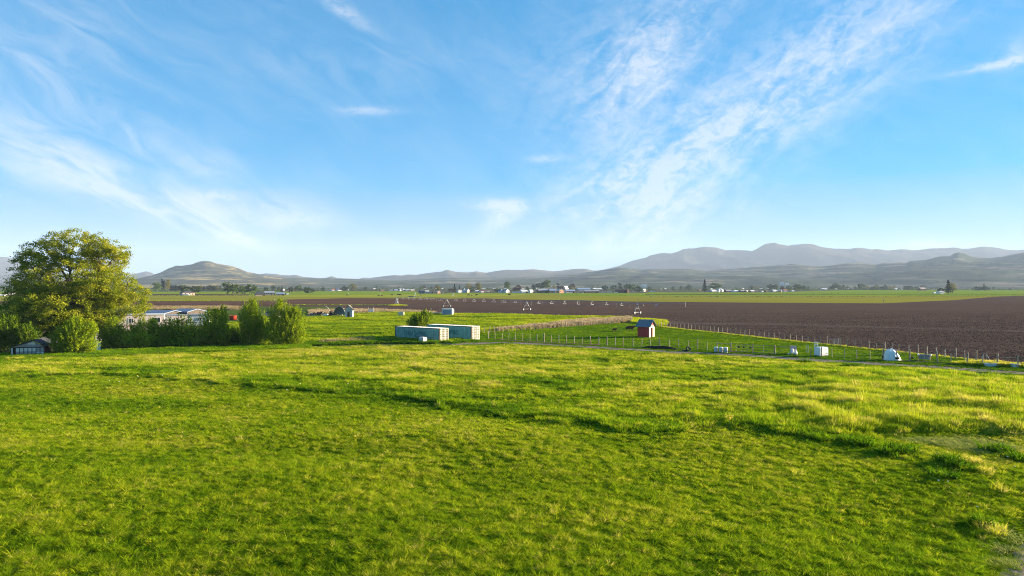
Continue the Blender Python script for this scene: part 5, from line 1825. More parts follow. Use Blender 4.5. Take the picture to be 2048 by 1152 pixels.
def sack(px, py, rx, h, m, label, dy=0.0, seed=1):
    p = at(px, py)
    root = empty('feed_sack', (p.x, p.y + dy, 0), seed, label, 'sack')
    MB().lathe([(0, 0), (rx, 0.02), (rx * 1.1, h * 0.35), (rx * 0.9, h * 0.75), (rx * 0.4, h * 0.95)], 10).build('bag', m, root, True)
    MB().lathe([(rx * 0.4, h * 0.95), (rx * 0.5, h * 1.06), (rx * 0.2, h * 1.08), (0, h * 1.05)], 8).build('tied_neck', m, root, True)
    return root


sack(1588, 709.8, 0.22, 0.85, M_PINK, 'pale pinkish feed sack standing beside the white drum', 0.3, 1)
sack(1591.5, 710.0, 0.26, 0.75, M_WHITE, 'bright white feed sack in the middle of the clutter', 0.1, 2)
bp = at(1596, 709.6)
tag(MB().box((-0.1, -0.02, 0), (0.1, 0.02, 1.0), M=Matrix.Rotation(-0.5, 4, 'Y')).build('leaning_board', M_AMBER, None, False, (bp.x - 0.1, bp.y, 0)), 'brown board leaning against the white sack', 'board')


def white_frame():
    p = at(1632.5, 704.5)
    root = empty('white_stand', p, math.radians(10), 'tall open white wooden stand with a box top by the far fence', 'stand')
    for x in (-0.28, 0.22):
        MB().box((x, -0.04, 0), (x + 0.07, 0.04, 1.5)).build('upright', M_WHITE, root)
    MB().box((-0.30, -0.2, 1.1), (0.32, 0.2, 1.19)).build('shelf', M_WHITE, root)
    MB().box((-0.30, -0.2, 1.502), (0.32, 0.2, 1.62)).build('top_board', M_WHITE, root)
    MB().box((-0.209, -0.05, 0.03), (0.219, 0.05, 0.12)).build('bottom_rail', M_WHITE, root)
    return root


white_frame()


def rack(px, py, w, h, n, m, label, rz=0.0, name='wire_rack'):
    root = empty(name, at(px, py), rz, label, 'rack')
    for x in (-w / 2, w / 2):
        MB().tube([(x, 0, 0), (x, 0, h)], 0.03, 5).build('upright', m, root)
    for k in range(n):
        z = h * (k + 0.7) / n
        MB().tube([(-w / 2, 0, z), (w / 2, 0, z)], 0.022, 5).build('rung', m, root)
    return root


rack(1615, 706.5, 0.42, 1.25, 7, M_WHITEP, 'pale ladder rack standing in the paddock grass beside the clutter')
rack(1663, 690.0, 0.7, 1.0, 5, M_WOOD, 'pale slatted rack at the far fence, nearer the white stand', 0.2)
rack(1673, 691.0, 0.75, 1.35, 7, M_WHITEP, 'taller pale slatted rack at the far fence beside the lower one', -0.3)


def manger():
    A, B = at(1841, 721.6), at(1866, 723.0)
    A.y += 0.5
    B.y += 0.5
    v = B - A
    root = empty('slatted_manger', A, math.atan2(v.y, v.x), 'slatted hay manger with white ends and orange feet inside the fence', 'manger')
    L = v.length
    for k in range(13):
        x = 0.1 + (L - 0.2) * k / 12
        MB().tube([(x, -0.10, 0.25), (x, 0.12, 0.85)], 0.026, 5).build('slat', M_STEEL, root)
    for z, y in ((0.25, -0.10), (0.85, 0.12)):
        MB().tube([(0, y, z), (L, y, z)], 0.03, 5).build('rail', M_BLUEGREY, root)
    MB().box((0.05, 0.13, 0.2), (L - .05, 0.16, 0.82)).build('back_panel', M_BLUEGREY, root)
    for x in (0, L):
        MB().lathe([(0, 0), (0.11, 0.05), (0.12, 0.2), (0.05, 0.3)], 8, (x, 0, 0.68)).build('end_cap', M_WHITE, root, True)
        MB().tube([(x, -0.25, 0), (x, 0.0, 0.66), (x, 0.25, 0)], 0.045, 5).build('foot', M_ORANGE, root)
    return root


manger()


def bathtub(px, py, L, W, h, rz, label, red=False):
    p = at(px, py)
    root = empty('bathtub', p, rz, label, 'bathtub', 'old bathtubs used as troughs')
    n = 22
    V, Fc = [], []
    rings = [(0.80, 0.0), (0.95, h * 0.75), (1.08, h * 0.96), (1.10, h), (0.95, h), (0.88, h * 0.7), (0.7, 0.08)]
    for s, z in rings:
        for k in range(n):
            th = 2 * math.pi * k / n
            c, q = math.cos(th), math.sin(th)
            V.append((math.copysign(abs(c) ** 0.6, c) * L / 2 * s, math.copysign(abs(q) ** 0.6, q) * W / 2 * s, z))
    for i in range(len(rings) - 1):
        for k in range(n):
            k2 = (k + 1) % n
            Fc.append((i * n + k, i * n + k2, (i + 1) * n + k2, (i + 1) * n + k))
    Fc.append(tuple((len(rings) - 1) * n + k for k in range(n)))
    MB().add(V, Fc).build('tub', M_WHITE, root, True)
    MB().box((-L * .38, -W * .38, h * .55), (L * .38, W * .38, h * .58)).build('water', M_GLASS, root)
    if red:
        MB().box((-L * .44, -W * .50, h * 0.45), (L * .44, -W * .485, h * 0.62)).build('painted_band', M_REDTUB, root)
    return root


bathtub(1981, 733.0, 1.65, 0.75, 0.42, 0.06, 'long white bathtub trough lying side on in the tall grass')
bathtub(2030, 734.6, 0.95, 0.95, 0.45, 0.3, 'short white tub with a dark red band seen end on', True)


def hose(name, pts, r, m, label):
    return tag(MB().tube(pts, r, 5).build(name, m, None, True), label, 'hose')


def sag(a, b, za, zb, s, n=8):
    A, B = at(*a), at(*b)
    out = []
    for i in range(n + 1):
        t = i / n
        p = A.lerp(B, t)
        p.z = za + (zb - za) * t - s * 4 * t * (1 - t)
        p.y -= 0.08
        out.append(p)
    return out


hose('red_hose', sag((1798, 705.4), (1854, 711.8), 0.95, 0.85, 0.12) + sag((1854, 711.8), (1910, 718), 0.85, 0.9, 0.06)[1:] + sag((1910, 718), (1932, 720.6), 0.9, 1.1, 0.02)[1:] + sag((1932, 720.6), (1995, 731), 1.1, 1.15, 0.55)[1:], 0.028, M_HOSE,
     'long red hose strung in sags along the fence posts')
hose('pale_hose', sag((1952, 722.6), (1962, 724), 0.5, 0.6, 0.2) + sag((1962, 724), (1974, 725), 0.6, 1.0, -0.35)[1:] + sag((1974, 725), (1994, 731), 1.0, 1.15, 0.75)[1:], 0.022, M_PALEHOSE, 'pale grey hose looped in arcs over the fence posts')
hose('coiled_hose', sag((1997, 731.4), (2012, 732.4), 1.2, 0.35, 0.1) + sag((2012, 732.4), (2020, 733), 0.35, 0.75, 0.1)[1:], 0.03, M_HOSE, 'reddish hose hanging from the timber rail towards the tubs')

# ------------------------------------------------------------------ irrigation pivot
def pivot():
    T = [at(1275, 628.8), at(1053.5, 621.6), at(893.5, 614.6), at(793.5, 608.6)]
    T[0].z = T[1].z = T[2].z = T[3].z = 0
    Hh = 4.0
    root = empty('irrigation_pivot', T[0], 0, 'long galvanised irrigation pivot line on wheeled towers across the tilled field', 'irrigation line')
    O = T[0]

    def top(p, dz=0.0):
        return p - O + Vector((0, 0, Hh + dz))
    for i, p in enumerate(T[:3]):
        nx_ = T[i + 1] - p
        d = nx_.normalized()
        n = Vector((-d.y, d.x, 0))
        q = p - O
        leg_t = MB()
        wl = 1.95
        # wheels roll at right angles to the line
        tw = empty('drive_tower', q, 0)
        tw.parent = root
        for s in (-1, 1):
            foot = n * (wl * s) + Vector((0, 0, 0.75))
            MB().tube([d * 0.25 + Vector((0, 0, Hh)), foot], 0.07, 6).build('tower_leg', M_STEEL, tw)
            MB().tube([d * -0.25 + Vector((0, 0, Hh)), foot], 0.06, 6).build('tower_leg', M_STEEL, tw)
            ax = Matrix.Translation(n * (wl * s) + Vector((0, 0, 0.62))) @ d.to_track_quat('Z', 'Y').to_matrix().to_4x4()
            MB().lathe([(0.36, -0.14), (0.58, -0.16), (0.62, -0.08), (0.62, 0.08), (0.58, 0.16), (0.36, 0.14), (0.36, -0.14)], 18, M=ax).build('tyre', M_BLACK, tw, True)
            MB().lathe([(0, -0.06), (0.2, -0.10), (0.36, -0.12), (0.36, 0.12), (0.2, 0.10), (0, 0.06)], 14, M=ax).build('rim', M_WHITEP, tw, True)
        MB().tube([n * -wl + Vector((0, 0, 0.75)), n * wl + Vector((0, 0, 0.75))], 0.085, 6).build('base_beam', M_STEEL, tw)
        MB().box((-0.2, -0.2, 2.9), (0.2, 0.2, 3.4)).build('control_box', M_GATE, tw)
        MB().tube([n * -1.1 + Vector((0, 0, 2.1)), n * 1.1 + Vector((0, 0, 2.1))], 0.035, 5).build('cross_brace', M_STEEL, tw)
    # spans
    for i in range(3):
        a, b = T[i] - O, T[i + 1] - O
        d = (b - a).normalized()
        n = Vector((-d.y, d.x, 0))
        L = (b - a).length

        def P(t):
            return a.lerp(b, t) + Vector((0, 0, Hh + 0.75 * math.sin(math.pi * t)))
        sp = MB().tube([P(k / 16) for k in range(17)], 0.11, 6).build('pipe_span', M_STEEL, root)
        stations = [(k + 1) / 8 for k in range(7)]
        low = {-1: [P(0)], 1: [P(0)]}
        for t in stations:
            dz = 1.45 * math.sin(math.pi * min(max(t, 0.14), 0.86)) ** 0.4
            st = MB()
            f = []
            for s in (-1, 1):
                q = P(t) + n * (1.0 * s) - Vector((0, 0, dz))
                f.append(q)
                low[s].append(q)
                st.tube([P(t), q], 0.06, 5)
            st.tube(f, 0.065, 5)
            st.build('truss_strut', M_STEEL, sp)
        for s in (-1, 1):
            low[s].append(P(1))
            MB().tube(low[s], 0.028, 4).build('truss_rod', M_STEEL, sp)
        for k in range(9):
            t = (k + 0.5) / 9
            q = P(t)
            MB().tube([q, q + n * 0.25 + Vector((0, 0, 0.2)), q + n * 0.4, q + n * 0.4 - Vector((0, 0, 1.9))], 0.014, 4).build('drop_hose', M_PALEHOSE, sp)
    # overhang beyond the last tower
    d = (T[0] - T[1]).normalized()
    e = d * 19.5
    oh = MB().tube([top(T[0]), top(T[0], 0.12) + d * 6, top(T[0], 0.1) + d * 13, top(T[0], 0.3) + e], [0.085, 0.08, 0.07, 0.06], 6).build('overhang_pipe', M_STEEL, root)
    MB().tube([top(T[0], 1.5), top(T[0], 0.1) + d * 13], 0.02, 4).build('guy_cable', M_STEEL, oh)
    MB().tube([top(T[0]), top(T[0], 1.6)], 0.05, 5).build('mast', M_STEEL, oh)
    MB().tube([top(T[0], 1.0) + e, top(T[0], -0.9) + e], 0.045, 5).build('end_gun', M_STEEL, oh)
    MB().tube([top(T[0], -0.55), top(T[0], -0.55) + d * 2.6], 0.12, 6).build('tank_arm', M_STEEL, oh)
    MB().box((-0.55, -0.02, -0.22), (0.55, 0.02, 0.22), M=Matrix.Translation(top(T[0], -0.35) + d * 8) @ Matrix.Rotation(math.atan2(d.y, d.x) + 0.6, 4, 'Z')).build('sign_plate', mat('pale_pink_plate', (0.6, 0.42, 0.5), 0.6), oh)
    # pivot point on its grassy island
    q = T[3] - O
    pc = empty('pivot_centre', q, 0)
    pc.parent = root
    for sx in (-1, 1):
        for sy in (-1, 1):
            MB().tube([(1.1 * sx, 1.1 * sy, 0), (0.15 * sx, 0.15 * sy, 3.6)], 0.06, 5).build('centre_leg', M_STEEL, pc)
    MB().tube([(0, 0, 0), (0, 0, 4.3)], 0.12, 6).build('riser', M_WHITEP, pc)
    MB().box((-0.5, -0.4, 0.9), (0.5, 0.4, 2.0)).build('control_panel', M_WHITEP, pc)
    return root


pivot()
blob_sheet('grass_island', 795, 610.0, 6.5, 5.5, M_OLIVE, 0.09, 'small island of grass round the pivot centre', 4)
stand('fence_line_grass', [(776, 611.4), (793, 609.2), (815, 611.0), (808, 612), (785, 612)], 260, MIDT, 0.5, 0.7, 119, 0.1, 1.5, 2.2)

# ------------------------------------------------------------------ buildings far and near
W_WHITE = mat('white_siding', (0.62, 0.62, 0.61), 0.8, 0.2, var=0.05)
W_CREAM = mat('cream_siding', (0.60, 0.53, 0.40), 0.8, 0.2, var=0.06)
W_TAN = mat('tan_siding', (0.36, 0.29, 0.22), 0.8, 0.2, var=0.08)
W_BROWN = mat('brown_boards', (0.16, 0.09, 0.06), 0.85, 0.2, var=0.15)
W_ORANGE = mat('orange_brick_and_sunlit_wall', (0.42, 0.20, 0.10), 0.85, 0.2, var=0.1)  # brick orange; on the long barn's end it paints in the sunlight
W_MAROON = mat('maroon_siding', (0.12, 0.04, 0.05), 0.8, 0.2, var=0.1)
W_BLUE = mat('dark_blue_siding', (0.06, 0.12, 0.17), 0.8, 0.2, var=0.1)
W_GREY = mat('grey_block_wall', (0.28, 0.28, 0.28), 0.85, 0.2, var=0.08)
W_PINK = mat('dusty_pink_wall', (0.42, 0.30, 0.27), 0.85, 0.2, var=0.08)
R_DARK = mat('dark_roof', (0.055, 0.06, 0.07), 0.85, 0.2, var=0.1)
R_GREY = mat('grey_metal_roof', (0.30, 0.31, 0.34), 0.6, 0.4, var=0.06)
R_PALE = mat('pale_metal_roof', (0.55, 0.57, 0.60), 0.6, 0.4, var=0.05)
R_BLUE = mat('blue_metal_roof', (0.22, 0.29, 0.42), 0.6, 0.4, var=0.06)
R_TEAL = mat('teal_metal_roof', (0.03, 0.12, 0.13), 0.7, 0.3, var=0.06)
R_RED = mat('red_roof', (0.36, 0.11, 0.07), 0.8, 0.2, var=0.08)
R_BROWN = mat('brown_roof', (0.15, 0.10, 0.085), 0.85, 0.2, var=0.1)
M_FRAME = W_WHITE


def building(name, label, x0, x1, base, top, wall, roof, kind='gable', yaw=None, depth=None, eave=0.6, wins=2, door=True, cat='house', group=None, gable=None):
    """kind: gable (ridge across the view), front (gable end to the camera), hip, flat, arch"""
    p = at((x0 + x1) / 2, base)
    w = (x1 - x0) / F * p.y
    H = (base - top) / F * p.y
    if yaw is None:
        yaw = 0.5 + 0.35 * ((x0 * 7.3) % 1.0) if kind == 'front' else (0.3 + 0.5 * ((x0 * 3.7) % 1.0) if w < 16 else 0.34)
        w /= math.cos(yaw) + 0.55 * math.sin(yaw)
    dp = depth or (w * 0.7 if w < 14 else 10.0)
    root = empty(name, p + Vector((0, dp / 2, 0)), yaw, label, cat, group)
    e = H * eave if kind != 'flat' else H * 0.93
    x, y = w / 2 * 0.96, dp / 2
    wl = MB()
    wl.box((-x, -y, 0), (x, y, e))
    if kind == 'gable':
        for s in (-1, 1):
            wl.add([(s * x, -y, e), (s * x, y, e), (s * x, 0, H * 0.97), (s * (x - .2), -y, e), (s * (x - .2), y, e), (s * (x - .2), 0, H * 0.97)], [(0, 1, 2), (5, 4, 3), (0, 2, 5, 3), (1, 4, 5, 2)])
    elif kind == 'front':
        for s in (-1, 1):
            wl.add([(-x, s * y, e), (x, s * y, e), (0, s * y, H * 0.97), (-x, s * (y - .2), e), (x, s * (y - .2), e), (0, s * (y - .2), H * 0.97)], [(0, 1, 2), (5, 4, 3), (0, 2, 5, 3), (1, 4, 5, 2)])
    wl.build('wall', wall, root)
    r = MB()
    ox, oy, t = w / 2 * 1.04, dp / 2 * 1.10, 0.22
    if kind == 'gable':
        q = [(-ox, -oy, e - 0.1), (ox, -oy, e - 0.1), (ox, 0, H), (-ox, 0, H), (ox, oy, e - 0.1), (-ox, oy, e - 0.1)]
        q += [(a, b, c - t) for a, b, c in q]
        r.add(q, [(0, 1, 2, 3), (3, 2, 4, 5), (7, 6, 9, 8), (8, 9, 11, 10), (0, 6, 7, 1), (1, 7, 8, 2), (2, 8, 10, 4), (4, 10, 11, 5), (5, 11, 9, 3), (3, 9, 6, 0)])
    elif kind == 'front':
        q = [(-ox, -oy, e - 0.1), (0, -oy, H), (0, oy, H), (-ox, oy, e - 0.1), (ox, -oy, e - 0.1), (ox, oy, e - 0.1)]
        q += [(a, b, c - t) for a, b, c in q]
        r.add(q, [(0, 1, 2, 3), (1, 4, 5, 2), (9, 8, 7, 6), (8, 11, 10, 7), (0, 6, 7, 1), (1, 7, 10, 4), (4, 10, 11, 5), (5, 11, 8, 2), (2, 8, 9, 3), (3, 9, 6, 0)])
    elif kind == 'hip':
        q = [(-ox, -oy, e), (ox, -oy, e), (ox, oy, e), (-ox, oy, e), (-ox * 0.35, 0, H), (ox * 0.35, 0, H)]
        r.add(q, [(0, 1, 5, 4), (1, 2, 5), (2, 3, 4, 5), (3, 0, 4), (3, 2, 1, 0)])
    elif kind == 'arch':
        n = 9
        pts = [(-math.cos(math.pi * k / (n - 1)) * ox, e * 0.25 + (H - e * 0.25) * math.sin(math.pi * k / (n - 1))) for k in range(n)]
        r.prism(pts, -y - 0.25, y + 0.25)
    else:
        r.box((-ox, -oy, e + 0.01), (ox, oy, H))
    r.build('roof', roof, root)
    ww, wh = min(1.5, w * 0.13), min(1.4, e * 0.4)
    for i in range(wins):
        cx = -x + (i + 0.7) * 2 * x / (wins + (0.9 if door else 0.4))
        z = e * 0.42
        fr = MB()
        fr.box((cx - ww / 2 - .12, -y - 0.05, z - .12), (cx + ww / 2 + .12, -y - 0.004, z)).box((cx - ww / 2 - .12, -y - 0.05, z + wh), (cx + ww / 2 + .12, -y - 0.004, z + wh + .12))
        fr.box((cx - ww / 2 - .12, -y - 0.05, z + .003), (cx - ww / 2, -y - 0.004, z + wh - .003)).box((cx + ww / 2, -y - 0.05, z + .003), (cx + ww / 2 + .12, -y - 0.004, z + wh - .003))
        f = fr.build('window', M_FRAME, root)
        MB().box((cx - ww / 2 + .004, -y - 0.03, z + .004), (cx + ww / 2 - .004, -y - 0.005, z + wh - .004)).build('pane', M_GLASS, f)
    if door:
        cx = x - 0.16 * 2 * x
        dw, dh = (min(1.1, w * 0.14), min(2.1, e * 0.8)) if cat == 'house' else (min(3.2, w * 0.26), e * 0.75)
        MB().box((cx - dw / 2, -y - 0.06, 0), (cx + dw / 2, -y - 0.004, dh)).build('door', M_DARK if cat != 'house' else W_BROWN, root)
    return root


VG = 'buildings of the far village'
rows = [
    # name, label, x0, x1, base, top, wall, roof, kind, extra
    ('farmhouse', 'low farmhouse with dark hip roof and a cream sunlit gable between two dark round trees', 357, 384, 591, 581.6, W_TAN, R_DARK, 'hip', {}),
    ('barn', 'arched dark roofed barn with a dusty pink end wall by the green tree clump', 508, 527, 591.2, 582.6, W_PINK, R_DARK, 'arch', dict(cat='barn', yaw=0.5, wins=0)),
    ('metal_barn', 'wide pale blue grey metal barn beside the arched roof barn', 526.5, 547, 590, 582, W_PINK, R_GREY, 'gable', dict(cat='barn', wins=3)),
    ('shed', 'blue roofed pink walled shed at the end of the metal barns', 550, 568.5, 591, 585, W_PINK, R_BLUE, 'gable', dict(cat='shed', wins=2)),
    ('shed', 'small dark roofed shed between the metal barn and the blue roofed one', 542, 549.5, 590.4, 586, W_BROWN, R_DARK, 'gable', dict(cat='shed', wins=1)),
    ('shed', 'tiny white shed just past the blue roofed shed', 572.5, 577.5, 590, 587, W_WHITE, R_PALE, 'gable', dict(cat='shed', wins=1)),
    ('house', 'small white gabled house beside the dark thin conifer', 563.5, 569, 581.8, 577.2, W_WHITE, R_GREY, 'front', {}),
    ('house', 'tiny white cottage among the row of thin trees', 575.5, 578.5, 581.6, 579, W_WHITE, R_GREY, 'front', dict(wins=1)),
    ('house', 'long white low house just before the red roofed house', 649, 660.5, 582.2, 579.6, W_WHITE, R_GREY, 'gable', dict(wins=4)),
    ('house', 'house with a bright red roof and white walls', 662, 669.5, 582.2, 577.8, W_WHITE, R_RED, 'gable', {}),
    ('house', 'pale house with a blue grey roof next to the red roofed house', 671, 683, 581.6, 577.4, W_WHITE, R_BLUE, 'gable', dict(wins=3)),
    ('house', 'white house under the dark tree beside the big round tree', 691.5, 697, 581, 578.4, W_WHITE, R_PALE, 'gable', {}),
    ('shed', 'long low dark open shed on the crop field edge', 757.5, 769.5, 582, 579.2, W_BROWN, R_BROWN, 'gable', dict(cat='shed', wins=0)),
    ('house', 'white low house next to the long dark shed', 778, 785.5, 582, 579.4, W_WHITE, R_GREY, 'gable', {}),
    ('house', 'white house with a blue roof two doors from the gabled hall', 787.5, 795, 582, 578.8, W_WHITE, R_BLUE, 'gable', {}),
    ('house', 'small bright white house beside the steep gabled hall', 798, 803, 582, 579, W_WHITE, R_PALE, 'front', {}),
    ('hall', 'steep white gabled hall in front of the long orange ended barn', 804, 809.5, 582.2, 576.4, W_WHITE, R_GREY, 'front', dict(cat='hall')),
    ('long_barn', 'long white roofed barn, its half nearest the hall', 810, 819, 582.2, 578.8, W_WHITE, R_PALE, 'gable', dict(cat='barn', wins=0)),
    ('long_barn', 'low barn painted sunlit orange with a pale roof at the end of the long barn', 819.3, 829, 582.4, 579, W_ORANGE, R_PALE, 'gable', dict(cat='barn', wins=0)),
    ('house', 'dark blue house with a dark roof under the green and maroon trees', 838, 848.5, 587, 579.2, W_BLUE, R_DARK, 'gable', dict(wins=2)),
    ('house', 'house with a grey roof and cream front joined to the dark blue house', 849, 858, 587, 580.2, W_CREAM, R_GREY, 'gable', {}),
    ('shed', 'dark low shed between the cream fronted house and the orange gabled house', 859, 866, 587, 582.4, W_GREY, R_DARK, 'gable', dict(cat='shed', wins=1)),
    ('house', 'little orange house with a white gable under the olive tree', 872, 880.5, 587, 582, W_ORANGE, R_PALE, 'front', {}),
    ('farmhouse', 'white two storey farmhouse with dark roof beside the tall conifer', 913.5, 922.5, 585, 578.4, W_WHITE, R_DARK, 'gable', dict(eave=.7)),
    ('farmhouse', 'large white farmhouse with two steep gables', 924, 932, 585.2, 576, W_WHITE, R_DARK, 'front', {}),
    ('farmhouse', 'cream wing of the large white farmhouse beside the dark olive tree', 932, 939, 585.2, 577.6, W_CREAM, R_PALE, 'front', {}),
    ('shed', 'white roofed shed below the olive tree past the farmhouse', 950, 957.5, 584, 580.4, W_WHITE, R_PALE, 'gable', dict(cat='shed', wins=1)),
    ('shed', 'maroon roofed long shed with white walls', 958, 971, 584.6, 580.2, W_WHITE, W_MAROON, 'gable', dict(cat='shed', wins=3)),
    ('shed', 'tan shed at the end of the maroon roofed shed', 972, 982, 584.2, 580.8, W_TAN, R_BROWN, 'gable', dict(cat='shed', wins=2)),
    ('house', 'white house with a dark teal roof next to the dark round tree', 996, 1006.5, 585.2, 578, W_WHITE, R_TEAL, 'front', {}),
    ('house', 'second white house with a dark teal roof, under the tall green tree', 1007.5, 1018.5, 585.2, 577.6, W_WHITE, R_TEAL, 'front', {}),
    ('metal_shed', 'large white metal shed with pale roof behind parked vehicles', 1038.5, 1055.5, 586, 579.6, W_WHITE, R_PALE, 'gable', dict(cat='shed', wins=0)),
    ('metal_shed', 'white shed with a teal roof line beside the red truck', 1057, 1066.5, 585.6, 579.2, W_WHITE, R_PALE, 'gable', dict(cat='shed', wins=0)),
    ('long_barn', 'brown open fronted barn with a grey roof below the biggest trees', 1073, 1096, 586, 577.4, W_BROWN, R_GREY, 'gable', dict(cat='barn', wins=0)),
    ('house', 'brown brick house with blue grey roof and two cream gables', 1096.5, 1113, 586, 577.6, W_ORANGE, R_BLUE, 'gable', dict(wins=3)),
    ('house', 'cream gabled brick garage wing of the brown brick house', 1113.5, 1127.5, 586.2, 578.2, W_ORANGE, W_CREAM, 'front', {}),
    ('tall_barn', 'tall pinkish white barn rising behind the brick house', 1127, 1137, 582, 572.2, W_PINK, R_PALE, 'gable', dict(cat='barn', wins=0, eave=.45)),
    ('metal_shed', 'long cream shed with a dark blue roof next to the tall barn', 1128.5, 1150.5, 585.8, 579.2, W_CREAM, R_BLUE, 'gable', dict(cat='shed', wins=4)),
    ('metal_barn', 'very long barn with a pale blue roof', 1152, 1182, 582.4, 576, W_GREY, R_BLUE, 'gable', dict(cat='barn', wins=0)),
    ('metal_barn', 'long barn with a white and orange lit roof', 1184, 1206, 581.4, 576.4, W_ORANGE, R_PALE, 'gable', dict(cat='barn', wins=0)),
    ('open_shed', 'low long open shed with a grey roof in front of the pale blue barn', 1165, 1201, 585.6, 580.8, W_BROWN, R_GREY, 'gable', dict(cat='shed', wins=0, eave=.7)),
    ('barn', 'dark brown flat roofed barn with an orange lit end by the leaning conifer', 1231, 1257.5, 586.2, 577.6, W_BROWN, R_BROWN, 'gable', dict(cat='barn', wins=0, eave=.85, yaw=-0.25)),
    ('house', 'yellow and white house behind the dark bush', 1284, 1292.5, 583.2, 577.6, W_CREAM, R_PALE, 'gable', {}),
    ('shed', 'dark open shed at the foot of the tall spruce', 1395, 1405.5, 582, 579, W_BROWN, R_BROWN, 'gable', dict(cat='shed', wins=0)),
    ('house', 'blue grey house between the tall spruce and the white gabled house', 1418, 1434, 584, 579.2, W_GREY, R_PALE, 'gable', dict(wins=3)),
    ('house', 'white steep gabled house under the round green tree', 1434.5, 1441, 584.2, 577, W_WHITE, R_GREY, 'front', {}),
    ('shed', 'white roofed wing beside the steep white gabled house', 1441, 1449, 583.8, 578.8, W_CREAM, R_PALE, 'gable', dict(cat='shed', wins=1)),
    ('barn', 'first maroon barn past the white gabled house', 1449.5, 1464, 584, 579.4, W_MAROON, R_GREY, 'gable', dict(cat='barn', wins=0)),
    ('long_barn', 'bright white long barn between two maroon barns', 1464.5, 1479, 584.2, 580.4, W_WHITE, R_PALE, 'gable', dict(cat='barn', wins=0)),
    ('barn', 'second maroon barn with an orange lit end', 1479.5, 1490.5, 584.2, 580, W_MAROON, R_GREY, 'gable', dict(cat='barn', wins=0)),
    ('shed', 'orange and white shed after the second maroon barn', 1491, 1497.5, 584.2, 580.8, W_ORANGE, R_PALE, 'gable', dict(cat='shed', wins=0)),
    ('barn', 'third maroon barn with a white roof at the end of the row', 1498.5, 1511, 584.4, 580.4, W_MAROON, R_PALE, 'gable', dict(cat='barn', wins=0)),
    ('shed', 'low white shed standing alone past the maroon barns', 1522, 1528, 584.4, 581.8, W_WHITE, R_PALE, 'gable', dict(cat='shed', wins=1)),
    ('shed', 'dark shed with a pale gable next to the low white shed', 1529, 1537.5, 584.8, 580.6, W_BROWN, R_DARK, 'gable', dict(cat='shed', wins=1)),
    ('long_barn', 'pale long barn below the dark round tree clump', 1542, 1556, 584, 579.4, W_GREY, R_PALE, 'gable', dict(cat='barn', wins=2)),
    ('house', 'orange lit tall house at the end of the pale long barn', 1557, 1563.5, 584.2, 578.8, W_ORANGE, W_CREAM, 'gable', dict(yaw=-0.6)),
    ('house', 'white house with a red roof beside the orange lit house', 1566, 1575.5, 583, 578.8, W_WHITE, R_RED, 'gable', {}),
    ('shed', 'small cream shed by the last round trees', 1583, 1590, 583.6, 580.8, W_CREAM, R_PALE, 'gable', dict(cat='shed', wins=1)),
    ('long_barn', 'white barn standing alone past the round trees', 1642, 1657, 580.4, 576.4, W_WHITE, R_PALE, 'gable', dict(cat='barn', wins=0)),
    ('shed', 'small white shed below the pale round trees', 1669, 1675, 580.2, 577.4, W_WHITE, R_PALE, 'gable', dict(cat='shed', wins=0)),
    ('metal_barn', 'white roofed metal barn among the far dark trees', 1788, 1799, 580.2, 576.6, W_WHITE, R_PALE, 'gable', dict(cat='barn', wins=0)),
    ('metal_barn', 'smaller white metal barn joined to the white roofed one', 1800, 1806, 580.2, 577.6, W_WHITE, R_PALE, 'gable', dict(cat='barn', wins=0)),
    ('barn', 'tan roofed barn with a white gable end near the lone spruce', 1838, 1853.5, 581.2, 575, W_BROWN, W_PINK, 'gable', dict(cat='barn', wins=0)),
    ('farmhouse', 'small grey and white farmhouse beside the tall lone spruce', 1876, 1891.5, 587, 581.8, W_WHITE, R_GREY, 'gable', {}),
    ('shed', 'low pale shed before the lone farmhouse', 1865.5, 1874, 586.6, 584.2, W_WHITE, R_PALE, 'gable', dict(cat='shed', wins=0)),
    ('house', 'dark roofed white house glimpsed past the elm at the photo edge', 7, 25, 589.6, 583.2, W_WHITE, R_DARK, 'gable', {}),
    ('shed', 'pale tan low shed at the photo edge in front of the dark roofed house', -4, 7, 592, 588.6, W_CREAM, R_PALE, 'gable', dict(cat='shed', wins=0)),
]
for nm, lb, x0, x1, b, t, wm, rm, kd, ex in rows:
    building(nm, lb, x0, x1, b, t, wm, rm, kd, group=VG, **ex)
# white hillside sheds
for x0, x1, b, t, lb in ((1284, 1294, 570.6, 569, 'long white shed alone on the lower hillside, the brightest'), (1281.5, 1286, 572, 570.6, 'small white shed just below the long hillside shed'), (1561, 1569, 567, 565, 'cream shed on the hillside above the orange house'),
                         (1573, 1578, 567.4, 566, 'smaller pale shed on the hillside beside the cream one')):
    d = 2650.0
    p = Vector(((x0 + x1) / 2 - CX, 0, 0)) * (d / F)
    w, h = (x1 - x0) / F * d, (b - t) / F * d
    zb = CAMZ + (HY - b) / F * d
    o = empty('hillside_shed', (p.x, d, zb - 0.5), 0, lb, 'shed', 'white sheds on the lower hillside')
    MB().box((-w / 2, 0, -6), (w / 2, 9, h * 0.7)).build('wall', W_WHITE, o)
    MB().add([(-w / 2, -0.5, h * .7), (w / 2, -0.5, h * .7), (w / 2, 9.5, h * .7), (-w / 2, 9.5, h * .7), (-w / 2, 4.5, h), (w / 2, 4.5, h)], [(0, 1, 5, 4), (2, 3, 4, 5), (1, 2, 5), (3, 0, 4), (3, 2, 1, 0)]).build('roof', R_PALE, o)

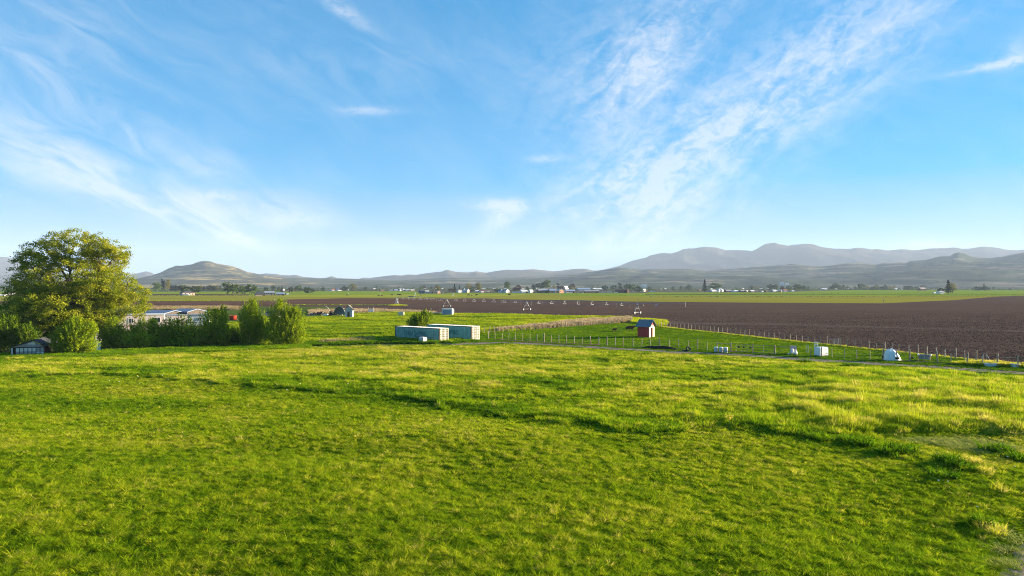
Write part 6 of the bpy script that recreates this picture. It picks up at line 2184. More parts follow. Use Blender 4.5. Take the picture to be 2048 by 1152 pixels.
# vehicles and trailers in the village
def vehicle(px, base, wpx, hpx, m, label, kind='car', group='vehicles parked in the village'):
    p = at(px, base)
    w, h = wpx / F * p.y, hpx / F * p.y
    root = empty('parked_' + kind, p, 0, label, kind, group)
    b = MB()
    if kind == 'trailer':
        b.box((-w / 2, 0, h * 0.25), (w / 2, 2.4, h))
    else:
        b.prism([(-w / 2, h * .25), (-w / 2, h * .6), (-w * .3, h * .66), (-w * .2, h), (w * .25, h), (w * .36, h * .66), (w / 2, h * .55), (w / 2, h * .25)], 0, 1.9)
        MB().prism([(-w * .26, h * .68), (-w * .18, h * .95), (w * .23, h * .95), (w * .31, h * .68)], -0.02, -0.004).build('side_window', M_GLASS, root)
    b.build('body', m, root)
    for s in (-0.32, 0.32):
        MB().lathe([(0, -.12), (h * .2, -.12), (h * .2, .12), (0, .12)], 10, M=Matrix.Translation((w * s, 0.2, h * .2)) @ Matrix.Rotation(math.pi / 2, 4, 'X')).build('wheel', M_BLACK, root)
    return root


for a in ((371, 591.2, 13, 2.6, W_WHITE, 'long white trailer parked against the dark hip roofed farmhouse', 'trailer'), (1030, 586.2, 10, 3, W_WHITE, 'white trailer parked under the maroon trees', 'trailer'),
          (1070, 586.2, 6, 3, R_RED, 'red truck parked by the teal lined shed', 'truck'), (1101.5, 585.8, 4, 3, W_WHITE, 'white van parked before the brown brick house', 'van'), (1109, 586, 6, 2.6, W_WHITE, 'white pickup parked between the brick gables', 'truck'),
          (1160, 586.2, 5, 2.4, R_BLUE, 'pale blue car beside the low open shed', 'car'), (1207, 585.8, 8, 2.4, W_WHITE, 'white flat trailer nearest the open shed', 'trailer'), (1219, 585.8, 10, 2.6, W_WHITE, 'long white trailer in the middle of the three by the dark barn', 'trailer'),
          (1232, 586.6, 7, 2.4, W_WHITE, 'white trailer right against the dark brown barn', 'trailer'), (1266, 584.2, 3, 2.4, W_WHITE, 'white car past the dark brown barn', 'car'), (1305, 584.2, 9, 2.4, W_WHITE, 'white trailer past the yellow and white house', 'trailer'),
          (822, 594.6, 11, 2.2, M_GATE, 'flat dark trailer with a white end out in the yellow pasture', 'trailer'), (886, 587.4, 4, 2.2, W_WHITE, 'white car beside the little orange house', 'car')):
    vehicle(*a)

# far sprinkler towers standing in the crop field
for px, b, t, lb in ((906.5, 593, 586, 'white sprinkler tower in the field below the tall conifer'), (830.5, 592, 585.4, 'white sprinkler tower near the flat trailer'), (760.5, 588.4, 586, 'far pale sprinkler box below the long dark shed'),
                     (697, 587.6, 585.4, 'far pale sprinkler box below the big round tree'), (1166.5, 587.4, 583.2, 'white sprinkler head below the low open shed'), (549.5, 599.6, 596.2, 'white pump box on the ditch bank beyond the willow clump')):
    p = at(px, b)
    h = (b - t) / F * p.y
    o = empty('sprinkler_tower', p, 0, lb, 'sprinkler', 'sprinkler towers in the far fields')
    for s in (-1, 1):
        MB().tube([(s * h * 0.22, 0, 0), (s * h * 0.05, 0, h)], h * 0.045, 5).build('leg', W_WHITE, o)
    MB().box((-h * .18, -h * .1, h * .72), (h * .18, h * .1, h * .95)).build('box', W_WHITE, o)

# ------------------------------------------------------------------ village trees
T = far_tree
for a in (
    (326, 583.5, 562.4, 'conifer', 'tall', 'tall dark poplar standing past the elm branches'), (335.5, 583.5, 562, 'olive', 'tall', 'paler thin leaved poplar beside the dark one'), (314, 584, 568, 'green', 'round', 'small round tree half behind the elm branches'),
    (370, 590, 574.6, 'dark', 'round', 'dark round tree behind the hip roofed farmhouse', 1.2), (389, 589.4, 574.4, 'dark', 'round', 'very dark wide tree at the end of the hip roofed farmhouse', 1.35),
    (456, 589.6, 569.2, 'green', 'round', 'tallest green tree of the clump before the arched barn', 1.1), (466, 590, 571.6, 'green', 'round', 'second green tree of the clump, in front', 1.1), (478, 589.8, 573, 'green', 'round', 'third green tree of the clump with a level top', 1.15),
    (489, 589.6, 574.6, 'green', 'round', 'small yellowish tree between the clump and the round tree', 1.0), (503.5, 589.6, 571, 'green', 'round', 'neat round green tree beside the arched barn', 1.05),
    (547, 583, 573, 'dark', 'round', 'small dark tree above the metal barn'), (557.5, 582.2, 575, 'dark', 'bush', 'low dark bushy tree above the blue roofed shed'), (532, 583, 575.6, 'dark', 'round', 'dim tree above the arched barn'),
    (564, 585, 574.6, 'conifer', 'conifer', 'thin dark conifer beside the small white gabled house', 1.4), (570, 590, 586, 'green', 'bush', 'green bush at the end of the blue roofed shed'),
    (578.5, 586.6, 575.8, 'maroon', 'tall', 'first thin dark tree of the row past the sheds'), (583.5, 586.6, 575.4, 'dark', 'tall', 'second thin tree of the row, darkest'), (590, 586.4, 577.6, 'maroon', 'sparse', 'third tree of the row, nearly bare'),
    (596.5, 585, 572.2, 'green', 'round', 'green round topped tree standing above the thin row'), (602, 586.6, 577.2, 'dark', 'sparse', 'fifth tree of the thin row, after the green one'), (610.5, 587, 575.8, 'dark', 'tall', 'tall dark tree past the middle of the thin row'),
    (617.5, 586.6, 576.2, 'dark', 'bush', 'wide dark bush at the far end of the thin row', 1.2), (625, 586.6, 579, 'maroon', 'sparse', 'bare small tree ending the thin row'), (646, 582, 575.4, 'dark', 'bush', 'dim bush behind the long white house'),
    (688.5, 581.6, 573.4, 'dark', 'bush', 'dark low tree beside the big round olive tree', 1.1), (705.5, 581.8, 569.6, 'olive', 'round', 'big wide round olive tree on the village edge', 1.35), (731, 581.6, 574.6, 'dark', 'round', 'small dim tree alone past the big olive tree'),
    (752, 578.2, 573, 'dark', 'bush', 'hazy bush above the long dark shed'), (797, 577.6, 573.4, 'dark', 'bush', 'hazy bush above the white houses'), (826, 580.2, 575.4, 'dark', 'round', 'small tree behind the orange barn'),
    (842.5, 581.2, 573.6, 'green', 'round', 'green tree behind the dark blue house', 1.0), (848.5, 580.2, 572.6, 'maroon', 'round', 'maroon leaved tree behind the dark blue house'), (862.5, 580.2, 573.8, 'dark', 'round', 'small dark round tree before the olive one'),
    (874.5, 584.2, 572.4, 'olive', 'round', 'yellowish olive tree behind the little orange house', 1.1), (909, 584.6, 571.2, 'conifer', 'conifer', 'tall dark conifer next to the two storey farmhouse', 1.15), (902.5, 584, 577.4, 'maroon', 'bush', 'dark reddish bush before the tall conifer'),
    (919, 580.4, 571.6, 'conifer', 'conifer', 'dark conifer behind the two storey farmhouse', 1.2), (936.5, 582, 569.4, 'olive', 'round', 'brownish olive tree behind the two gabled farmhouse'), (943.5, 585, 575.2, 'dark', 'round', 'dark olive tree hiding the farmhouse end', 1.1),
    (956.5, 583.2, 568.8, 'olive', 'round', 'bare looking olive tree with a broad round top', 1.0), (992.5, 585.2, 578, 'dark', 'round', 'dark round tree before the teal roofed houses'), (1014, 582.4, 566, 'green', 'round', 'tall green tree above the second teal roofed house', 1.0),
    (1029.5, 584.4, 576.4, 'maroon', 'round', 'shorter maroon tree before the white trailer'), (1036, 584.6, 572.2, 'maroon', 'round', 'taller maroon tree above the white trailer'), (1055, 582.6, 574.8, 'dark', 'round', 'small round tree above the white metal shed'),
    (1067.5, 581.4, 570.8, 'dark', 'round', 'dim grey green tree above the teal lined shed'), (1081, 581.4, 567.2, 'green', 'round', 'darker broad tree above the brown open barn', 1.3), (1092.5, 581.4, 563.8, 'green', 'round', 'tallest tree of the village, above the brown open barn', 1.05),
    (1108, 580.2, 572, 'olive', 'round', 'small hazy olive tree above the brick house roof'), (1116.5, 581, 568.6, 'conifer', 'tall', 'dark pointed tree above the brick house', 1.3), (1123.5, 581, 572.4, 'maroon', 'round', 'maroon tree beside the tall pinkish barn'),
    (1139, 581, 571.8, 'green', 'round', 'green tree just past the tall pinkish barn'), (1145.5, 581, 569, 'maroon', 'round', 'dark maroon tree past the tall pinkish barn'), (1144, 582.2, 574.4, 'olive', 'bush', 'bright yellow bush below the maroon tree', 1.0),
    (1187, 579, 570.8, 'olive', 'sparse', 'hazy bare tree above the white and orange barn'), (1195, 579, 571, 'olive', 'sparse', 'second hazy bare tree above the white and orange barn'), (1209.5, 581.6, 572.4, 'dark', 'round', 'dark round tree at the end of the white and orange barn', 1.2),
    (1227, 581.6, 572, 'dark', 'round', 'dark flat topped tree before the leaning conifer', 1.2), (1240.5, 581.8, 568.8, 'conifer', 'tall', 'leaning pointed conifer above the dark brown barn', 1.3), (1255, 582.2, 569.8, 'dark', 'round', 'dark tree just past the dark brown barn', 1.1),
    (1264, 582.6, 570.4, 'green', 'round', 'greener tree beside the dark one past the brown barn', 1.0), (1276.5, 583.6, 573, 'dark', 'bush', 'dark dense bush before the yellow and white house', 0.9), (1299, 582.4, 574.8, 'dark', 'round', 'small dark tree beside the white trailer past the yellow house'),
    (1346, 580, 574.2, 'dark', 'bush', 'low dark mound of bush out on the flat', 1.0), (1362, 580, 573.4, 'dark', 'bush', 'second low bush out on the flat'), (1377, 579.6, 571.2, 'dark', 'bush', 'wider hazy bush beside the second one', 1.1),
    (1409.5, 583.6, 563.8, 'conifer', 'conifer', 'tall dark spruce standing alone above the dark open shed', 1.25), (1418.5, 579.6, 571.6, 'dark', 'round', 'dim small tree just past the tall spruce'), (1431.5, 581.6, 567.6, 'green', 'round', 'round green tree behind the white gabled house', 1.35),
    (1502.5, 580.8, 573.2, 'dark', 'round', 'dark tree above the third maroon barn'), (1509, 580.8, 573, 'olive', 'sparse', 'bare tree beside the dark one above the third maroon barn'), (1517, 580.8, 573.6, 'olive', 'sparse', 'thin bare tree above the low white shed'),
    (1540, 581.4, 571, 'dark', 'round', 'first dark tree of the clump above the pale long barn', 1.1), (1550.5, 581.4, 571.4, 'dark', 'round', 'second dark tree of the clump above the pale long barn', 1.1), (1564.5, 580.8, 573, 'maroon', 'bush', 'brownish trees above the orange lit house', 1.0),
    (1578, 581.6, 573.2, 'dark', 'round', 'dark round tree past the red roofed white house', 1.2), (1594, 581.8, 570.2, 'dark', 'round', 'large grey green tree ending the farm row', 1.15), (1600.5, 581.2, 573.8, 'dark', 'round', 'shorter tree touching the large grey green one'),
    (1607, 580.8, 572.6, 'dark', 'round', 'round hazy tree after the farm row', 1.1), (1616, 579.8, 573.6, 'dark', 'round', 'small lone hazy tree past the farm row'),
    (1663, 580, 572.8, 'dark', 'round', 'small tree at the start of the far grove'), (1669.5, 580, 568.4, 'dark', 'round', 'tall round tree of the far grove above the small white shed', 1.0), (1679.5, 580, 571, 'dark', 'round', 'middle tree of the far grove'),
    (1687, 580, 571.4, 'dark', 'tall', 'pointed tree of the far grove', 1.6), (1694.5, 580, 573.6, 'dark', 'round', 'last small tree of the far grove'), (1710.5, 580.2, 574, 'dark', 'round', 'small round tree alone between the groves'),
    (1722.5, 580.4, 569, 'dark', 'round', 'largest round tree standing alone between the groves', 1.1), (1734, 580.2, 572.6, 'olive', 'round', 'slim round tree just after the largest one'), (1745.5, 580.4, 573.8, 'dark', 'bush', 'dark mound of trees starting the second grove', 1.1),
    (1753.5, 580.2, 571.8, 'olive', 'round', 'rounder olive tree in the second grove', 1.1), (1764, 580.2, 573.4, 'dark', 'bush', 'bushy tree in the middle of the second grove', 1.1), (1772, 580.2, 571.6, 'dark', 'round', 'pointed topped tree of the second grove'),
    (1780, 580.2, 573, 'olive', 'bush', 'olive bush ending the second grove'), (1788, 578.6, 571.4, 'olive', 'round', 'hazy olive tree above the white metal barn'), (1812, 580.6, 572.8, 'dark', 'round', 'dark tree just past the white metal barns', 1.2),
    (1820.5, 580.6, 572.6, 'dark', 'round', 'second dark tree past the white metal barns', 1.2), (1831.5, 580.4, 574.6, 'dark', 'round', 'small tree before the tan roofed barn'), (1846, 577.8, 571.6, 'dark', 'bush', 'dark grove above the tan roofed barn', 1.8),
    (1896.5, 586.8, 565.4, 'conifer', 'conifer', 'tall lone spruce beside the small grey farmhouse', 1.55), (1904.5, 586.2, 569.4, 'olive', 'round', 'light olive tree leaning out from the lone spruce', 0.9), (1882, 585, 577, 'conifer', 'bush', 'dark shrub behind the small grey farmhouse'),
    (1861.5, 569, 565, 'dark', 'round', 'hazy small tree on the slope before the lone spruce'), (1877.5, 569.2, 565.2, 'dark', 'round', 'second hazy small tree on the slope before the lone spruce'),
    (1955, 581, 573.8, 'dark', 'bush', 'first dark mound of the far clump past the lone spruce', 1.6), (1970, 581, 573.6, 'dark', 'bush', 'second dark mound of the far clump past the lone spruce', 1.6), (1968, 579.4, 569.4, 'conifer', 'conifer', 'little pointed tree above the far clump', 1.4),
    (1987, 579.4, 574.4, 'dark', 'round', 'hazy round tree after the far clump'), (2020, 580.6, 577.4, 'dark', 'bush', 'low hazy bush near the photo edge'),
):
    if a[1] <= HY + 1:
        continue
    T(*a)

# distant rows of poplars, each a tree
for i, x in enumerate(np.linspace(339, 364, 11)):
    nth = ('first', 'second', 'third', 'fourth', 'fifth', 'middle', 'fifth last', 'fourth last', 'third last', 'second last', 'last')[i]
    T(float(x), 582.4, 572.2 + (i * 37 % 5) * 0.25, 'dark', 'tall', nth + ' hazy poplar of the planted row, counted from the elm side', 1.3, 'close planted row of far poplars')
for i, (x, t) in enumerate(((402, 573.4), (408, 574), (414, 574.6), (421, 572.6), (425.5, 571.6), (428.5, 573), (434, 573.4), (440, 573.6))):
    T(x, 582.6, t, 'dark' if i % 2 else 'olive', 'tall' if i % 3 else 'round', ('first', 'second', 'third', 'fourth, taller', 'tallest', 'third last', 'second last', 'last')[i] + ' hazy tree of the loose row between farmhouse and green clump', 1.3, 'loose far row of trees')


# far tree belts that read as one low mass
def belt(name, spans, n, seed, label, size=2.4, m='dark', dn=25):
    rng = np.random.default_rng(seed)
    P, Tn = [], []
    for x0, x1, base, h0, h1 in spans:
        k = int(n * (x1 - x0) / sum(s[1] - s[0] for s in spans))
        x = rng.uniform(x0, x1, k)
        hh = (h0 + (h1 - h0) * fbm(x / 5.0, x * 0 + base, seed, 3) ** 1.5)
        d = dist_at(base) + rng.normal(0, dn, k)
        z = rng.uniform(0, 1, k) ** 0.8 * hh / F * d
        P.append(np.stack([(x - CX) / F * d, d, z], 1))
        Tn.append(0.45 + 0.35 * (fbm(x / 3.0, x * 0 + 7, seed + 2, 2) - 0.5) + rng.normal(0, .1, k))
    o = link(name, leaf_mesh(name, np.concatenate(P), size, LM[m], np.concatenate(Tn), rng))
    tag(o, label, kind='stuff')


belt('treeline', [(270, 560, 582.2, 1.0, 5), (560, 760, 581.0, 0.8, 5), (760, 1000, 580.6, 0.6, 5.5), (1000, 1300, 581.6, 0.6, 6), (1300, 1500, 580.6, 0.5, 4.5), (1500, 1700, 580.4, 0.6, 5), (1700, 1860, 580.4, 0.6, 5.5), (1900, 2100, 580.6, 0.3, 3.2)], 9000, 5,
     'low far belt of hedges and small trees along the village')

belt('hedgerow', [(1290, 2100, 588.6, 0.2, 1.5), (1300, 1800, 594.0, -0.6, 1.6), (1800, 2100, 592.6, 0.2, 2.0), (1050, 1300, 590.4, -0.2, 1.2)], 5000, 11, 'thin dark weedy ditch lines across the crop field', 0.9, 'dark', 3)
belt('hedgerow', [(250, 560, 602.4, 0.3, 2.4), (250, 500, 591.8, 0.2, 2.4), (500, 720, 589.8, -0.3, 1.0), (560, 800, 610.2, -0.8, 2.4), (300, 480, 617.5, 0.5, 4.0)], 5000, 13, 'weedy ditch banks between the strips of tilled soil', 0.7, 'hedge', 2)

belt('far_treeline', [(560, 1000, 577.8, 0.8, 4.5), (1000, 1500, 577.6, 0.8, 4.5), (1500, 1900, 578.0, 0.6, 4.0), (270, 560, 578.6, 0.6, 4.5)], 5000, 15, 'hazy low tree belt behind the village', 4.0, 'dark', 60)
rh = random.Random(12)
for k in range(34):
    px_ = rh.uniform(600, 1330) if k < 24 else rh.uniform(1330, 1850)
    b_ = rh.uniform(577.4, 579.4)
    building('far_house', 'tiny pale house far off in the hazy town', px_, px_ + rh.uniform(4, 7.5), b_, b_ - rh.uniform(1.8, 2.6), rh.choice((W_WHITE, W_WHITE, W_CREAM, W_TAN)), rh.choice((R_PALE, R_GREY, R_DARK, R_PALE)), 'gable', yaw=rh.uniform(0.2, 0.9), wins=0, door=False, group='tiny far houses of the town')

# ------------------------------------------------------------------ the yard on the left: derelict shed, mobile homes, junk
def old_shed():
    A, B = at(22, 713.5), at(88, 711.5)
    v = B - A
    W = v.length
    root = empty('derelict_shed', A, math.atan2(v.y, v.x), 'derelict low shed with a gable of grubby white panels at the photo edge', 'shed')
    eL, eR, ap, D = 1.45, 1.55, 2.35, 6.0
    apx = W * 0.66
    n = 7
    M1 = mat('grubby_white_panel', (0.30, 0.29, 0.28), 0.8, 0.2, var=0.15, scale=1.2, stain=(0.14, 0.13, 0.12), stain_amt=0.7)
    M2 = mat('clean_white_panel', (0.62, 0.60, 0.54), 0.8, 0.2, var=0.06)
    x0 = 0.55
    pw = (W - x0) / n
    for i in range(n):
        a = x0 + i * pw
        lo = i >= 5
        MB().box((a + 0.05, 0.0, 0.0), (a + pw - 0.05, 0.03, 0.72 if not lo else 0.55)).build('panel', M1 if not lo else M2, root)
        MB().box((a + 0.05, 0.0, 0.725 if not lo else 0.555), (a + pw - 0.05, 0.03, 1.24)).build('panel', M2 if not lo else M1, root)
    for i in range(n + 1):
        MB().box((x0 + i * pw - 0.045, -0.03, 0), (x0 + i * pw + 0.045, 0.06, 1.28)).build('batten', M_RUST, root)
    MB().box((0.0, -0.035, 0), (0.22, 0.05, 1.35)).build('door_post', M_WHITEP, root)
    MB().box((-0.05, -0.04, 1.281), (W + 0.05, 0.07, 1.40)).build('beam', M_RUST, root)
    g = MB()
    g.add([(0.2, 0.02, 1.402), (W - 0.05, 0.02, 1.402), (apx, 0.02, ap - 0.10), (0.2, 0.05, 1.402), (W - 0.05, 0.05, 1.402), (apx, 0.05, ap - 0.10)], [(0, 1, 2), (5, 4, 3), (0, 3, 4, 1), (1, 4, 5, 2), (2, 5, 3, 0)])
    g.build('gable_panel', M1, root)
    MB().add([(apx - 0.75, 0.012, 1.75), (apx + 0.35, 0.012, 1.72), (apx + 0.1, 0.012, ap - 0.16), (apx - 0.6, 0.012, ap - 0.42)], [(0, 1, 2, 3)]).build('patch', M2, root)
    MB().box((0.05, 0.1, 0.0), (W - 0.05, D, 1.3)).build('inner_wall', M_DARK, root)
    for s, (xe, ze) in enumerate(((-0.35, eL - 0.12), (W + 0.25, eR - 0.05))):
        q = [(xe, -0.3, ze), (apx, -0.3, ap), (apx, D, ap), (xe, D, ze)]
        q += [(a, b, c + 0.07) for a, b, c in q]
        f = [(0, 1, 2, 3), (7, 6, 5, 4), (0, 4, 5, 1), (1, 5, 6, 2), (2, 6, 7, 3), (3, 7, 4, 0)]
        MB().add(q, f).build('roof_slope', R_DARK, root)
    return root


old_shed()
p = at(84, 700)
tag(MB().tube([(0, 0, 0), (0.05, 0, 1.2), (-0.25, 0.1, 2.0), (-0.35, 0, 2.7)], [0.42, 0.34, 0.22, 0.05], 8).tube([(0, 0, 1.2), (-0.55, 0, 1.6), (-0.7, 0, 2.4)], [0.2, 0.15, 0.04], 6).build('split_stump', M_AMBER, None, True, (p.x, p.y + 3, 0)),
    'sunlit split orange stump behind the derelict shed', 'stump')


def old_van(px, py, label, m, L=4.2, H=1.5):
    p = at(px, py)
    root = empty('parked_car', p, 0.3, label, 'car')
    MB().prism([(-L / 2, .35), (-L / 2, H * .55), (-L * .3, H * .62), (-L * .18, H), (L * .22, H), (L * .36, H * .62), (L / 2, H * .55), (L / 2, .35)], 0, 1.7).build('body', m, root)
    MB().prism([(-L * .26, H * .65), (-L * .165, H * .95), (L * .2, H * .95), (L * .32, H * .65)], -0.015, -0.002).build('side_window', M_GLASS, root)
    for s in (-.3, .3):
        MB().lathe([(0, -.1), (.32, -.1), (.32, .1), (0, .1)], 12, M=Matrix.Translation((L * s, 0.05, .32)) @ Matrix.Rotation(math.pi / 2, 4, 'X')).build('wheel', M_BLACK, root)
    return root


old_van(104, 703.5, 'pale grey old car behind the derelict shed and willow shrub', W_GREY)
crate(184, 701, 1.6, 1.0, 1.35, M_WHITE, 'white box with a square top edge behind the willow shrub', 'white_box', dy=0.5, cat='box')
building('outbuilding', 'low dark roofed outbuilding glimpsed between willow shrub and hedge', 184, 212, 684, 659, W_GREY, R_DARK, 'gable', cat='shed', wins=1, eave=.62)


def mobile_home(x0, x1, base, top, label, wall, wins, roofm=R_PALE, yaw=0.45, skirt=True):
    p = at((x0 + x1) / 2, base)
    w, H = (x1 - x0) / F * p.y * 0.93, (base - top) / F * p.y
    root = empty('mobile_home', p + Vector((0, 2, 0)), yaw, label, 'mobile home')
    b = MB().box((-w / 2, -2, 0.0), (w / 2, 2, H - 0.22)).build('wall', wall, root)
    MB().box((-w / 2 - .1, -2.15, H - 0.218), (w / 2 + .1, 2.15, H)).build('roof', roofm, root)
    MB().box((-w / 2 - .01, -2.03, H * 0.27), (w / 2 - 3.0, -2.002, H * .32)).build('trim_band', W_BROWN, root)
    for cx, ww, hh in wins:
        z = H * 0.48
        f = MB().box((cx - ww / 2 - .1, -2.06, z - .1), (cx + ww / 2 + .1, -2.003, z)).box((cx - ww / 2 - .1, -2.06, z + hh), (cx + ww / 2 + .1, -2.003, z + hh + .1)).box((cx - ww / 2 - .1, -2.06, z + .002), (cx - ww / 2, -2.003, z + hh - .002)).box((cx + ww / 2, -2.06, z + .002), (cx + ww / 2 + .1, -2.003, z + hh - .002)).box((cx - .04, -2.05, z + .002), (cx + .04, -2.003, z + hh - .002)).build('window', W_WHITE, root)
        MB().box((cx - ww / 2 + .002, -2.03, z + .004), (cx - .042, -2.004, z + hh - .004)).build('pane', M_GLASS, f)
        MB().box((cx + .042, -2.03, z + .004), (cx + ww / 2 - .002, -2.004, z + hh - .004)).build('pane', M_GLASS, f)
    return root


mobile_home(232, 318.5, 661, 628.2, 'cream white mobile home with a dark two pane window above the hedge', M_PINK, [(3.2, 1.25, 1.1), (-2.2, 0.9, 1.0)], R_PALE)
mobile_home(319.5, 366, 652, 629.6, 'lower cream mobile home with small square windows and grey roof edge', M_PINK, [(-2.1, 0.42, 0.6), (-0.6, 0.36, 0.5)], R_GREY)
mobile_home(367, 412, 651, 628.6, 'farthest pale mobile home half hidden by the lime hedge shrub', W_WHITE, [(0.5, 0.8, 0.6)], R_GREY, 0.35)
W_GREY2 = mat('painted_gable_shade', (0.085, 0.07, 0.055), 0.85, 0.2, var=0.2)  # darkness of the open gables put into the board colour
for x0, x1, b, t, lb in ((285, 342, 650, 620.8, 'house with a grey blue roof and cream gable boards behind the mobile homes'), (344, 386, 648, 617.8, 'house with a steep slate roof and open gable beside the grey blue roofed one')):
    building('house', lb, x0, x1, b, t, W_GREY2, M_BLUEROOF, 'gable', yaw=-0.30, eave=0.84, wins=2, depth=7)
old_van(540, 633, 'pale blue old car behind the willow clump', M_BLUEGREY, 5.0, 2.0)
building('shed', 'cream gabled shed showing between the willow tops', 548, 566, 634, 610.5, W_CREAM, R_GREY, 'front', cat='shed', wins=0, eave=.7)
# red tub
p = at(466, 640.5)
rt = empty('red_tub', p, 0.2, 'red plastic tub on a low dark frame at the end of the hedge', 'tub')
MB().lathe([(0, 0.25), (0.95, 0.25), (1.10, 1.35), (1.14, 1.42), (1.05, 1.42), (0.9, 0.4), (0, 0.4)], 18).build('tub', M_REDTUB, rt, True)
MB().box((-1.3, -0.8, 0.05), (1.2, 0.8, 0.24)).build('stand', W_MAROON, rt)

# white ruined shack
def shack():
    A, B = at(690, 636.5), at(711.5, 635.6)
    v = B - A
    root = empty('ruined_shack', A, 0.10, 'ruined white board shack with an open doorway and broken roof by the junk pile', 'shack')
    W, D, h, r = 3.4, 2.6, 2.9, 4.1
    sx = 2.35
    f = MB()
    f.box((0, 0, 0), (0.75, 0.06, h)).box((1.5, 0, 0), (sx, 0.06, h)).box((0.75, 0, 2.15), (1.5, 0.06, h))
    f.add([(0, 0, h), (sx, 0, h), (sx / 2, 0, r), (0, .06, h), (sx, .06, h), (sx / 2, .06, r)], [(0, 1, 2), (5, 4, 3), (0, 2, 5, 3), (1, 4, 5, 2)])
    f.build('front_wall', M_WHITEP, root)
    for k in range(6):
        MB().box((sx + 0.002, 0.08 + k * 0.55, 0), (sx + 0.05, 0.08 + k * 0.55 + 0.53, h - 0.05 - 0.1 * (k % 2))).build('board', M_WHITEP, root)
    MB().box((0, 0.06, 0), (0.05, 3.4, h)).build('side_wall', M_POST, root)
    MB().box((0.05, 3.35, 0), (sx, 3.4, h)).build('back_wall', M_POST, root)
    for s, (xe, x1) in enumerate(((-0.4, sx / 2), (sx + 0.4, sx / 2))):
        for k in range(5):
            if s == 0 and k == 1:
                continue
            y0 = -0.3 + k * 0.8
            q = [(xe, y0, h - 0.35), (x1, y0, r + 0.05), (x1, y0 + 0.76, r + 0.05), (xe, y0 + 0.76, h - 0.35 - 0.15 * (k % 2))]
            q += [(a, b, c + 0.06) for a, b, c in q]
            MB().add(q, [(0, 1, 2, 3), (7, 6, 5, 4), (0, 4, 5, 1), (1, 5, 6, 2), (2, 6, 7, 3), (3, 7, 4, 0)]).build('roof_board', M_POST if k % 2 else R_DARK, root)
    MB().tube([(sx / 2, 0.3, r), (sx / 2, 0.3, r + 0.5)], 0.08, 6).build('vent_pipe', M_WHITEP, root)
    return root


shack()


def junk():
    # half of an old round grain bin lying open
    p = at(678, 634.0)
    root = empty('broken_silo', p, -0.35, 'broken half of a blue grey metal grain bin standing among the junk', 'silo')
    n, V, Fc = 12, [], []
    rows_ = 7
    for j in range(rows_):
        ph = math.pi * 0.5 * j / (rows_ - 1)
        for k in range(n):
            th = math.pi * 0.10 + math.pi * 0.80 * k / (n - 1)
            r_ = 2.5 * math.sin(ph * 0.85 + 0.22)
            V.append((-math.cos(th) * r_ * 0.95, 0.2 + 1.6 * (1 - math.cos(ph)) * -1 + 1.6, 0.2 + math.sin(th) * r_ * 1.35))
    for j in range(rows_ - 1):
        for k in range(n - 1):
            a = j * n + k
            Fc.append((a, a + 1, a + n + 1, a + n))
    MB().add(V, Fc).build('shell', M_SILO, root, True)
    MB().tube([V[(rows_ - 1) * n + k] for k in range(n)], 0.13, 5).build('rim', M_WOOD, root)
    MB().box((-2.2, 0.1, 0), (1.2, 0.5, 0.8)).build('base_wall', M_DARKSTEEL, root)
    # bent pale beam
    q = at(657, 633)
    tag(MB().tube([(0.8, 0, 0), (0.5, 0, 1.5), (-0.3, 0.1, 3.0), (-1.6, 0.2, 3.9)], [0.2, 0.17, 0.15, 0.12], 6).build('bent_beam', M_WOOD, None, True, q), 'pale bent beam curving up out of the junk pile', 'beam')
    crate(651.5, 632.8, 1.55, 0.9, 0.85, M_WHITE, 'white chest lying in front of the bent beam', 'white_chest', cat='chest')
    crate(622, 634.5, 2.8, 0.8, 0.55, W_GREY, 'long pale grey chest at the near end of the junk pile', 'grey_chest', cat='chest')
    rr = random.Random(4)
    names = ('dark tangle of scrap behind the grey chest', 'low scrap heap below the dry grass', 'black scrap heap at the foot of the broken silo')
    for (x, y, w, h, lb) in ((632, 632.6, 5.0, 1.7, names[0]), (645, 631.6, 3.4, 1.5, names[1]), (666, 633.6, 3.2, 2.2, names[2])):
        c = at(x, y)
        root = empty('scrap_heap', c, 0, lb, 'scrap heap', 'junk beside the ruined shack')
        for k in range(22):
            a, b = Vector((rr.uniform(-w / 2, w / 2), rr.uniform(-.8, .8), rr.uniform(0.05, h * .4))), Vector((rr.uniform(-w / 2, w / 2), rr.uniform(-.8, .8), rr.uniform(0.1, h)))
            MB().tube([a, b], rr.uniform(0.06, 0.16), 5).build('scrap_bar', rr.choice((M_RUST, M_POST, M_DARKSTEEL, M_DARK)), root)
        for k in range(7):
            cx, cz = rr.uniform(-w / 2, w / 2), rr.uniform(0, h * .3)
            MB().box((cx - .5, -.5, cz), (cx + .5, .4, cz + .35), M=Matrix.Rotation(rr.uniform(-.4, .4), 4, 'Y')).build('scrap_box', rr.choice((M_DARKSTEEL, M_RUST, W_GREY)), root)


junk()
# board sign, tank, trailer, posts on the far side of the pasture
p = at(742, 625.5)
o = empty('board_stand', p, 0, 'white board on two posts at the edge of the tilled field', 'board')
for s in (-.95, .95):
    MB().tube([(s, 0, 0), (s, 0, 2.1)], 0.06, 5).build('post', M_WHITEP, o)
for k in range(3):
    MB().box((-0.93, -0.05, 0.35 + k * 0.34), (0.93, -0.01, 0.66 + k * 0.34)).build('board', M_WHITE, o)
crate(802, 632.4, 2.1, 1.3, 1.55, W_CREAM, 'cream water box with a grey top in the pasture before the tilled field', 'water_box', cat='box')
p = at(894.5, 631.2)
o = empty('box_trailer', p, -0.12, 'white box trailer parked at the tilled field edge behind the containers', 'trailer')
MB().box((-2.0, 0, 0.4), (1.6, 2.2, 2.35)).build('body', W_WHITE, o)
MB().box((1.603, -0.05, 0.35), (1.75, 2.25, 2.42)).build('end_frame', W_WHITE, o)
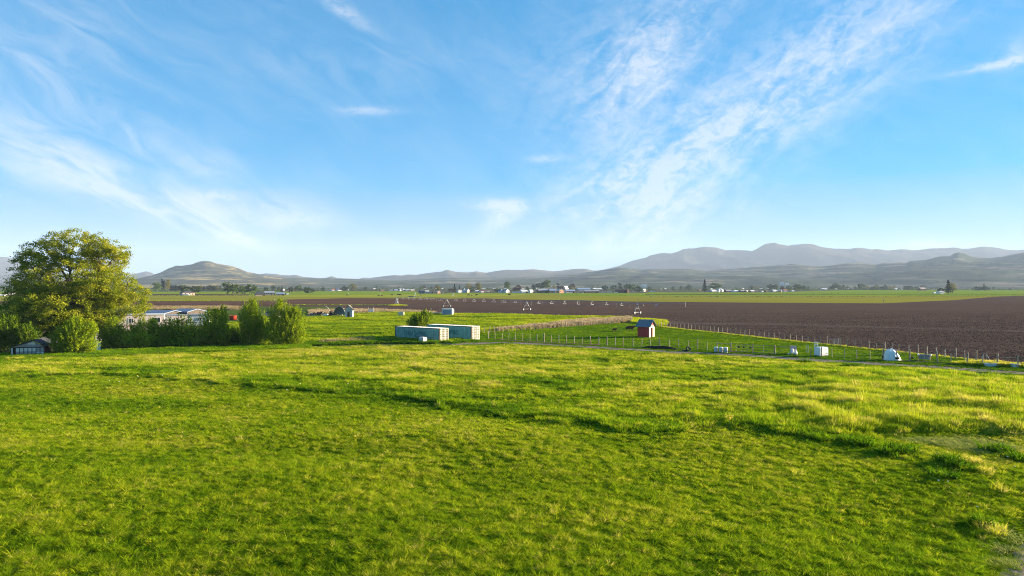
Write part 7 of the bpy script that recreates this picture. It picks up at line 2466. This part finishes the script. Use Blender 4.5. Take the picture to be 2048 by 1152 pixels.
MB().box((-2.05, -0.06, 2.353), (1.6, 2.25, 2.45)).build('roof', W_WHITE, o)
MB().box((-1.7, -0.02, 0.6), (1.2, -0.004, 2.0)).build('side_panel', M_BLUEGREY, o)
for s in (-0.9, 0.4):
    MB().lathe([(0, -.12), (.4, -.12), (.4, .12), (0, .12)], 10, M=Matrix.Translation((s, 0.15, .4)) @ Matrix.Rotation(math.pi / 2, 4, 'X')).build('wheel', M_BLACK, o)
p = at(874, 630.2)
o = empty('flat_wagon', p, 0, 'low flat wagon with pale ends beside the white box trailer', 'wagon')
MB().box((-2.6, 0, 0.75), (1.9, 1.8, 0.95)).build('bed', M_WOOD, o)
MB().box((-0.9, 0.1, 0.2), (0.9, 1.7, 0.745)).build('axle_box', M_DARKSTEEL, o)
MB().box((1.95, 0, 0.3), (2.35, 1.8, 1.5)).build('headboard', W_CREAM, o)
MB().box((-3.0, 0, 0.4), (-2.65, 1.8, 1.3)).build('tailboard', W_CREAM, o)
for x, y, h, lb in ((749.5, 628.5, 0.9, 'short white stake just past the board stand'), (753.5, 628.3, 0.9, 'second short white stake past the board stand'), (822, 625.6, 1.6, 'white stake between water box and bush'), (805, 624, 1.2, 'thin white stake above the water box'), (862, 622, 1.1, 'thin pale stake above the flat wagon'),
                    (909, 625.6, 1.2, 'thin pale stake just past the box trailer'), (978.5, 627.6, 0.5, 'small pale valve box on the edge of the tilled field')):
    q = at(x, y)
    o = empty('stake', q, 0, lb, 'stake', 'stakes along the tilled field')
    MB().tube([(0, 0, -.2), (0, 0, h)], 0.055, 6).build('shaft', M_WHITEP, o)
    MB().box((-.075, -.075, h + .002), (.075, .075, h + 0.07)).build('cap', M_WHITE, o)
p = at(1767, 607.4)
o = empty('valve_post', p, 0, 'dark valve post at the corner of the tilled field', 'post')
MB().tube([(0, 0, -.2), (0, 0, 2.3)], 0.14, 6).build('shaft', M_DARKSTEEL, o)
MB().box((-.3, -.15, 2.0), (.5, .15, 2.4)).build('head', M_DARKSTEEL, o)
# the tall yellow flower in the meadow
p = at(1459, 868)
o = empty('yellow_flower', (p.x, p.y, float(meadow_h(np.array([p.x]), np.array([p.y]))[0])), 0, 'tall yellow flowering weed standing alone in the meadow', 'flower')
MB().tube([(0, 0, 0), (0.03, 0, 0.9)], 0.015, 5).build('stem', mat('green_stem', (0.1, 0.16, 0.03), 0.8), o)
rr = random.Random(2)
for k in range(9):
    a = Vector((0.03, 0, 0.8))
    b = Vector((rr.uniform(-.3, .3), rr.uniform(-.25, .25), rr.uniform(0.95, 1.22)))
    MB().tube([a, b], 0.008, 4).lathe([(0.0, 0.05), (0.06, 0.03), (0.075, 0), (0.05, -0.03), (0, -0.04)], 7, tuple(b)).build('flower_head', mat('yellow_petals', (0.75, 0.52, 0.02), 0.7, 0.2), o)
